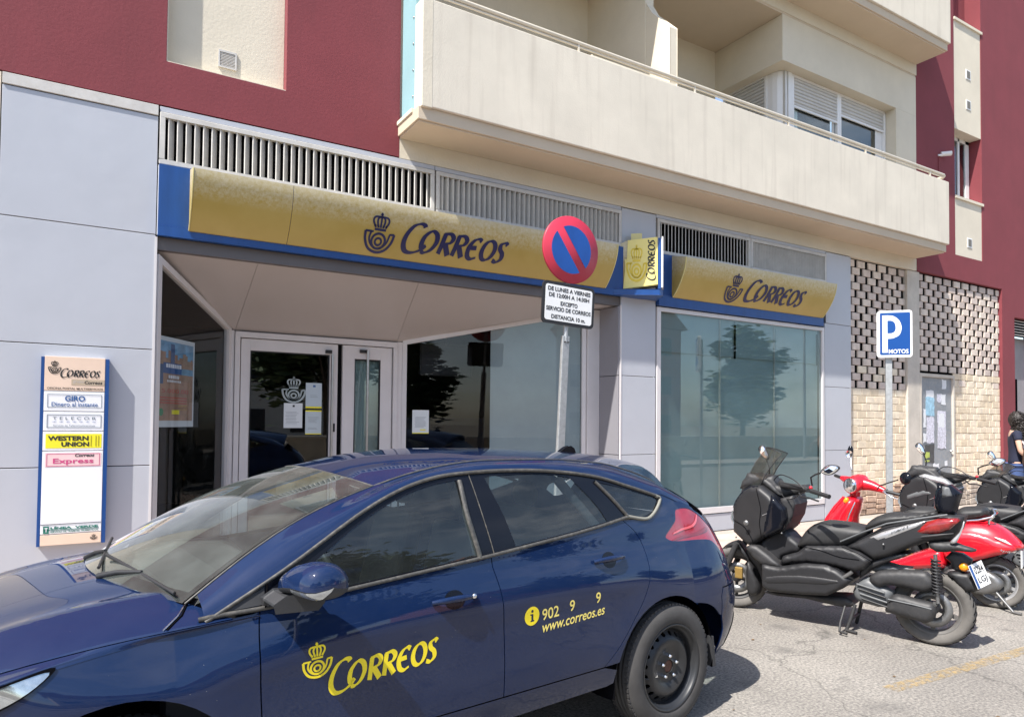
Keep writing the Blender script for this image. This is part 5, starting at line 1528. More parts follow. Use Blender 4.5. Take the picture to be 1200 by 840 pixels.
# fender
hoodedge = smooth([(2.52, 0.862 + 0.045), (2.40, 0.90), (2.24, 0.905)], False, 3)
fend = [(gA[0][0] + G, below(belt, 2.262))] + [(x, z) for x, z in reversed([p for p in belt if p[0] > 2.28])] 
HZ = [(2.20, 0.915), (2.50, 0.893), (2.60, 0.885), (2.74, 0.870), (3.0, 0.835), (3.15, 0.800), (3.3, 0.745), (3.45, 0.66)]   # side top of the wing
fl_ = [(2.285 + G, 0.335)] + [p for p in reversed(shift(gA, G))][1:]
top_f = [(x / 100.0, interp(HZ, x / 100.0)) for x in range(232, 346, 6)]
fender = fl_ + top_f + [(3.46, 0.62), (3.34, 0.58), (3.19, 0.52)]
fender += [p for p in A1 if p[1] > 0.335 and (p[0] < 3.12)]
fender = [p for k, p in enumerate(fender) if k == 0 or math.dist(p, fender[k - 1]) > 0.004]
patch('front_wing', fender, side, M['paint'], car, h=0.018, lip=0.012)
# sill
patch('sill', [(2.31, 0.330), (0.455, 0.330), (0.36, 0.30), (0.368, 0.225), (0.42, 0.215), (2.30, 0.20)], side, M['paint'], car, h=0.04, off=0.002)
# dark under-skin showing in the gaps
under = [(2.30, 0.22), (3.42, 0.55), (3.3, 0.72), (2.62, 0.86), (2.1, 0.90), (1.2, 0.97), (0.1, 1.06), (-0.12, 1.06), (-0.18, 1.18), (-0.42, 1.12), (-0.90, 0.96), (-0.90, 0.3), (-0.6, 0.24)]
under = [p for p in under]
def arch(cx, rr_, a0=0, a1=180): return [(cx + rr_ * math.cos(R(t)), (0.30 if cx > 1 else 0.205) + rr_ * math.sin(R(t))) for t in range(a0, a1 + 1, 12)]
un2 = [(2.25, 0.22)] + arch(2.78, 0.455)[::-1] + [(3.3, 0.5), (3.36, 0.66), (2.62, 0.84), (2.1, 0.88), (1.2, 0.96), (0.1, 1.04), (-0.14, 1.06), (-0.20, 1.17), (-0.42, 1.10), (-0.90, 0.96), (-0.90, 0.3), (-0.60, 0.25)] + arch(-0.085, 0.475)[::-1] + [(0.42, 0.22)]
patch('inner_skin', un2, side, M['gap'], car, h=0.06, off=-0.014)

# roof rail: body colour band between the window tops and the roof
def onrail(c, x):
    for (x0, z0), (x1, z1) in zip(c[:-1], c[1:]):
        if x1 <= x <= x0 and x0 != x1: return z0 + (z1 - z0) * (x - x0) / (x1 - x0)
    return c[0][1] if x > c[0][0] else c[-1][1]
# windscreen edge curve in 3-D: from cowl corner up to the roof corner
def ws_edge(v):        # v 0 base .. 1 top
    return Vector((2.545 + (1.700 - 2.545) * v, 0.715 + (0.585 - 0.715) * v, 0.955 + (1.352 - 0.955) * v + 0.055 * math.sin(math.pi * v)))
rows = []
xs_ = [2.50, 2.42, 2.34, 2.26] + [2.18 - 0.06 * k for k in range(44)]
xs_ = [x for x in xs_ if x > -0.50] + [-0.50]
def rail_top(x):
    if x > 1.695:
        v = (2.545 - x) / (2.545 - 1.700)
        return ws_edge(max(0, min(1, v)))
    p = roof_pos(x, interp(YE, x)); return p
for s in (1, -1):
    rows = []
    for x in xs_:
        zb = onrail(DLO, x) if x > -0.2 else onrail(RAIL_T, x) 
        yb = car_glass_y(x, zb) if x > -0.2 else car_side_y(x, zb)
        P0 = Vector((x, yb + 0.004, zb)); P3 = rail_top(x)
        out = Vector((0, 0.35, 0.9)).normalized() if x < 1.7 else Vector((0.15, 0.6, 0.75)).normalized()
        L_ = (P3 - P0).length
        tz = Vector((0, -0.42, 0.9)).normalized()
        if x < 1.7:
            t3 = Vector((0, 0.93, -0.36)).normalized() 
        else: t3 = Vector((0, 0.75, -0.45)).normalized()
        P1 = P0 + tz * L_ * 0.42; P2 = P3 + t3 * L_ * 0.42
        r_ = []
        for k in range(9):
            t = k / 8
            p = P0 * (1 - t) ** 3 + P1 * 3 * t * (1 - t) ** 2 + P2 * 3 * t * t * (1 - t) + P3 * t ** 3
            r_.append((p.x, s * p.y, p.z))
        rows.append(r_)
    b = MB(); b.grid(rows)
    b.build('roof_rail', M['paint'], car, recalc=True)
# roof skin
rf = []
ff = [(1.815 - 0.125 * (y / 0.58) ** 2 if abs(y) < 0.58 else 1.69, y) for y in [0.575 * k / 8 for k in range(-8, 9)]]
back = [(-0.60 + 0.10 * (y / 0.5) ** 2, y) for y in [0.50 * k / 8 for k in range(8, -9, -1)]]
sideR = [(x, interp(YE, x) - 0.006) for x in [1.6 - 0.15 * k for k in range(14)] if x > -0.48]
loop = ff + sideR + back + [(x, -y) for x, y in reversed(sideR)]
patch('roof', loop, roof, M['paint'], car, h=0.06, lip=0.01)
# ditch mouldings
for s in (1, -1):
    pts = [roof_pos(x, interp(YE, x)) for x in [1.69 - 0.08 * k for k in range(27)]]
    MB().tube([(p.x, s * (p.y - 0.002), p.z + 0.002) for p in pts], 0.0055, 6).build('roof_moulding', M['trim'], car)
# spoiler lip
sp = MB()
pr_ = [(-0.60 + 0.10 * (y / 0.5) ** 2, y) for y in [0.5 * k / 8 for k in range(-8, 9)]]
rows = []
for x, y in pr_:
    p = roof_pos(x, y); rows.append([(p.x, p.y, p.z - 0.001), (p.x - 0.025, p.y * 1.01, p.z - 0.012), (p.x - 0.022, p.y * 1.01, p.z - 0.026), (p.x + 0.05, p.y, p.z - 0.045)])
sp.grid(rows); sp.build('spoiler', M['paint'], car)
# windscreen
def ws_pos(u, v):
    e = ws_edge(v)
    bx = 2.785 + (1.820 - 2.785) * v; bz = 1.000 + (1.412 - 1.000) * v + 0.050 * math.sin(math.pi * v)
    a = abs(u)
    return Vector((bx + (e.x - bx) * a ** 2.1, e.y * u, bz + (e.z - bz) * a ** 2.1))
wsf = with_normal(ws_pos)
ws = patch('windscreen', [(-0.985, 0.0), (0.985, 0.0), (0.985, 0.995), (-0.985, 0.995)], wsf, M['wsglass'], car, h=0.08, off=0.001)
b = MB()
for s in (1, -1):
    b.tube([tuple(Vector((ws_edge(v).x, s * ws_edge(v).y, ws_edge(v).z)) ) for v in [k / 12 for k in range(13)]], 0.0045, 6)
b.tube([tuple(ws_pos(u / 8, 1.0)) for u in range(-8, 9)], 0.004, 6)
b.build('windscreen_seal', M['trim'], car)
b = MB(); rows = []
for u in range(-8, 9): rows.append([tuple(wsf(u / 8 * .99, v)[0] - wsf(u / 8 * .99, v)[1] * 0.006) for v in (0.0, 0.03, 0.055)])
b.grid(rows); 
for s in (1, -1):
    rows = [[tuple(wsf(s * u, v)[0] - wsf(s * u, v)[1] * 0.004) for u in (0.985, 0.965, 0.95)] for v in [k / 12 for k in range(13)]]
    b.grid(rows)
rows = [[tuple(wsf(u / 8 * .97, v)[0] - wsf(u / 8 * .97, v)[1] * 0.004) for v in (0.95, 0.97, 0.995)] for u in range(-8, 9)]
b.grid(rows)
b.build('glass_border', M['gap'], car)
# hood: clam bonnet
HC = [(2.55, 1.015), (2.78, 0.995), (3.0, 0.960), (3.2, 0.912), (3.35, 0.855), (3.47, 0.780), (3.53, 0.72)]
HYE = [(2.3, 0.835), (2.5, 0.832), (2.75, 0.815), (3.0, 0.785), (3.15, 0.745), (3.3, 0.665), (3.42, 0.56), (3.53, 0.36)]
HE = [(2.3, 0.905), (2.5, 0.897), (2.75, 0.880), (3.0, 0.848), (3.15, 0.815), (3.3, 0.765), (3.45, 0.70), (3.53, 0.66)]
def hood_pos(x, y):
    ye = interp(HYE, x); t = min(1.15, abs(y) / ye)
    zc = interp(HC, x); ze = interp(HE, x)
    z = zc - (zc - ze) * (0.42 * t ** 2 + 0.58 * t ** 5)
    # pressed ridge running from the pillar to the nose
    yr = 0.60 - 0.10 * (x - 2.55)
    z += 0.010 * math.exp(-((abs(y) - yr) / 0.05) ** 2) - 0.006 * math.exp(-((abs(y) - yr + 0.10) / 0.07) ** 2)
    return Vector((x, y, z))
hood = with_normal(hood_pos)
rear_edge = [(2.755 - 0.225 * (abs(y) / 0.70) ** 2.2, y) for y in [0.70 * k / 10 for k in range(-10, 11)]]
sideH = [(2.44, 0.80), (2.40, 0.832)] + [(x, interp(HYE, x)) for x in [2.5 + 0.07 * k for k in range(14)]]
nose = [(3.50 - 0.10 * (y / 0.42) ** 2, y) for y in [0.42 * k / 6 for k in range(6, -7, -1)]]
loop = rear_edge + sideH + nose + [(x, -y) for x, y in reversed(sideH)]
patch('bonnet', loop, hood, M['paint'], car, h=0.035, lip=0.012)
# crown of the wing between bonnet edge and side
for s in (1, -1):
    rows = []
    for k in range(24):
        x = 2.30 + k * 0.05
        P0 = hood_pos(x, interp(HYE, x) + 0.004); zf = interp(HZ, x) - 0.013; P3 = Vector((x, car_side_y(x, zf) + 0.0015, zf))
        t0 = (hood_pos(x, interp(HYE, x) + 0.004) - hood_pos(x, interp(HYE, x) - 0.02)).normalized(); t3 = (Vector((x, car_side_y(x, zf), zf)) - Vector((x, car_side_y(x, zf - 0.03), zf - 0.03))).normalized()
        L_ = (P3 - P0).length
        P1 = P0 + t0 * L_ * 0.4; P2 = P3 + t3 * L_ * 0.4
        rows.append([tuple(Vector((q.x, s * q.y, q.z))) for q in [P0 * (1 - t) ** 3 + P1 * 3 * t * (1 - t) ** 2 + P2 * 3 * t * t * (1 - t) + P3 * t ** 3 for t in [j / 6 for j in range(7)]]])
    b = MB(); b.grid(rows); b.build('wing_crown', M['paint'], car, recalc=True)
# cowl and wiper well
rows = []
for k in range(-12, 13):
    y = 0.70 * k / 12
    xr = 2.755 - 0.225 * (abs(y) / 0.70) ** 2.2; p = hood_pos(xr, y); q = ws_pos(max(-0.98, min(0.98, y / 0.715)), 0.03)
    rows.append([(p.x + 0.05, p.y, p.z - 0.03), (p.x - 0.01, p.y, p.z - 0.035), (q.x - 0.04, q.y, q.z - 0.012)])
b = MB(); b.grid(rows); b.build('cowl_panel', M['black'], car)
wp = MB()
def wiper(p0, p1, arm0):
    A = wsf(*p0); Bq = wsf(*p1)
    a = A[0] + A[1] * 0.022; c = Bq[0] + Bq[1] * 0.022
    wp.tube([tuple(a), tuple((a + c) / 2 + Vector((0, 0, .004))), tuple(c)], 0.007, 6)
    o = Vector(arm0); wp.tube([tuple(o), tuple(o + (a + (c - a) * .45 - o) * 0.45 + Vector((0, 0, 0.014))), tuple(a + (c - a) * 0.45 + Vector((0, 0, 0.012)))], [0.014, 0.010, 0.007], 8)
wiper((0.93, 0.02), (0.10, 0.075), (2.77, 0.22, 1.0)); wiper((0.25, 0.02), (-0.55, 0.10), (2.76, -0.25, 1.0))
wp.build('wiper', M['black'], car)
MB().tube([(2.70, 0.42, 0.965), (2.60, 0.60, 0.955)], 0.018, 8).build('wiper_cap', M['pvc'], car)

MB().tube([tuple(hood_pos(x, y) + Vector((0, 0, 0.002))) for x, y in ((2.545, 0.71), (2.58, 0.765), (2.64, 0.818))], 0.0035, 6).build('shut_line_and_glint', M['chrome'], car)  # bright tube added as the reflection along the bonnet's rear edge
MB().tube([tuple(hood_pos(x, y) + Vector((0, 0, 0.0005))) for x, y in ((2.535, 0.705), (2.567, 0.765), (2.627, 0.818))], 0.005, 6).build('shut_line_and_glint', M['gap'], car)
# pillar foot filling between wing and windscreen
b = MB()
q0 = [tuple(ws_edge(v)) for v in (0, 0.06, 0.12, 0.2, 0.3)]
rows = []
for v, x in ((0.0, 2.50), (0.05, 2.45), (0.1, 2.40), (0.16, 2.34), (0.22, 2.28), (0.3, 2.2)):
    e = ws_edge(v); zb = onrail(DLO, x); bpt = Vector((x, car_glass_y(x, zb) + 0.004, zb))
    mid = (e + bpt) / 2 + Vector((0, 0.012, 0.014)); rows.append([tuple(e), tuple((e + mid) / 2 + Vector((0, .004, .006))), tuple(mid), tuple((mid + bpt) / 2 + Vector((0, .005, .003))), tuple(bpt)])

# side windows: everything on the glass surface
lowr = [(x, below(belt, x)) for x in [2.46, 2.3, 2.1, 1.95, 1.6, 1.3, 1.165, 0.9, 0.6, 0.4, 0.16]]
def glasspoly(name, loop, m, off, parent=car, h=0.05, lip=0.0): return patch(name, loop, glas, m, parent, h=h, off=off, lip=lip)
dlo_loop = [(x, z) for x, z in DLO] + list(reversed([(-0.175, 1.155), (-0.090, 1.10), (0.0, 1.075)]))[::-1] + [(x, z) for x, z in reversed(lowr)]
# glass panes
g1 = smooth([(2.150, 1.015), (2.02, 1.10), (1.83, 1.215), (1.62, 1.305), (1.45, 1.350), (1.30, 1.368)], False, 4) + [(1.292, 1.20), (1.268, 1.03)] + [(x, below(belt, x) + 0.022) for x in (1.262, 1.5, 1.75, 1.95, 2.10)]
g2 = smooth([(1.125, 1.378), (0.9, 1.382), (0.70, 1.374), (0.545, 1.352)], False, 4) + smooth([(0.545, 1.352), (0.45, 1.26), (0.375, 1.17), (0.330, 1.09)], False, 4)[1:] + [(x, below(belt, x) + 0.022) for x in (0.335, 0.6, 0.8, 1.022)] + [(1.06, 1.18)]
g3 = smooth([(0.335, 1.318), (0.15, 1.278), (-0.02, 1.235), (-0.155, 1.195), (-0.150, 1.165), (-0.095, 1.125), (0.0, 1.104), (0.125, 1.106)], False, 4) + [(0.24, 1.22)]
pl_ = patch('front_side_window', g1, glas, M['carglass'], car, h=0.08, off=-0.004)
patch('rear_side_window', g2, glas, M['carglass'], car, h=0.08, off=-0.004)
patch('quarter_window', g3, glas, M['carglass'], car, h=0.08, off=-0.004)
# black surround with the three holes
patch('window_surround', dlo_loop, glas, M['gloss'], car, holes=[g1, g2, g3], h=0.05, off=-0.001)
# mouldings along top and bottom
def curve3(c, off=0.004): return [tuple(glas(x, z)[0] + glas(x, z)[1] * off) for x, z in c]
def band(name, c, w_, m, off=0.003, sgn_=1, n=60, d=0.006):
    C_ = resample(c, n); rows = []
    for i, (x, z) in enumerate(C_):
        a = C_[max(0, i - 1)]; e = C_[min(len(C_) - 1, i + 1)]
        dx, dz = e[0] - a[0], e[1] - a[1]; l = math.hypot(dx, dz) or 1
        nx, nz = -dz / l * sgn_, dx / l * sgn_
        r_ = []
        for t, o_ in ((0.0, -0.004), (0.0, d), (0.5, d + 0.003), (1.0, d), (1.0, -0.004)):
            p, n_ = glas(x + nx * w_ * t, z + nz * w_ * t); r_.append(tuple(p + n_ * (off + o_)))
        rows.append(r_)
    b = MB(); b.grid(rows); return b.build(name, m, car)
band('window_moulding', DLO[:-1], 0.014, M['trim'], sgn_=1)
band('window_moulding', [(2.52, 0.903)] + lowr[:] , 0.016, M['trim'], sgn_=-1)
band('window_moulding', smooth([(-0.160, 1.218), (-0.205, 1.196), (-0.175, 1.155), (-0.090, 1.10), (0.0, 1.078), (0.16, 1.105)], False, 6), 0.016, mat('moulding_bright', (0.20, 0.195, 0.165), 0.4, var=0.15), sgn_=1, n=40)
band('window_seal', smooth([(1.292, 1.366), (1.292, 1.20), (1.262, 1.005)], False, 5), 0.022, M['trim'], sgn_=-1, n=16)
band('window_seal', smooth([(0.345, 1.325), (0.24, 1.22), (0.14, 1.108)], False, 5), 0.016, M['trim'], sgn_=1, n=16)
band('window_seal', smooth([(2.262, 1.010), (2.262, 0.99), (2.275, 0.92)], False, 4), 0.006, M['gap'], off=0.006, sgn_=1, n=8)
band('window_seal', smooth([(1.215, 1.40), (1.19, 1.2), (1.160, 1.0)], False, 4), 0.004, M['trim'], off=0.0, sgn_=1, n=12, d=0.002)
glasspoly('mirror_triangle', [(2.10, 1.04), (2.10, 0.945), (2.255, 0.928), (2.255, 0.955)], M['tplast'], 0.002)
glasspoly('corner_triangle', [(2.275, 0.995), (2.275, 0.935), (2.46, 0.925)], M['tplast'], 0.002)

# door handles with their cups
def handle(xf_, xr_, z, key):
    cx = xf_ * 0.48 + xr_ * 0.52
    cup = smooth([(cx + 0.055 * math.cos(t), z + 0.004 + 0.042 * math.sin(t)) for t in [2 * math.pi * k / 12 for k in range(12)]], True, 2)
    d = fd if key else rdo
    patch('handle_cup', cup, side, M['gloss'], d, h=0.02, off=0.0015)
    pts = []; rr_ = []
    for k in range(11):
        t = k / 10; x = xf_ + (xr_ - xf_) * t; p, n = side(x, z + 0.006 - 0.002 * k * 0)
        pts.append(tuple(p + n * (0.006 + 0.026 * math.sin(math.pi * min(1, max(0, t))) ** 0.5))); rr_.append(0.010 + 0.005 * math.sin(math.pi * t))
    b = MB(); b.tube(pts, rr_, 10); h_ = b.build('door_handle', M['paint'], d)
    if key:
        p, n = side(xr_ + 0.022, z + 0.006); b = MB(); b.ball(tuple(p + n * 0.030), 0.013, 10, 6); b.build('lock_barrel', M['chrome'], d)
handle(1.548, 1.315, 0.835, True); handle(0.512, 0.268, 0.895, False)

# mirror
mroot = MB()
def mshape(n=20):
    rows = []
    # lofted along y from 0.90 to 1.10
    secs = [(0.880, 2.215, 1.000, 0.03, 0.03), (0.895, 2.195, 1.005, 0.080, 0.062), (0.94, 2.175, 1.020, 0.100, 0.078), (1.00, 2.160, 1.030, 0.108, 0.086), (1.06, 2.152, 1.032, 0.108, 0.088), (1.10, 2.148, 1.028, 0.098, 0.080), (1.122, 2.145, 1.022, 0.07, 0.06), (1.132, 2.140, 1.018, 0.02, 0.02), (1.1325, 2.140, 1.018, 0.0005, 0.0005)]
    return secs
secs = mshape()
cap = MB(); low = MB(); rows = []; rows2 = []
secs = [(y, cx - 0.012, cz + 0.022, rx * 0.86, rz * 0.84) for y, cx, cz, rx, rz in secs]
for y, cx, cz, rx, rz in secs:
    r1 = []; r2 = []
    for k in range(21):
        a = math.pi * (k / 20.0)
        # upper shell: rounded to the front, flat glass behind
        r1.append((cx + rx * 1.0 * math.cos(a), y, cz - rz * 0.35 + rz * 1.25 * math.sin(a) ** 0.8))
    for k in range(11):
        a = math.pi + math.pi * k / 10
        r2.append((cx + rx * math.cos(a), y, cz - rz * 0.35 + rz * 0.55 * math.sin(a)))
    rows.append(r1); rows2.append(r2)
mo = thing.__call__ if False else None
mir = cap.grid(rows).build('door_mirror', M['paint'], car, recalc=True)
low.grid(rows2); low.build('mirror_base', M['tplast'], mir, recalc=True)
st = MB(); st.grid([[(2.17, 0.88, 0.925), (2.17, 0.88, 0.985)], [(2.25, 0.90, 0.93), (2.25, 0.90, 0.975)]])
b = MB(); b.prism([(2.285, 0.945), (2.13, 0.935), (2.11, 0.955), (2.10, 0.985), (2.25, 0.988), (2.29, 0.965)], 0.84, 0.99, 'y'); b.build('mirror_stalk', M['tplast'], mir, bevel=0.01)
ind = MB(); ind.grid([[(2.255 - 0.002 * k + 0.0, 0.93 + 0.022 * k, 0.978), (2.268 - 0.0022 * k, 0.93 + 0.022 * k, 0.990), (2.262 - 0.0022 * k, 0.93 + 0.022 * k, 1.004)] for k in range(9)])
ind2 = MB()
rows = []
for y, cx, cz, rx, rz in secs[3:9]:
    rows.append([(cx + rx * 1.05 * math.cos(a), y * 1.004, cz - rz * 0.35 + rz * 0.60 * math.sin(a)) for a in [R(t) for t in (-58, -45, -30, -15, -3)]])
ind2.grid(rows); ind2.build('indicator', M['lampglass'], mir)

# wheels
def wheel(x, z, yface, label=None):
    w = bpy.data.objects.new('wheel', None); link(w, car); w.location = (x, yface, z)
    b = MB(); Rr, Ri = 0.316, 0.213
    w.scale = (1.175, 1.0, 1.175)
    prof = [(0.209, -0.018), (Ri + 0.006, -0.002), (0.235, 0.004), (0.262, 0.006), (0.285, -0.003), (0.302, -0.018), (0.311, -0.034), (0.3155, -0.055), (0.3155, -0.062), (0.309, -0.064), (0.309, -0.072), (0.3160, -0.074), (0.3165, -0.092), (0.309, -0.094), (0.309, -0.104), (0.3165, -0.106), (0.3165, -0.126), (0.309, -0.128), (0.309, -0.136), (0.3155, -0.138), (0.3155, -0.158), (0.300, -0.19), (0.25, -0.205), (0.205, -0.19)]
    b.lathe(prof, 'y', (0, 0, 0), 72)
    b.build('tyre', M['tyre'], w)
    # shoulder blocks
    s = MB()
    for k in range(72):
        a = 2 * math.pi * k / 72; ca, sa = math.cos(a), math.sin(a)
        rot_ = Matrix(((ca, 0, -sa), (0, 1, 0), (sa, 0, ca)))
        s.cbox((0.3075 * ca, -0.040, 0.3075 * sa), (0.012, 0.034, 0.017), rot_)
        s.cbox((0.3105 * ca, -0.155, 0.3105 * sa), (0.012, 0.034, 0.017), rot_)
    s.build('tread_blocks', M['tyre'], w)['kind'] = 'stuff'
    r = MB()
    r.lathe([(0.212, -0.020), (0.217, -0.008), (0.214, 0.000), (0.207, -0.002), (0.203, -0.012), (0.196, -0.028), (0.190, -0.032), (0.188, -0.050), (0.183, -0.075)], 'y', (0, 0, 0), 64)
    r.build('rim', M['rimsteel'], w)
    # disc with real holes
    def prof_y(d):
        return interp([(0.0, -0.030), (0.036, -0.030), (0.04, -0.042), (0.075, -0.044), (0.10, -0.030), (0.13, -0.022), (0.148, -0.034), (0.165, -0.052), (0.188, -0.068)], d)
    outer = ring(0, 0, 0.187, 60); holes = [ring(0, 0, 0.033, 20)]
    for k in range(20):
        a = 2 * math.pi * (k + 0.5) / 20
        holes.append([(0.163 * math.cos(a) + 0.0115 * math.cos(t) * math.cos(a) - 0.0125 * math.sin(t) * math.sin(a), 0.163 * math.sin(a) + 0.0115 * math.cos(t) * math.sin(a) + 0.0125 * math.sin(t) * math.cos(a)) for t in [2 * math.pi * j / 10 for j in range(10)]])
    f = lambda u, v: Vector((u, prof_y(math.hypot(u, v)), v))
    def fn(u, v):
        e = 0.002; p = f(u, v); n = (f(u + e, v) - f(u - e, v)).cross(f(u, v + e) - f(u, v - e)).normalized()
        if n.y < 0: n = -n
        return p, n
    patch('disc', outer, fn, M['rimsteel'], w, holes=holes, h=0.014, lip=0.006)
    MB().lathe([(0.0, -0.038), (0.018, -0.038), (0.030, -0.034), (0.033, -0.048)], 'y', (0, 0, 0), 20).build('hub', mat('rusty_hub', (0.10, 0.045, 0.03), 0.8, var=0.3, vs=30), w)
    for k in range(5):
        a = 2 * math.pi * k / 5 + 0.35
        MB().lathe([(0.0, -0.012), (0.006, -0.013), (0.010, -0.020), (0.011, -0.048)], 'y', (0.054 * math.cos(a), 0, 0.054 * math.sin(a)), 6, smooth=False).build('wheel_nut', M['chrome'], w)
    MB().lathe([(0.0, -0.085), (0.18, -0.085)], 'y', (0, 0, 0), 32).build('brake_drum', M['gap'], w)
    MB().tube([(0.19, -0.03, -0.02), (0.165, -0.015, -0.028)], 0.004, 6).build('valve', M['black'], w)
    return w
w1 = wheel(-0.112, 0.215, 0.893)
w2 = copy_tree(w1, car); w2.location = (2.76, 0.875, 0.210)
w3 = copy_tree(w1, car); w3.location = (-0.105, -0.885, 0.210); w3.rotation_euler = (0, 0, math.pi)
w4 = copy_tree(w1, car); w4.location = (2.76, -0.875, 0.210); w4.rotation_euler = (0, 0, math.pi)
# arch liners
for cx, cz, rk in ((-0.085, 0.205, 1.19), (2.78, 0.298, 1.15)):
    for s in (1, -1):
        b = MB(); rows = []
        for t in range(-10, 195, 10):
            a = R(t); rows.append([(cx + rk * rr_ * math.cos(a), s * y, cz + rk * rr_ * math.sin(a)) for rr_, y in ((0.372, 0.872), (0.385, 0.84), (0.39, 0.80), (0.39, 0.60), (0.05, 0.58))])
        b.grid(rows); b.build('arch_liner', M['gap'], car)
MB().prism([(-0.56, 0.13), (-0.535, 0.32), (-0.515, 0.32), (-0.53, 0.13)], 0.80, 0.872, 'y').build('mud_flap', M['tplast'], car)
# underbody and far side
MB().box(-0.45, 3.1, -0.74, 0.74, 0.17, 0.24).build('underbody', M['gap'], car)
def mir_side(u, v):
    p, n = side(u, v); return Vector((p.x, -p.y, p.z)), Vector((n.x, -n.y, n.z))
patch('far_side', [(2.34, 0.30)] + [p for p in reversed(A1) if p[1] > 0.3][::-1][::-1] + [(3.1, 0.6), (3.42, 0.64)] + list(reversed(top_f)) + list(belt)[6:] + dl_r[::-1][0:1] + [(-0.205, 1.205)] + qtop + [(-0.6, 1.06), (-1.60, 1.0), (-1.60, 0.22), (-0.56, 0.22)] + [p for p in A0 if p[1] > 0.3][::-1] + [(0.375, 0.30)], mir_side, M['paint'], car, h=0.05)
for nm, lp, m_ in (('front_side_window', g1, 'carglass'), ('rear_side_window', g2, 'carglass'), ('quarter_window', g3, 'carglass')):
    def mg(u, v):
        p, n = glas(u, v); return Vector((p.x, -p.y, p.z)), Vector((n.x, -n.y, n.z))
    patch(nm, lp, mg, M[m_], car, h=0.1, off=-0.004)
patch('window_surround', dlo_loop, mg, M['gloss'], car, holes=[g1, g2, g3], h=0.06)
# front end
b = MB(); rows = []
for z in (0.2, 0.35, 0.5, 0.62, 0.70):
    rows.append([(3.52 - 0.02 * abs(z - 0.5) - (3.50 - 3.10) * (abs(t)) ** 2.6, 0.80 * t, z) for t in [k / 10 for k in range(-10, 11)]])
b.grid(rows); b.build('front_bumper', M['paint'], car)
# headlight on the wing corner
hl = smooth([(2.965, 0.835), (3.08, 0.815), (3.25, 0.765), (3.36, 0.70), (3.30, 0.67), (3.15, 0.715), (3.03, 0.775)], True, 4)
h1 = patch('headlight', hl, side, M['lampglass'], car, h=0.03, off=0.004)
patch('headlight_rim', [(a * 1.0, c) for a, c in hl], side, M['gap'], h1, holes=[[(3.14 + (a - 3.14) * 0.90, 0.762 + (c - 0.762) * 0.84) for a, c in hl]], h=0.03, off=0.006)
# inside
IN = MB()
for y in (0.36, -0.36):
    IN.cbox((1.42, y, 0.52), (0.52, 0.50, 0.16)); IN.cbox((1.10, y, 0.82), (0.13, 0.46, 0.58), Matrix.Rotation(R(-14), 3, 'Y'))
IN.cbox((0.45, 0, 0.52), (0.5, 1.2, 0.16)); IN.cbox((0.12, 0, 0.82), (0.13, 1.2, 0.50), Matrix.Rotation(R(-16), 3, 'Y'))
IN.build('seats', M['seat'], car, bevel=0.04, seg=3)
for x, y, z in ((1.02, 0.36, 1.23), (1.02, -0.36, 1.23), (0.02, 0.35, 1.14), (0.02, -0.35, 1.14)):
    b = MB(); b.ball((x, y, z), 1.0, 14, 8, sq=(0.055, 0.135, 0.095)); b.tube([(x, y - .05, z - .17), (x, y - .05, z)], 0.006, 6); b.tube([(x, y + .05, z - .17), (x, y + .05, z)], 0.006, 6)
    b.build('headrest', M['seat'], car)
b = MB(); b.prism([(2.52, 0.90), (2.28, 0.955), (2.02, 0.945), (1.93, 0.86), (1.95, 0.6), (2.5, 0.6)], -0.67, 0.67, 'y'); b.build('dashboard', mat('dash', (0.045, 0.045, 0.047), 0.7, var=0.1), car, bevel=0.03, seg=3)
b = MB(); pts = [(1.86 + 0.07 * math.sin(t), 0.36 + 0.185 * math.cos(t), 0.93 + 0.17 * math.sin(t)) for t in [2 * math.pi * k / 24 for k in range(24)]]
b.tube(pts, 0.016, 8, closed=True); b.cbox((1.865, 0.36, 0.93), (0.04, 0.14, 0.11)); b.build('steering_wheel', M['black'], car)
b = MB(); b.box(-0.5, 2.0, -0.70, 0.70, 0.24, 0.40); b.box(2.0, 2.60, -0.70, 0.70, 0.30, 0.80); b.box(-0.50, -0.10, -0.62, 0.62, 0.85, 0.90); b.build('cabin_floor', M['seat'], car)
b = MB(); rows = [[tuple(roof_pos(x, y * interp(YE, x)) - Vector((0, 0, 0.035))) for y in (-0.97, -0.5, 0, 0.5, 0.97)] for x in (1.74, 1.5, 1.1, 0.6, 0.1, -0.3)]
b.grid(rows); b.build('headliner', mat('headliner', (0.30, 0.30, 0.29), 0.9), car)
b = MB()
for s in (1, -1):
    MB().tube([(1.20, s * 0.76, 0.98), (1.23, s * 0.60, 1.38)], 0.028, 8).build('inner_pillar', M['seat'], car)
    MB().tube([(0.36, s * 0.74, 1.05), (0.55, s * 0.59, 1.34)], 0.028, 8).build('inner_pillar', M['seat'], car)
MB().cbox((1.90, 0.0, 1.30), (0.03, 0.24, 0.075)).build('interior_mirror', M['black'], car, bevel=0.01)
# aerial fin
MB().prism([(0.02, 1.445), (-0.14, 1.428), (-0.12, 1.475), (-0.09, 1.492), (-0.05, 1.485)], -0.018, 0.018, 'y').build('aerial', M['gloss'], car, bevel=0.006)
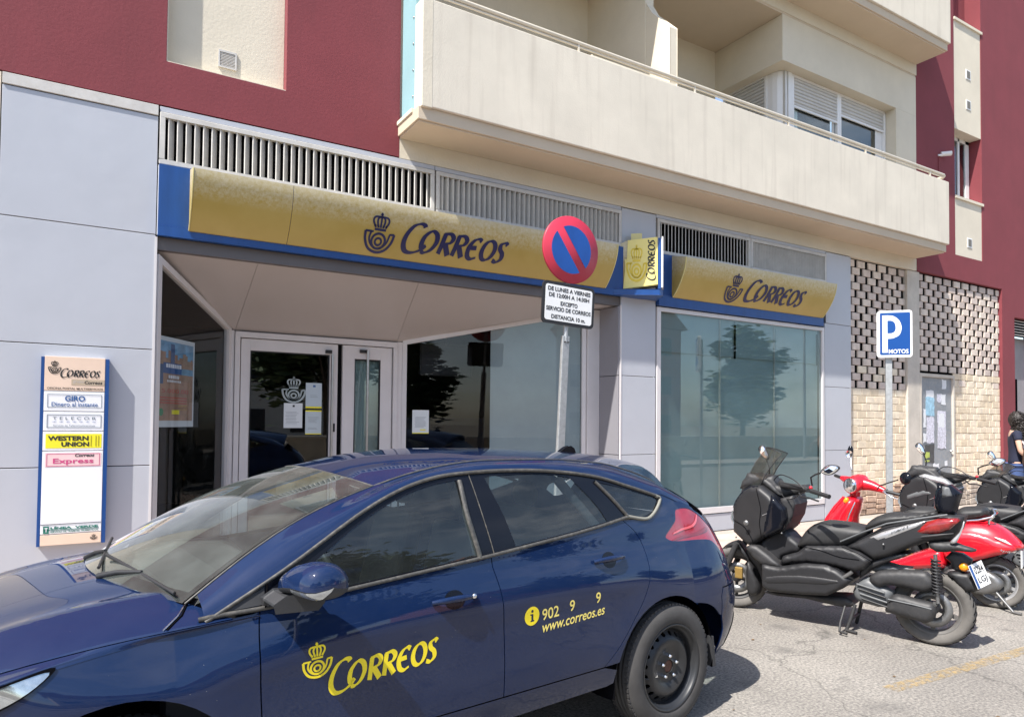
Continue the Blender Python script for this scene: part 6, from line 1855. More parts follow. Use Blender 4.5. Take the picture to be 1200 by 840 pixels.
# lettering
def on_side(verts, faces, x0, z0, k, ang, name, m, parent, off=0.0016, ky=1.0, split=True):
    b = MB(); ca, sa = math.cos(ang), math.sin(ang); P = []
    for u, v in verts:
        u *= k; v *= k * ky
        x = x0 - (u * ca - v * sa); z = z0 + (u * sa + v * ca); p, n = side(x, z); P.append(p + n * off)
    b.add(P, faces); return b.build(name, m, parent)
wv, wf = correos_word(); hv, hf = correos_horn()
wang = R(0.0)
on_side(wv, wf, 2.035, 0.558, 0.545 / 5.45, R(3.6), 'lettering', M['yellow'], fd, ky=1.12)
on_side(hv, hf, 2.083, 0.628, 0.118, R(2.5), 'emblem', M['yellow'], fd, ky=0.92)
# information mark: disc with an i left out
dsc = ring(0, 0, 1.0, 28)
v2, f2, _, _ = cut2d(dsc, [[(-0.22, -0.62), (0.30, -0.62), (0.30, -0.48), (0.18, -0.44), (0.18, 0.22), (-0.26, 0.22), (-0.26, 0.10), (-0.10, 0.06), (-0.10, -0.44), (-0.22, -0.48)], ring(0.04, 0.50, 0.17, 10)], 0.25)
on_side(v2, f2, 0.972, 0.694, 0.047, R(3), 'information_mark', M['yellow'], rdo)
def digits(t, x, z, h_, w_, m='cream_decal', shear=0.0, bold=0.01, ang=3.0):
    v, f = font_mesh(t, 1.0, bold, shear, 'LEFT', 1.0, w_, h_)
    on_side(v, f, x, z, 1.0, R(ang), 'lettering', M[m], rdo)
digits('902', 0.905, 0.688, 0.058, 0.112); digits('9', 0.718, 0.704, 0.058, 0.036); digits('9', 0.527, 0.717, 0.058, 0.036)
digits('www.correos.es', 0.903, 0.617, 0.036, 0.445, shear=0.25)
# outlines in metres: s forward from the rear axle, z up; first number is the side offset of the outline
BLACK = {
  'cowl': [(1.547, 0.91), (1.521, 0.975), (1.45, 1.07), (1.376, 1.116), (1.277, 1.126), (1.18, 1.063), (1.06, 0.952), (1.043, 0.86), (1.077, 0.763), (1.26, 0.664), (1.349, 0.588), (1.413, 0.598), (1.543, 0.694)],
  'cowl_inset': [(1.162, 1.059), (1.045, 0.957), (1.032, 0.865), (1.066, 0.777), (1.226, 0.682), (1.244, 0.731), (1.209, 0.908)],
  'windshield': [(1.431, 1.222), (1.338, 1.382), (1.27, 1.489), (1.202, 1.494), (1.152, 1.469), (1.175, 1.37), (1.211, 1.252), (1.252, 1.205), (1.366, 1.208)],
  'dash': [(1.51, 1.074), (1.485, 1.149), (1.438, 1.197), (1.373, 1.228), (1.282, 1.215), (1.201, 1.211), (1.157, 1.134), (1.044, 1.132), (0.925, 1.149), (0.909, 1.107), (0.993, 1.058), (1.087, 1.024), (1.166, 1.045), (1.273, 1.099), (1.383, 1.092)],
  'inner_shield': [(1.104, 1.027), (1.001, 1.061), (0.981, 0.985), (1.002, 0.88), (1.062, 0.77), (1.105, 0.731), (1.082, 0.846), (1.096, 0.941)],
  'grip': [(0.787, 1.133), (0.625, 1.099)],
  'bar': [(1.111, 1.12), (0.876, 1.136), (0.827, 1.12)],
  'lever': [(0.915, 1.094), (0.859, 1.068), (0.795, 1.078), (0.772, 1.113)],
  'mirR': [(0.686, 1.298), (0.632, 1.346), (0.565, 1.346), (0.545, 1.321), (0.603, 1.272), (0.658, 1.272)],
  'mirRarm': [(0.787, 1.172), (0.785, 1.237), (0.74, 1.263), (0.689, 1.281)],
  'mirL': [(1.467, 1.425), (1.442, 1.464), (1.407, 1.455), (1.373, 1.39), (1.362, 1.343), (1.388, 1.333), (1.43, 1.365)],
  'mirLarm': [(1.373, 1.343), (1.351, 1.259), (1.366, 1.183)],
  'tunnel': [(1.32, 0.594), (1.225, 0.699), (1.103, 0.756), (1.019, 0.693), (0.948, 0.63), (0.984, 0.578), (1.103, 0.531), (1.132, 0.466), (1.225, 0.527)],
  'footpanel': [(1.382, 0.591), (1.289, 0.608), (1.103, 0.482), (1.103, 0.453), (1.256, 0.461), (1.344, 0.535)],
  'side_upper': [(1.11, 0.462), (1.074, 0.546), (0.956, 0.592), (0.887, 0.653), (0.6, 0.688), (0.473, 0.655), (0.387, 0.604), (0.433, 0.527), (0.516, 0.497), (0.643, 0.519), (0.865, 0.52), (1.003, 0.496)],
  'side_lower': [(1.241, 0.469), (1.088, 0.461), (0.874, 0.52), (0.718, 0.53), (0.621, 0.499), (0.522, 0.431), (0.59, 0.357), (0.708, 0.281), (0.898, 0.256), (1.18, 0.237), (1.241, 0.275)],
  'side_high': [(1.195, 0.37), (0.936, 0.421), (0.712, 0.432), (0.583, 0.418), (0.712, 0.368), (0.936, 0.347), (1.183, 0.307)],
  'belly': [(1.263, 0.207), (0.744, 0.253), (0.591, 0.268), (0.538, 0.22), (0.624, 0.182), (0.915, 0.201), (1.152, 0.184)],
  'fender_low': [(1.445, 0.425), (1.406, 0.409), (1.357, 0.319), (1.329, 0.227), (1.346, 0.16), (1.39, 0.129), (1.44, 0.16), (1.454, 0.261)],
  'fender_up': [(1.669, 0.516), (1.651, 0.546), (1.582, 0.593), (1.53, 0.599), (1.479, 0.551), (1.445, 0.495), (1.429, 0.416), (1.49, 0.495), (1.536, 0.544), (1.593, 0.536)],
  'fork': [(1.513, 0.595), (1.622, 0.34)],
  'fork2': [(1.564, 0.6), (1.668, 0.3)],
  'frontwheel_c': [(1.581, 0.186), (1.49, 0.016), (1.558, 0.07)],
  'seat': [(0.977, 0.611), (0.972, 0.677), (0.929, 0.755), (0.859, 0.822), (0.767, 0.86), (0.655, 0.862), (0.482, 0.849), (0.435, 0.82), (0.45, 0.761), (0.547, 0.697), (0.656, 0.649)],
  'seat2': [(0.461, 0.817), (0.444, 0.876), (0.376, 0.935), (0.274, 0.972), (0.095, 0.977), (-0.02, 1.01), (-0.039, 0.983), (0.154, 0.917), (0.356, 0.847)],
  'tail': [(0.608, 0.676), (0.439, 0.782), (0.316, 0.869), (0.12, 0.937), (-0.067, 1.002), (-0.22, 0.992), (-0.192, 0.885), (-0.138, 0.807), (0.026, 0.781), (0.14, 0.72), (0.278, 0.637), (0.389, 0.6), (0.481, 0.65)],
  'stripe': [(0.406, 0.776), (0.315, 0.83), (0.138, 0.904), (0.009, 0.949), (0.081, 0.882), (0.196, 0.822), (0.335, 0.758)],
  'tail_light': [(0.109, 0.846), (0.014, 0.941), (-0.064, 0.97), (-0.181, 0.984), (-0.199, 0.967), (-0.136, 0.898), (-0.072, 0.864), (0.03, 0.844)],
  'fin': [(0.01, 0.781), (-0.137, 0.805), (-0.217, 0.784), (-0.295, 0.763), (-0.263, 0.743), (-0.172, 0.741), (-0.045, 0.716)],
  'strut': [(-0.135, 0.804), (-0.198, 0.884), (-0.225, 0.97), (-0.225, 0.928), (-0.18, 0.809)],
  'shock': [(-0.042, 0.704), (-0.057, 0.345)],
  'airbox': [(0.412, 0.446), (0.379, 0.503), (0.29, 0.536), (0.056, 0.566), (0.004, 0.549), (-0.035, 0.505), (-0.03, 0.446), (0.039, 0.41), (0.127, 0.42), (0.272, 0.427), (0.337, 0.396), (0.379, 0.41)],
  'trans': [(0.298, 0.232), (0.27, 0.318), (0.224, 0.364), (0.09, 0.349), (-0.014, 0.338), (-0.044, 0.304), (-0.035, 0.234), (0.021, 0.184), (0.126, 0.198), (0.271, 0.216)],
  'engine': [(0.542, 0.327), (0.497, 0.413), (0.429, 0.46), (0.344, 0.421), (0.242, 0.371), (0.298, 0.244), (0.421, 0.243), (0.508, 0.259)],
  'motor_top': [(0.424, 0.52), (0.348, 0.572), (0.236, 0.557), (0.136, 0.556), (0.264, 0.522), (0.386, 0.494)],
  'frame_rail': [(0.468, 0.558), (0.371, 0.603), (0.259, 0.659), (0.132, 0.675), (0.259, 0.608), (0.391, 0.528), (0.488, 0.44)],
  'peg': [(0.613, 0.422), (0.514, 0.504)],
  'stand': [(0.578, 0.169), (0.613, 0.078), (0.623, -0.009), (0.495, -0.046)],
  'stand2': [(0.627, -0.021), (0.567, -0.073), (0.503, -0.075)],
  'stand3': [(0.49, 0.187), (0.501, 0.036)],
  'plateholder': [(-0.084, 0.667), (-0.122, 0.715), (-0.194, 0.712), (-0.256, 0.672), (-0.235, 0.597), (-0.193, 0.573), (-0.162, 0.575), (-0.131, 0.588), (-0.116, 0.641)],
  'hugger': [(-0.1, 0.559), (-0.234, 0.573), (-0.304, 0.465), (-0.213, 0.438), (-0.131, 0.521)],
  'reflector': [(-0.194, 0.615), (-0.221, 0.619)],
  'plate': [(-0.245, 0.641), (-0.298, 0.668), (-0.359, 0.509), (-0.302, 0.47)],
  'backrest': [(-0.078, 1.207), (-0.122, 1.218), (-0.191, 1.159), (-0.15, 0.99), (-0.061, 0.981), (-0.042, 1.005), (-0.016, 1.038), (-0.013, 1.107), (-0.032, 1.169)],
  'backface': [(-0.078, 1.207), (-0.122, 1.201), (-0.144, 1.139), (-0.077, 1.121)],
  'wheel': [(-0.255, 0.325), (-0.065, 0.03), (-0.069, 0.567), (-0.032, 0.215)],
}
VESPA = {
  'cowl_rear': [(0.302, 0.597), (0.257, 0.699), (0.212, 0.764), (0.081, 0.784), (-0.017, 0.758), (-0.112, 0.696), (-0.21, 0.586), (-0.169, 0.545), (-0.014, 0.482), (0.133, 0.433), (0.221, 0.435), (0.271, 0.503)],
  'cowl_front_part': [(0.791, 0.316), (0.668, 0.401), (0.5, 0.477), (0.419, 0.469), (0.408, 0.316), (0.501, 0.329), (0.693, 0.269)],
  'seat': [(0.317, 0.814), (0.279, 0.882), (0.206, 0.904), (0.09, 0.911), (0.06, 0.885), (0.056, 0.844), (0.118, 0.806), (0.244, 0.778)],
  'rail': [(0.218, 0.782), (0.12, 0.807), (0.02, 0.843), (0.003, 0.865), (0.016, 0.885), (0.046, 0.892)],
  'rail2': [(0.02, 0.843), (0.046, 0.809), (0.042, 0.779)],
  'tail_light': [(-0.032, 0.724), (-0.093, 0.701), (-0.165, 0.644), (-0.153, 0.605), (-0.105, 0.644), (-0.044, 0.689)],
  'head': [(1.329, 1.122), (1.258, 1.155), (1.129, 1.156), (1.066, 1.114), (0.973, 1.041), (0.968, 0.985), (0.994, 0.949), (1.077, 0.977), (1.12, 0.951), (1.194, 0.968), (1.28, 1.055), (1.318, 1.088)],
  'lampc': [(1.221, 1.047), (1.156, 1.052), (1.221, 0.961)],
  'shield': [(1.453, 0.665), (1.38, 0.779), (1.292, 0.892), (1.237, 0.931), (1.146, 0.909), (1.184, 0.837), (1.243, 0.722), (1.282, 0.655)],
  'shield2': [(1.282, 0.655), (1.146, 0.909), (1.099, 0.93), (1.12, 0.825), (1.179, 0.648)],
  'indicator': [(1.272, 0.882), (1.248, 0.92), (1.221, 0.909), (1.227, 0.874), (1.248, 0.858)],
  'grip': [(0.922, 0.966), (0.772, 0.922)],
  'gripL': [(1.334, 1.18), (1.258, 1.167)],
  'mirarm': [(0.953, 1.02), (0.922, 1.056), (0.811, 1.113), (0.751, 1.139)],
  'mir': [(0.692, 1.159), (0.634, 1.162), (0.692, 1.22)],
  'mir2arm': [(1.267, 1.189), (1.296, 1.31)],
  'mir2': [(1.361, 1.331), (1.279, 1.334), (1.334, 1.379), (1.333, 1.461)],
  'wheelpts': [(-0.047, 0.204), (-0.125, 0.26), (-0.045, 0.079), (0.001, 0.403)],
  'stand': [(-0.051, 0.182), (-0.156, -0.002), (-0.209, -0.006)],
  'stand2': [(-0.148, 0.093), (-0.201, 0.03)],
  'engine': [(0.213, 0.136), (0.112, 0.167), (0.024, 0.255), (-0.037, 0.235), (-0.012, 0.173), (0.099, 0.117)],
}
# ================================================================== scooters
M['blackplast'] = mat('matt_black_bodywork', (0.017, 0.017, 0.019), 0.5, var=0.15, vs=5, coord='O')
M['blackdust'] = mat('dusty_black_plastic', (0.026, 0.026, 0.028), 0.55, var=0.2, vs=8, coord='O', dust=0.03)
M['seatvinyl'] = mat('seat_vinyl', (0.022, 0.022, 0.023), 0.55, var=0.12, bump=0.25, bs=260, bdist=0.002, coord='O')
M['greyplast'] = mat('grey_casing', (0.10, 0.105, 0.11), 0.5, var=0.2, vs=10, coord='O')
M['silver'] = mat('silver_paint', (0.48, 0.48, 0.49), 0.35, metal=0.6, var=0.12, vs=6, coord='O')
M['alu'] = mat('dull_aluminium', (0.22, 0.22, 0.22), 0.45, metal=0.8, var=0.2, vs=12, coord='O')
M['rimdust'] = mat('dusty_rim', (0.10, 0.095, 0.09), 0.6, var=0.3, vs=7, coord='O')
M['tyred'] = mat('dusty_tyre', (0.105, 0.098, 0.09), 0.9, var=0.3, vs=6, bump=0.15, bs=90, bdist=0.003, coord='O')
M['smoke'] = glass('smoked_screen', (0.62, 0.55, 0.50), 1.5, boost=1.3, dirt=0.06)
M['mirrorface'] = mat('mirror_face', (0.9, 0.92, 0.95), 0.02, metal=1.0, var=0.01)
M['vred'] = mat('scooter_red', (0.62, 0.006, 0.018), 0.3, var=0.05, vs=3, coat=1.0, coord='O')
M['amber'] = mat('amber_lens', (0.95, 0.30, 0.01), 0.25, var=0.05, coat=0.6)
M['redlens2'] = mat('tail_lens', (0.22, 0.010, 0.010), 0.18, var=0.3, vs=30, coat=1.0, coord='O')
M['goldc'] = mat('gold_caliper', (0.28, 0.18, 0.05), 0.5, metal=0.4)
def arm(pts_sz, y0, y1, r, n=8):
    m = len(pts_sz)
    return MB().tube([(p[0], y0 + (y1 - y0) * i / (m - 1), p[1]) for i, p in enumerate(pts_sz)], r, n)
def scwheel(parent, s, z, Rr, w_, rim, turn=0.0, spokes=5, y=0.0, disc=True):
    wv_ = bpy.data.objects.new('wheel', None); link(wv_, parent); wv_.location = (s, y, z); wv_.rotation_euler = (0, 0, turn)
    h = w_ / 2
    b = MB(); b.lathe([(Rr * 0.70, -h * 0.62), (Rr * 0.80, -h * 0.92), (Rr * 0.90, -h), (Rr * 0.965, -h * 0.78), (Rr * 0.995, -h * 0.4), (Rr, 0), (Rr * 0.995, h * 0.4), (Rr * 0.965, h * 0.78), (Rr * 0.90, h), (Rr * 0.80, h * 0.92), (Rr * 0.70, h * 0.62)], 'y', (0, 0, 0), 56)
    b.build('tyre', M['tyred'], wv_)
    g = MB()
    for k in range(30):
        a = 2 * math.pi * k / 30
        for s_ in (-1, 1):
            pts = []
            for j in range(5):
                t = j / 4; aa = a + s_ * 0.04 + 0.17 * t; yy = s_ * h * (0.12 + 0.66 * t); rr_ = Rr * (0.9985 - 0.034 * t ** 2.6)
                pts.append((rr_ * math.cos(aa), yy, rr_ * math.sin(aa)))
            g.tube(pts, 0.0035, 4, caps=False)
    g.build('tread_grooves', M['gap'], wv_)['kind'] = 'stuff'
    b = MB(); b.lathe([(Rr * 0.715, -h * 0.66), (Rr * 0.70, -h * 0.70), (Rr * 0.66, -h * 0.55), (Rr * 0.62, -h * 0.3), (Rr * 0.60, 0), (Rr * 0.62, h * 0.3), (Rr * 0.66, h * 0.55), (Rr * 0.70, h * 0.70), (Rr * 0.715, h * 0.66)], 'y', (0, 0, 0), 48)
    b.lathe([(0, -h * 0.6), (Rr * .14, -h * 0.6), (Rr * .17, -h * .4), (Rr * .17, h * .4), (Rr * .14, h * 0.6), (0, h * 0.6)], 'y', (0, 0, 0), 20)
    b.build('rim', rim, wv_)
    me = MB().cbox((Rr * 0.39, 0, 0), (Rr * 0.50, h * 0.5, Rr * 0.10)).mesh('spoke', rim)
    for k in range(spokes):
        o = bpy.data.objects.new('spoke', me); link(o, wv_); o.rotation_euler = (0, 2 * math.pi * k / spokes + .3, 0)
    if disc:
        b = MB(); b.lathe([(Rr * 0.26, h * 0.75), (Rr * 0.50, h * 0.75), (Rr * 0.50, h * 0.82), (Rr * 0.26, h * 0.82)], 'y', (0, 0, 0), 40, closed=True); b.build('brake_disc', M['alu'], wv_)
    return wv_

def maxi_scooter(label, loc, rotz, screen=True, body='blackplast', backrest=True, group='maxi scooters parked nose to the kerb', plate=True, scale=1.0, stripe='silver', sc_screen=1.0, lean=6, silver_top=False):
    t = thing('motor_scooter', label, 'scooter', loc, rotz, group)
    t.rotation_euler = (R(-lean) * 0.0, 0, rotz)
    t.scale = (scale,) * 3
    D = BLACK; bm_ = M[body]
    def PW(nm, key, W, rnd, m, y0=0.0, base=0.4, h=0.022, par=None, sm_=True, pw=0.5):
        lp = smooth(D[key], True, 2) if sm_ else D[key]
        if W > 0.1 and 'seat' not in nm: rnd = max(0.02, rnd * 0.22); base = 0.66 + 0.34 * base; pw = 0.8
        return pillow(nm, lp, W, rnd, m, par or t, h=h, y0=y0, base=base, pw=pw)
    scwheel(t, 0.0, 0.276, 0.276, 0.14, M['rimdust'])
    scwheel(t, 1.555, 0.276, 0.272, 0.12, M['blackdust'], turn=R(22))
    taper = lambda s_, z_: 1.0 - 0.42 * max(0.0, min(1.0, (s_ - 1.15) / 0.42))
    pillow('leg_shield', D['cowl'], 0.225, 0.05, bm_, t, h=0.022, base=0.72, wfun=taper)
    pillow('shield_inset', D['cowl_inset'], 0.235, 0.03, M['gloss'], t, h=0.022, base=0.9, wfun=lambda s_, z_: taper(s_, z_) if s_ > 1.06 else 0.93)
    nose_ = [(1.547, 0.91), (1.521, 0.975), (1.45, 1.07), (1.376, 1.116), (1.30, 1.122), (1.33, 1.06), (1.44, 0.98), (1.50, 0.90)]
    pillow('nose_panel', nose_, 0.205, 0.02, M['gloss'], t, h=0.022, base=0.9, wfun=taper)
    for q in ([(1.30, 1.10), (1.255, 0.93), (1.27, 0.80), (1.25, 0.68)], [(1.52, 0.80), (1.42, 0.76), (1.34, 0.66), (1.33, 0.61)], [(1.24, 0.875), (1.20, 0.895), (1.165, 0.90)]):
        MB().tube([(a, 0.2285 * taper(a, c), c) for a, c in resample(q, 8)], 0.003, 4).build('seam_and_highlight', M['gap'] if q[0][0] != 1.24 else M['silver'], t)  # the silver curve is a painted highlight, the black ones are seams
    MB().tube([(1.545, 0.12, 0.88), (1.552, 0.118, 0.82), (1.53, 0.13, 0.765)], [0.006, 0.012, 0.006], 6).build('marker_lamp', M['lampglass'], t)
    for q in ([(1.0, 0.50), (0.86, 0.525), (0.70, 0.53), (0.60, 0.49)], [(0.60, 0.688), (0.48, 0.65), (0.38, 0.60)], [(0.90, 0.65), (0.76, 0.64), (0.62, 0.60), (0.47, 0.60)]):
        MB().tube([(a, 0.212, c) for a, c in resample(q, 8)], 0.003, 4).build('seam_and_highlight', M['gap'], t)
    MB().tube([(0.40, 0.10, 0.70), (0.15, 0.165, 0.80), (-0.05, 0.17, 0.845), (-0.16, 0.16, 0.87)], [0.004, 0.012, 0.012, 0.004], 6).build('body_crease', bm_, t)
    PW('inner_shield', 'inner_shield', 0.17, 0.06, M['blackdust'], base=0.7, sm_=False)
    PW('dash_cover', 'dash', 0.085, 0.05, M['blackdust'], base=0.5, sm_=False)
    pillow('dash_apron', [(1.50, 1.02), (1.468, 1.15), (1.435, 1.222), (1.366, 1.212), (1.28, 1.205), (1.19, 1.14), (1.09, 1.02), (1.18, 1.06), (1.277, 1.12), (1.376, 1.11), (1.45, 1.065)], 0.11, 0.03, M['blackdust'], t, h=0.022, base=0.7, wfun=taper)
    if screen:
        ws_ = D['windshield']
        # curved smoked screen: sweep of the front edge
        rows = []
        fr = [(1.48, 1.14), (1.44, 1.22), (1.385, 1.32), (1.33, 1.395), (1.285, 1.455)]
        for s_, z_ in fr:
            z_ = 1.16 + (z_ - 1.16) * sc_screen
            k = (z_ - 1.16) / 0.33; hw = 0.11 * (1 - 0.35 * k)
            rows.append([(s_ - 0.18 * (abs(q) ** 2) * 0.9, q * hw, z_ - 0.05 * abs(q) ** 3) for q in [j / 6 for j in range(-6, 7)]])
        MB().grid(rows).build('windscreen', M['smoke'], t)
        MB().tube([rows[0][0]] + [r[0] for r in rows[1:]] + rows[-1] + [r[-1] for r in reversed(rows[:-1])], 0.004, 5).build('screen_edge', M['black'], t)
    PW('tunnel_cover', 'tunnel', 0.12, 0.09, bm_, base=0.3)
    PW('foot_panel', 'footpanel', 0.23, 0.03, M['blackdust'], base=0.8)
    PW('side_fairing', 'side_upper', 0.21, 0.09, bm_, base=0.55, sm_=False)
    PW('lower_fairing', 'side_lower', 0.255, 0.10, bm_, base=0.5, sm_=False)
    PW('fairing_ridge', 'side_high', 0.016, 0.035, bm_, y0=0.246, base=0.1, h=0.011)
    PW('belly_pan', 'belly', 0.12, 0.05, M['blackdust'], base=0.5)
    f = PW('front_mudguard', 'fender_low', 0.075, 0.05, bm_, base=0.5)
    PW('front_mudguard', 'fender_up', 0.075, 0.05, bm_, base=0.5)
    for y in (0.10, -0.10):
        b = arm(D['fork'], y, y, 0.026, 10); b.build('fork_leg', M['blackdust'], t)
    MB().cbox((1.50, 0.085, 0.33), (0.07, 0.03, 0.10)).build('brake_caliper', M['goldc'], t, bevel=0.008)
    PW('front_seat', 'seat', 0.165, 0.08, M['seatvinyl'], base=0.35)
    PW('rear_seat', 'seat2', 0.15, 0.06, M['seatvinyl'], base=0.35)
    pillow('tail_body', D['tail'], 0.178, 0.05, bm_, t, h=0.022, base=0.7, wfun=lambda s_, z_: 1.0 - 0.35 * max(0.0, min(1.0, (0.05 - s_) / 0.27)))
    if stripe: PW('silver_stripe', 'stripe', 0.010, 0.02, M[stripe], y0=0.172, base=0.3, sm_=False)
    PW('tail_lamp', 'tail_light', 0.060, 0.04, M['redlens2'], y0=0.128, base=0.6, sm_=False)
    PW('tail_lamp', 'tail_light', 0.055, 0.04, M['redlens2'], y0=-0.128, base=0.6, sm_=False)
    PW('tail_fin', 'fin', 0.05, 0.03, M['blackdust'], y0=0.11, base=0.4)
    PW('tail_strut', 'strut', 0.012, 0.02, M['silver'], y0=0.165, base=0.4)
    MB().tube([(0.62, 0.165, 0.72), (0.45, 0.178, 0.815), (0.28, 0.180, 0.90), (0.08, 0.172, 0.955), (-0.12, 0.15, 1.003)], 0.007, 8).build('grab_rail', M['greyplast'], t)
    MB().tube([(0.62, -0.165, 0.72), (0.45, -0.178, 0.815), (0.28, -0.180, 0.90), (0.08, -0.172, 0.955), (-0.12, -0.15, 1.003)], 0.009, 8).build('grab_rail', M['silver'], t)
    # rear shock with coil
    b = MB(); p0 = Vector((-0.042, 0.16, 0.704)); p1 = Vector((-0.057, 0.16, 0.345))
    b.tube([p0, p1], 0.014, 8)
    sh = b.build('rear_shock', M['alu'], t)
    n = 90; pts = []
    for k in range(n + 1):
        u = k / n; a = u * 2 * math.pi * 11; c = p0 + (p1 - p0) * (0.10 + 0.72 * u); pts.append((c.x + 0.030 * math.cos(a), c.y + 0.030 * math.sin(a), c.z))
    MB().tube(pts, 0.0075, 5).build('coil_spring', M['blackplast'], sh)
    PW('air_box', 'airbox', 0.055, 0.055, M['greyplast'] if False else M['blackdust'], y0=0.135, base=0.35)
    PW('belt_case', 'trans', 0.055, 0.05, M['blackdust'], y0=0.14, base=0.4)
    b = MB(); b.tube([(0.27, 0.195, 0.325), (0.10, 0.198, 0.315), (-0.02, 0.19, 0.30)], 0.006, 6); b.build('case_rib', M['greyplast'], t)
    PW('engine_block', 'engine', 0.10, 0.05, M['greyplast'], y0=0.06, base=0.5)
    for k in range(4):
        MB().tube([(0.50 - k * 0.012, 0.165, 0.40 - 0.036 * k), (0.30 - k * 0.01, 0.175, 0.365 - 0.036 * k)], 0.008, 6).build('engine_rib', M['blackplast'] if k % 2 else M['greyplast'], t)
    PW('cylinder', 'motor_top', 0.10, 0.04, M['greyplast'], base=0.6)
    PW('frame_rail', 'frame_rail', 0.14, 0.03, M['blackplast'], base=0.7)
    MB().tube([(0.613, 0.24, 0.422), (0.514, 0.24, 0.504)], 0.014, 8).build('foot_peg', M['alu'], t)
    MB().tube([(-0.04, 0.155, 0.34), (0.0, 0.13, 0.276)], 0.018, 8).build('shock_mount', M['alu'], t)
    # centre stand
    b = MB()
    for y in (0.12, -0.12): b.tube([(0.53, y * .8, 0.22), (0.56, y, 0.10), (0.585, y * 1.2, 0.012)], 0.014, 8)
    b.tube([(0.56, -0.12, 0.10), (0.56, 0.12, 0.10)], 0.012, 8); b.tube([(0.585, 0.145, 0.015), (0.50, 0.17, 0.015)], 0.012, 8)
    b.tube([(0.60, 0.12, 0.20), (0.61, 0.22, 0.08), (0.60, 0.27, 0.03), (0.54, 0.285, 0.025)], 0.010, 8)
    b.build('centre_stand', M['blackdust'], t)
    # bars turned to the left
    b = MB(); b.tube([(1.20, -0.10, 1.15), (1.10, 0.10, 1.135), (0.90, 0.24, 1.138), (0.82, 0.32, 1.128)], [0.024, 0.028, 0.025, 0.018], 10)
    b.tube([(1.20, -0.10, 1.15), (1.38, -0.26, 1.14), (1.48, -0.38, 1.11)], [0.03, 0.022, 0.016], 10)
    b.build('handlebar', M['blackdust'], t)
    for q in ([(0.86, 0.30, 1.11), (0.98, 0.24, 1.04), (1.08, 0.12, 1.03), (1.14, 0.06, 1.08)], [(0.84, 0.31, 1.12), (0.95, 0.27, 1.20), (1.10, 0.16, 1.23), (1.20, 0.06, 1.17)], [(1.50, -0.38, 1.10), (1.44, -0.24, 1.20), (1.32, -0.10, 1.20)]):
        MB().tube(smooth(q, False, 5), 0.0045, 6).build('control_cable', M['black'], t)
    for q in ((1.48, 0.66), (1.08, 0.74), (0.60, 0.62), (0.30, 0.74), (0.90, 0.30), (1.20, 0.44)):
        MB().lathe([(0, 0.004), (0.007, 0.003), (0.009, -0.01)], 'y', (q[0], 0.232 if q[1] < 0.5 else 0.2 , q[1]), 10).build('screw', M['alu'], t)
    for p, q in (((0.79, 0.35, 1.128), (0.625, 0.43, 1.099)), ((1.46, -0.36, 1.115), (1.58, -0.46, 1.09))):
        MB().tube([p, q], [0.019, 0.018], 12).build('grip', M['black'], t)
    MB().tube([(0.90, 0.30, 1.10), (0.86, 0.37, 1.075), (0.79, 0.41, 1.078), (0.70, 0.45, 1.06)], 0.007, 6).build('brake_lever', M['black'], t)
    MB().ball((0.80, 0.32, 1.15), 0.016, 10, 6).build('start_button', M['vred'], t)
    def mirror_(key, y0_, y1_, keyarm):
        arm(D[keyarm], y0_, y1_, 0.0065).build('mirror_arm', M['black'], t)
        lp = smooth(D[key], True, 3)
        o = pillow('mirror', lp, 0.012, 0.02, M['black'], t, h=0.02, y0=y1_, base=0.5)
        cx = sum(p[0] for p in lp) / len(lp); cz = sum(p[1] for p in lp) / len(lp)
        pillow('mirror_face', [(cx + (a - cx) * .88, cz + (c - cz) * .84) for a, c in lp], 0.001, 0.01, M['mirrorface'], o, h=0.03, y0=y1_ + 0.0145, base=1.0)
    mirror_('mirR', 0.33, 0.44, 'mirRarm'); mirror_('mirL', -0.22, -0.28, 'mirLarm')
    # plate carrier, indicator and plate
    PW('plate_carrier', 'plateholder', 0.045, 0.02, M['blackdust'], base=0.6, sm_=False)
    PW('rear_hugger', 'hugger', 0.07, 0.03, M['blackplast'], base=0.6)
    MB().lathe([(0, 0.030), (0.018, 0.028), (0.030, 0.018), (0.031, 0.0)], 'y', (-0.207, 0.045, 0.617), 20).build('indicator', M['amber'], t)
    if plate:
        pc = Vector((-0.300, 0.03, 0.572))
        rot_ = Matrix.Rotation(R(18), 3, 'Y') @ Matrix.Rotation(R(-62), 3, 'Z')
        ex = rot_ @ Vector((0, 1, 0)); 
        Pm = lambda u, v, d=0.0: pc + Matrix.Rotation(R(21), 3, 'Y') @ (Matrix.Rotation(R(-16), 3, 'Z') @ Vector((-d, -u, v)))
        def quad(u0, u1, v0, v1, d): return [Pm(u0, v0, d), Pm(u1, v0, d), Pm(u1, v1, d), Pm(u0, v1, d)]
        b = MB(); q = quad(-0.105, 0.105, -0.085, 0.085, 0.0) + quad(-0.105, 0.105, -0.085, 0.085, 0.003)
        b.add(q, [(0, 1, 2, 3), (4, 7, 6, 5), (0, 4, 5, 1), (1, 5, 6, 2), (2, 6, 7, 3), (3, 7, 4, 0)])
        po_ = b.build('number_plate', M['white'], t, recalc=True)
        MB().add(quad(-0.103, -0.070, -0.083, 0.083, 0.0038), [(0, 1, 2, 3)]).build('blue_band', M['blue'], po_)
        for tx, vv in (('0284', 0.038), ('LGJ', -0.040)):
            v, f_ = font_mesh(tx, 1.0, 0.02, 0, 'CENTER', 1.0, 0.135, 0.055)
            MB().add([Pm(0.012 + a, vv + c, 0.0042) for a, c in v], f_).build('lettering', M['ink'], po_)
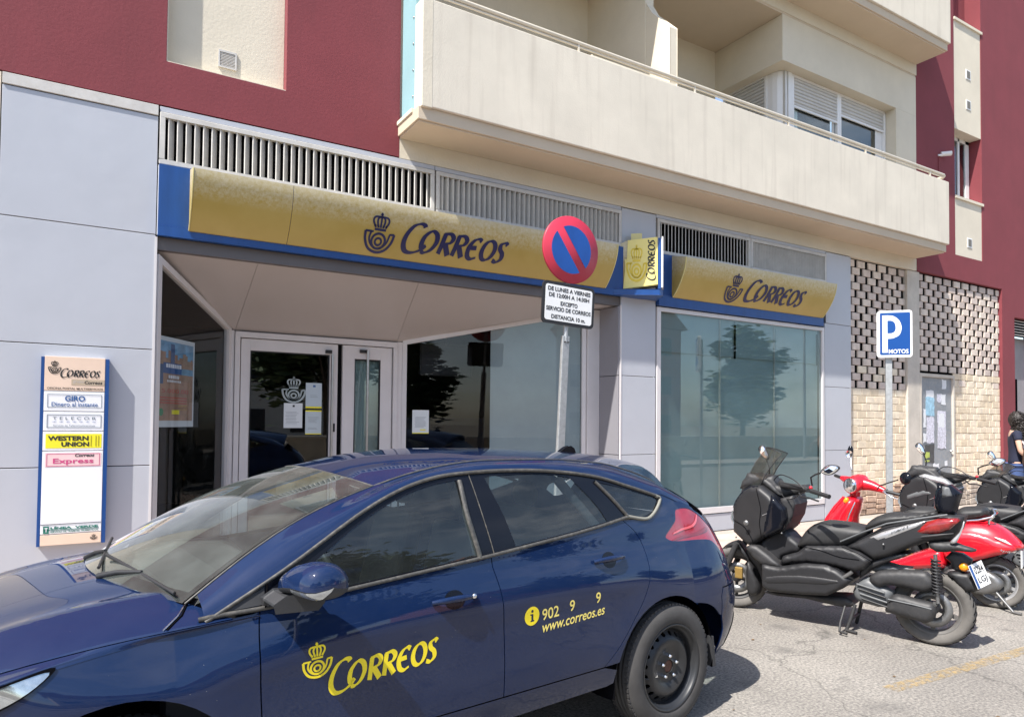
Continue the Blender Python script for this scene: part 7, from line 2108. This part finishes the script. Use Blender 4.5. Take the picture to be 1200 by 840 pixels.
    if silver_top:
        pillow('silver_panel', [(1.40, 1.10), (1.30, 1.14), (1.10, 1.10), (0.98, 1.00), (1.06, 1.02), (1.24, 1.06)], 0.205, 0.03, M['silver'], t, h=0.025, base=0.9, wfun=taper)
        pillow('silver_panel', [(1.50, 0.90), (1.30, 0.98), (1.16, 0.94), (1.30, 0.90), (1.46, 0.84)], 0.235, 0.03, M['greyplast'], t, h=0.025, base=0.9, wfun=taper)
    if backrest:
        PW('backrest', 'backrest', 0.09, 0.05, M['gloss'], base=0.45, sm_=False)
        PW('backrest_reflection', 'backface', 0.004, 0.02, M['greyplast'], y0=0.088, base=0.5, sm_=False)  # grey patch stands in for the pale reflection on the glossy backrest
    MB().lathe([(0, 0.004), (0.020, 0.003), (0.023, -0.002)], 'y', (1.375, 0.235, 0.80), 16).build('badge', M['alu'], t)
    v, f_ = font_mesh('X-MAX', 1.0, 0.02, 0.3, 'CENTER', 1.0, 0.17, 0.030)
    if stripe:
        a_ = R(-29); MB().add([(0.19 - a * math.cos(a_) - c * math.sin(a_) * -1.0, 0.1865, 0.862 - a * math.sin(a_) + c * math.cos(a_)) for a, c in v], f_).build('lettering', M['greyplast'], t)
    return t
SA = R(107.6)
maxi_scooter('large matt black scooter with dusty rear wheel nearest the blue car', (5.556, -4.120, 0), SA)
maxi_scooter('black scooter without screen parked beyond the red one', (8.25, -4.10, 0), SA, screen=False, silver_top=True, backrest=False, plate=False, stripe=None)
maxi_scooter('farthest dark scooter with short screen by the right edge', (9.95, -3.95, 0), SA, sc_screen=0.55, backrest=False, plate=False, scale=0.92, stripe=None)

# --- the red scooter
V_ = VESPA
vs = thing('motor_scooter', 'bright red classic scooter with round headlamp between the black ones', 'scooter', (7.165, -3.842, 0), SA)
def PV(nm, key, W, rnd, m, y0=0.0, base=0.4, h=0.022, sm_=True, loop=None, pw=0.5):
    lp = loop or V_[key]
    if sm_: lp = smooth(lp, True, 3)
    return pillow(nm, lp, W, rnd, m, vs, h=h, y0=y0, base=base, pw=pw)
wrr = scwheel(vs, 0.0, 0.232, 0.232, 0.11, M['silver'], spokes=5)
scwheel(vs, 1.34, 0.225, 0.225, 0.10, M['silver'], turn=R(25))
PV('rear_cowl', None, 0.20, 0.18, M['vred'], base=0.15, loop=[(0.42, 0.47), (0.40, 0.62), (0.33, 0.75), (0.212, 0.79), (0.081, 0.79), (-0.017, 0.762), (-0.112, 0.70), (-0.21, 0.588), (-0.169, 0.545), (-0.014, 0.482), (0.12, 0.425), (0.25, 0.36), (0.36, 0.36)])
PV('side_cowl', None, 0.045, 0.10, M['vred'], y0=0.165, base=0.0, loop=[(0.40, 0.50), (0.34, 0.66), (0.18, 0.70), (0.0, 0.66), (-0.17, 0.575), (0.0, 0.49), (0.2, 0.41), (0.33, 0.38)])
PV('floorboard', None, 0.19, 0.06, M['vred'], base=0.5, loop=[(0.95, 0.30), (0.80, 0.34), (0.668, 0.41), (0.5, 0.485), (0.40, 0.49), (0.38, 0.33), (0.50, 0.30), (0.69, 0.265), (0.95, 0.24)])
PV('front_shield', None, 0.23, 0.20, M['vred'], base=0.25, loop=[(1.49, 0.50), (1.453, 0.665), (1.38, 0.779), (1.292, 0.892), (1.237, 0.935), (1.146, 0.915), (1.15, 0.80), (1.18, 0.66), (1.10, 0.42), (0.95, 0.28), (1.10, 0.25), (1.30, 0.36)])
MB().tube([(1.30, 0.02, 0.91), (1.385, 0.03, 0.79), (1.46, 0.03, 0.66), (1.50, 0.03, 0.52)], [0.02, 0.03, 0.035, 0.03], 10).build('horn_cover', M['vred'], vs)
MB().tube([(1.16, 0.17, 0.88), (1.20, 0.215, 0.76), (1.24, 0.235, 0.62), (1.22, 0.23, 0.45)], 0.007, 8).build('shield_trim', M['chrome'], vs)
PV('front_mudguard', None, 0.075, 0.06, M['vred'], base=0.4, loop=[(1.56, 0.30), (1.52, 0.44), (1.40, 0.50), (1.22, 0.44), (1.12, 0.30), (1.16, 0.28), (1.26, 0.36), (1.40, 0.40), (1.50, 0.34)])
MB().tube([(1.22, 0, 0.85), (1.20, 0, 0.98)], 0.05, 12).build('steering_neck', M['vred'], vs)
# headset turned to the left
hs = MB()
rows = []
c0 = Vector((1.17, 0.04, 1.06)); ax = Vector((0.42, 0.90, -0.08)).normalized(); lat = Vector((-ax.y, ax.x, 0))
for (d, r_, dz) in ((0.10, 0.072, -0.01), (0.085, 0.082, -0.008), (0.04, 0.088, 0.0), (-0.02, 0.085, 0.01), (-0.08, 0.070, 0.015), (-0.12, 0.04, 0.015), (-0.135, 0.005, 0.012)):
    rows.append([tuple(c0 + ax * d + lat * (r_ * 1.05 * math.cos(a)) + Vector((0, 0, dz + r_ * math.sin(a)))) for a in [2 * math.pi * k / 20 for k in range(20)]])
hs.grid(rows, closed_u=True)
hs.build('headset', M['vred'], vs)
b = MB(); b.tube([tuple(c0 + lat * 0.03 + ax * -0.02), tuple(c0 + lat * 0.14 + ax * -0.05 - Vector((0, 0, .02))), tuple(c0 + lat * 0.26 + ax * -0.07 - Vector((0, 0, 0.06)))], [0.07, 0.05, 0.028], 14)
b.tube([tuple(c0 - lat * 0.03 + ax * -0.02), tuple(c0 - lat * 0.14 + ax * -0.05 + Vector((0, 0, .01))), tuple(c0 - lat * 0.25 + ax * -0.07 + Vector((0, 0, 0.03)))], [0.07, 0.05, 0.026], 14)
b.build('bar_cover', M['vred'], vs)
lm = MB(); q = c0 + ax * 0.100 - Vector((0, 0, 0.01))
rows = []
for d, r_ in ((0.0, 0.076), (0.012, 0.078), (0.018, 0.071)):
    rows.append([tuple(q + ax * d + lat * (r_ * math.cos(a)) + Vector((0, 0, r_ * math.sin(a)))) for a in [2 * math.pi * k / 24 for k in range(24)]])
lm.grid(rows, closed_u=True); lr = lm.build('headlamp_ring', M['chrome'], vs)
rows = []
for d, r_ in ((0.016, 0.070), (0.026, 0.05), (0.032, 0.025), (0.034, 0.001)):
    rows.append([tuple(q + ax * d + lat * (r_ * math.cos(a)) + Vector((0, 0, r_ * math.sin(a)))) for a in [2 * math.pi * k / 24 for k in range(24)]])
MB().grid(rows, closed_u=True).build('headlamp_glass', mat('headlamp_lens', (0.5, 0.52, 0.54), 0.06, metal=0.9, var=0.45, vs=45, coord='O'), lr)
PV('indicator', 'indicator', 0.02, 0.012, M['amber'], y0=0.165, base=0.5)
gl_ = c0 + lat * 0.26 + ax * -0.07 - Vector((0, 0, 0.06)); gr_ = c0 - lat * 0.25 + ax * -0.07 + Vector((0, 0, 0.03))
gdir = (lat * 0.9 - ax * 0.35 - Vector((0, 0, .22))).normalized()
MB().tube([tuple(gl_), tuple(gl_ + gdir * 0.14)], 0.017, 12).build('grip', M['black'], vs)
gdr = (-lat * 0.9 - ax * 0.3 + Vector((0, 0, .1))).normalized()
MB().tube([tuple(gr_), tuple(gr_ + gdr * 0.13)], 0.017, 12).build('grip', M['black'], vs)
MB().tube([tuple(gl_ - lat * .02), tuple(gl_ + gdir * 0.02)], 0.026, 12).build('switch_block', M['chrome'], vs)
MB().tube([tuple(gl_ + ax * .03), tuple(gl_ + ax * .06 + gdir * 0.08 - Vector((0, 0, .02))), tuple(gl_ + ax * .05 + gdir * 0.15 - Vector((0, 0, .035)))], 0.006, 6).build('brake_lever', M['chrome'], vs)
ma = [(0.953, 0.17, 1.025), (0.93, 0.19, 1.06), (0.84, 0.22, 1.10), (0.751, 0.25, 1.135)]
MB().tube(ma, 0.006, 8).build('mirror_arm', M['black'], vs)
fm = Vector((0.69, 0.27, 1.155)); b = MB(); nrm_ = Vector((0.55, 0.80, 0.1)).normalized(); u_ = nrm_.cross(Vector((0, 0, 1))).normalized(); v_ = u_.cross(nrm_)
rows = []
for d, r_ in ((0.028, 0.001), (0.022, 0.03), (0.010, 0.052), (0.0, 0.060), (-0.012, 0.060)):
    rows.append([tuple(fm + nrm_ * d + u_ * (r_ * math.cos(a)) + v_ * (r_ * math.sin(a))) for a in [2 * math.pi * k / 20 for k in range(20)]])
b.grid(rows, closed_u=True); mm1 = b.build('mirror', M['gloss'], vs)
MB().grid([[tuple(fm - nrm_ * 0.0125 + u_ * (r_ * math.cos(a)) + v_ * (r_ * math.sin(a))) for a in [2 * math.pi * k / 20 for k in range(20)]] for r_ in (0.062, 0.001)], closed_u=True).build('mirror_rim', M['chrome'], mm1)
MB().tube([(1.267, -0.12, 1.189), (1.285, -0.16, 1.25), (1.296, -0.20, 1.34)], 0.006, 8).build('mirror_arm', M['chrome'], vs)
fm2 = Vector((1.305, -0.22, 1.385)); b = MB(); b.ball(tuple(fm2), 1.0, 16, 8, sq=(0.028, 0.030, 0.055)); b.build('mirror', M['gloss'], vs)
MB().lathe([(0, -0.004), (0.034, -0.002), (0.038, 0.004)], 'y', (1.31, -0.185, 1.352), 16).build('mirror_glint', M['chrome'], vs)
PV('seat', 'seat', 0.15, 0.07, M['seatvinyl'], base=0.35)
PV('seat', None, 0.15, 0.07, M['seatvinyl'], base=0.35, loop=[(0.75, 0.80), (0.68, 0.86), (0.5, 0.875), (0.30, 0.87), (0.27, 0.80), (0.4, 0.77), (0.65, 0.76)])
for y in (0.13, -0.13):
    MB().tube([(0.218, y, 0.782), (0.12, y, 0.800), (0.02, y * .95, 0.835), (-0.005, y * .8, 0.865), (0.012, y * .5, 0.888), (0.03, 0, 0.892)], 0.010, 8).build('grab_rail', M['chrome'], vs)
MB().tube([(0.0, 0.11, 0.845), (0.04, 0.12, 0.80), (0.042, 0.12, 0.77)], 0.010, 8).build('grab_rail', M['chrome'], vs)
PV('tail_lamp', 'tail_light', 0.055, 0.03, M['redlens'], base=0.5)
MB().tube([(-0.01, 0.196, 0.665), (-0.08, 0.180, 0.635), (-0.135, 0.155, 0.600)], [0.004, 0.014, 0.004], 8).build('side_flash', M['pvc'], vs)
MB().box(-0.20, -0.19, -0.09, 0.09, 0.40, 0.55).build('number_plate', M['white'], vs)
v, f_ = font_mesh('Vespa', 1.0, 0.0, 0.35, 'CENTER', 1.0, 0.14, 0.035)
MB().add([(-0.06 - a * 0.92 , 0.204 - 0.28 * max(0, a), 0.560 + c - a * 0.26) for a, c in v], f_).build('lettering', M['chrome'], vs)
PV('engine_case', None, 0.05, 0.04, M['alu'], y0=0.10, base=0.5, loop=[(0.40, 0.28), (0.24, 0.36), (0.05, 0.34), (-0.06, 0.26), (-0.03, 0.18), (0.10, 0.125), (0.213, 0.145), (0.36, 0.18)])
PV('under_tray', None, 0.12, 0.04, M['blackplast'], base=0.6, loop=[(0.42, 0.34), (0.16, 0.44), (0.0, 0.50), (-0.02, 0.45), (0.10, 0.36), (0.3, 0.25), (0.42, 0.25)])
b = MB()
for y in (0.10, -0.10): b.tube([(0.02, y, 0.19), (-0.06, y * 1.3, 0.10), (-0.14, y * 1.6, 0.012)], 0.012, 8)
b.tube([(-0.14, 0.17, 0.015), (-0.20, 0.19, 0.015)], 0.012, 8); b.tube([(-0.06, -0.13, 0.10), (-0.06, 0.13, 0.10)], 0.010, 8)
b.build('centre_stand', M['alu'], vs)
MB().tube([(0.05, -0.12, 0.22), (-0.15, -0.14, 0.26), (-0.26, -0.14, 0.27)], [0.03, 0.045, 0.04], 10).build('exhaust', M['alu'], vs)
# ================================================================== the woman at the right edge
pe = thing('person', 'woman with long dark curly hair in a navy top with a brown shoulder bag', 'person', (12.85, -1.62, 0.13), R(30))
skin = mat('skin', (0.55, 0.34, 0.25), 0.55, var=0.06); hairm = mat('dark_hair', (0.018, 0.013, 0.011), 0.55, var=0.3, vs=30, bump=0.6, bs=60, bdist=0.01)
top = mat('navy_top', (0.010, 0.013, 0.034), 0.85, var=0.2, vs=6, bump=0.3, bs=14, bdist=0.02); jeans = mat('blue_jeans', (0.045, 0.08, 0.20), 0.85, var=0.25, vs=8)
bagm = mat('brown_bag', (0.075, 0.045, 0.03), 0.6, var=0.35, vs=9)
def skinned(name, joints, edges, m, parent, sub=2, root=0):
    me = bpy.data.meshes.new(name); me.from_pydata([j[:3] for j in joints], edges, []); me.update()
    me.materials.append(m)
    o = bpy.data.objects.new(name, me); link(o, parent)
    md = o.modifiers.new('skin', 'SKIN'); md.use_smooth_shade = True
    me.skin_vertices  if hasattr(me, 'skin_vertices') else None
    bm = bmesh.new(); bm.from_mesh(me); ly_ = bm.verts.layers.skin.verify()
    for i, v in enumerate(bm.verts):
        r_ = joints[i][3]; v[ly_].radius = r_ if isinstance(r_, tuple) else (r_, r_); v[ly_].use_root = (i == root)
    bm.to_mesh(me); bm.free()
    s2 = o.modifiers.new('sub', 'SUBSURF'); s2.levels = sub; s2.render_levels = sub
    return o
# body as one surface: her back to the camera, left arm bent over the bag (local y- is towards the street)
J = [(0, 0, 0.95, (0.15, 0.10)), (0, 0, 1.12, (0.125, 0.09)), (0, 0.01, 1.30, (0.155, 0.10)), (0, 0.0, 1.42, (0.13, 0.075)), (0, 0.0, 1.50, (0.05, 0.05)), (0, -0.01, 1.56, (0.055, 0.06)), (0, -0.01, 1.64, (0.078, 0.09)), (0, 0.0, 1.71, (0.065, 0.075)),
     (-0.16, 0, 1.41, 0.055), (-0.215, -0.01, 1.27, 0.045), (-0.235, -0.03, 1.13, 0.038), (-0.20, -0.16, 1.02, 0.030), (-0.17, -0.22, 1.0, 0.026),
     (0.16, 0, 1.41, 0.055), (0.215, -0.01, 1.27, 0.045), (0.235, -0.03, 1.13, 0.038), (0.22, -0.14, 0.98, 0.030), (0.20, -0.19, 0.94, 0.026),
     (-0.10, 0, 0.88, 0.095), (-0.10, -0.01, 0.50, 0.062), (-0.10, 0.02, 0.10, 0.042), (-0.10, -0.10, 0.035, 0.035),
     (0.10, 0, 0.88, 0.095), (0.10, -0.01, 0.50, 0.062), (0.10, 0.02, 0.10, 0.042), (0.10, -0.10, 0.035, 0.035)]
E_ = [(0, 1), (1, 2), (2, 3), (3, 4), (4, 5), (5, 6), (6, 7), (3, 8), (8, 9), (9, 10), (10, 11), (11, 12), (3, 13), (13, 14), (14, 15), (15, 16), (16, 17), (0, 18), (18, 19), (19, 20), (20, 21), (0, 22), (22, 23), (23, 24), (24, 25)]
skinned('body', J, E_, skin, pe)
# hands: palm and five fingers
for sx, (hx, hy, hz) in ((-1, (-0.165, -0.235, 0.995)), (1, (0.195, -0.205, 0.93))):
    jh = [(hx, hy, hz, 0.026), (hx - sx * 0.01, hy - 0.055, hz - 0.02, 0.028)]; eh = [(0, 1)]
    for k in range(4):
        o_ = len(jh); fx = hx - sx * 0.01 + (k - 1.5) * 0.017
        L_ = (0.03, 0.036, 0.034, 0.027)[k]
        jh += [(fx, hy - 0.075, hz - 0.03, 0.0095), (fx, hy - 0.075 - L_ * .6, hz - 0.05, 0.0085), (fx, hy - 0.072 - L_ * .6, hz - 0.05 - L_ * .8, 0.0075)]
        eh += [(1, o_), (o_, o_ + 1), (o_ + 1, o_ + 2)]
    o_ = len(jh); jh += [(hx - sx * 0.035, hy - 0.03, hz - 0.005, 0.010), (hx - sx * 0.045, hy - 0.06, hz - 0.03, 0.009)]; eh += [(0, o_), (o_, o_ + 1)]
    skinned('hand', jh, eh, skin, pe, 1)
JT = [(0, 0, 0.90, (0.175, 0.125)), (0, 0, 0.98, (0.17, 0.12)), (0, 0, 1.12, (0.14, 0.105)), (0, 0.01, 1.30, (0.17, 0.115)), (0, 0.0, 1.42, (0.14, 0.088)), (0, 0.0, 1.475, (0.075, 0.065)), (-0.165, 0, 1.41, 0.068), (-0.215, -0.01, 1.29, 0.060), (0.165, 0, 1.41, 0.068), (0.215, -0.01, 1.29, 0.060)]
skinned('top', JT, [(0, 1), (1, 2), (2, 3), (3, 4), (4, 5), (4, 6), (6, 7), (4, 8), (8, 9)], top, pe)
skinned('jeans', [(0, 0, 0.95, (0.165, 0.115)), (-0.10, 0, 0.86, 0.108), (-0.10, -0.01, 0.50, 0.075), (-0.10, 0.02, 0.13, 0.060), (0.10, 0, 0.86, 0.108), (0.10, -0.01, 0.50, 0.075), (0.10, 0.02, 0.13, 0.060)], [(0, 1), (1, 2), (2, 3), (0, 4), (4, 5), (5, 6)], jeans, pe)
# face parts (turned away from the street)
fc = MB(); fc.ball((0, 0.085, 1.625), 1.0, 8, 6, sq=(0.012, 0.018, 0.02)); fc.build('nose', skin, pe)
for s in (-1, 1):
    MB().ball((s * 0.03, 0.075, 1.65), 0.011, 8, 6).build('eye', M['white'], pe); MB().ball((s * 0.082, 0.0, 1.635), 1.0, 8, 6, sq=(0.01, 0.02, 0.032)).build('ear', skin, pe)
MB().ball((0, 0.078, 1.59), 1.0, 8, 6, sq=(0.024, 0.008, 0.008)).build('mouth', mat('lips', (0.45, 0.12, 0.10), 0.5), pe)
# curly hair: mass plus many small curls
hb_ = MB(); rnd = random.Random(11)
hb_.ball((0, -0.02, 1.64), 1.0, 16, 10, sq=(0.125, 0.125, 0.135)); hb_.ball((0, -0.06, 1.48), 1.0, 16, 10, sq=(0.155, 0.10, 0.19))
for k in range(340):
    a = rnd.uniform(0, 2 * math.pi); z = rnd.uniform(1.28, 1.78)
    rr_ = 0.125 * math.sqrt(max(0.02, 1 - ((z - 1.64) / 0.15) ** 2)) if z > 1.62 else 0.125 + 0.035 * math.sin((1.62 - z) * 8)
    x = rr_ * math.cos(a) * 1.05; y = -0.03 + rr_ * math.sin(a) * (0.95 if z > 1.6 else 0.75) - (0.03 if z < 1.6 else 0)
    if y > 0.06 and z < 1.70: continue
    r0 = rnd.uniform(0.010, 0.018); ph = rnd.uniform(0, 6); pts = []
    for j in range(7): pts.append((x + r0 * math.cos(ph + j * 1.5), y + r0 * math.sin(ph + j * 1.5), z - j * 0.011))
    hb_.tube(pts, 0.0075, 4)
hb_.build('hair', hairm, pe)
bg_ = thing('shoulder_bag', 'brown slouchy shoulder bag at the back of the woman', 'bag', (12.74, -1.83, 1.05), R(30))
pillow('bag_body', smooth([(-0.17, 0.0), (-0.20, 0.12), (-0.16, 0.24), (0.0, 0.28), (0.15, 0.24), (0.18, 0.10), (0.15, -0.02), (0.0, -0.05)], True, 3), 0.07, 0.09, bagm, bg_, h=0.025, base=0.3)
b = MB(); b.tube([(-0.12, 0.0, 0.24), (0.0, 0.06, 0.36), (0.12, 0.10, 0.45), (0.24, 0.14, 0.50)], 0.014, 6); b.build('strap', mat('pale_strap', (0.5, 0.45, 0.45), 0.6), bg_)
MB().box(-0.14, 0.14, -0.074, -0.070, 0.13, 0.138).build('zip', M['alu'], bg_)

# ================================================================== small marks on the asphalt
yl = faded('worn_yellow_paint', (0.46, 0.32, 0.13), 0.43)
b = MB(); b.add([(4.35, -4.53, 0.004), (6.6, -4.63, 0.004), (6.6, -4.53, 0.004), (4.35, -4.43, 0.004)], [(0, 1, 2, 3)])
b.build('yellow_line', yl, kind='structure')
lv = mat('dry_leaf', (0.12, 0.07, 0.03), 0.8, var=0.3)
rnd = random.Random(8)
b = MB()
for k in range(60):
    x = rnd.uniform(1.5, 9); y = rnd.uniform(-5.6, -2.2); a = rnd.uniform(0, 6); l = rnd.uniform(0.006, 0.018)
    b.add([(x + l * math.cos(a + q), y + l * 0.6 * math.sin(a + q), 0.004 + 0.003 * (q % 2)) for q in (0, 1.6, 3.1, 4.7)], [(0, 1, 2, 3)])
b.build('leaf_litter', lv, kind='stuff')
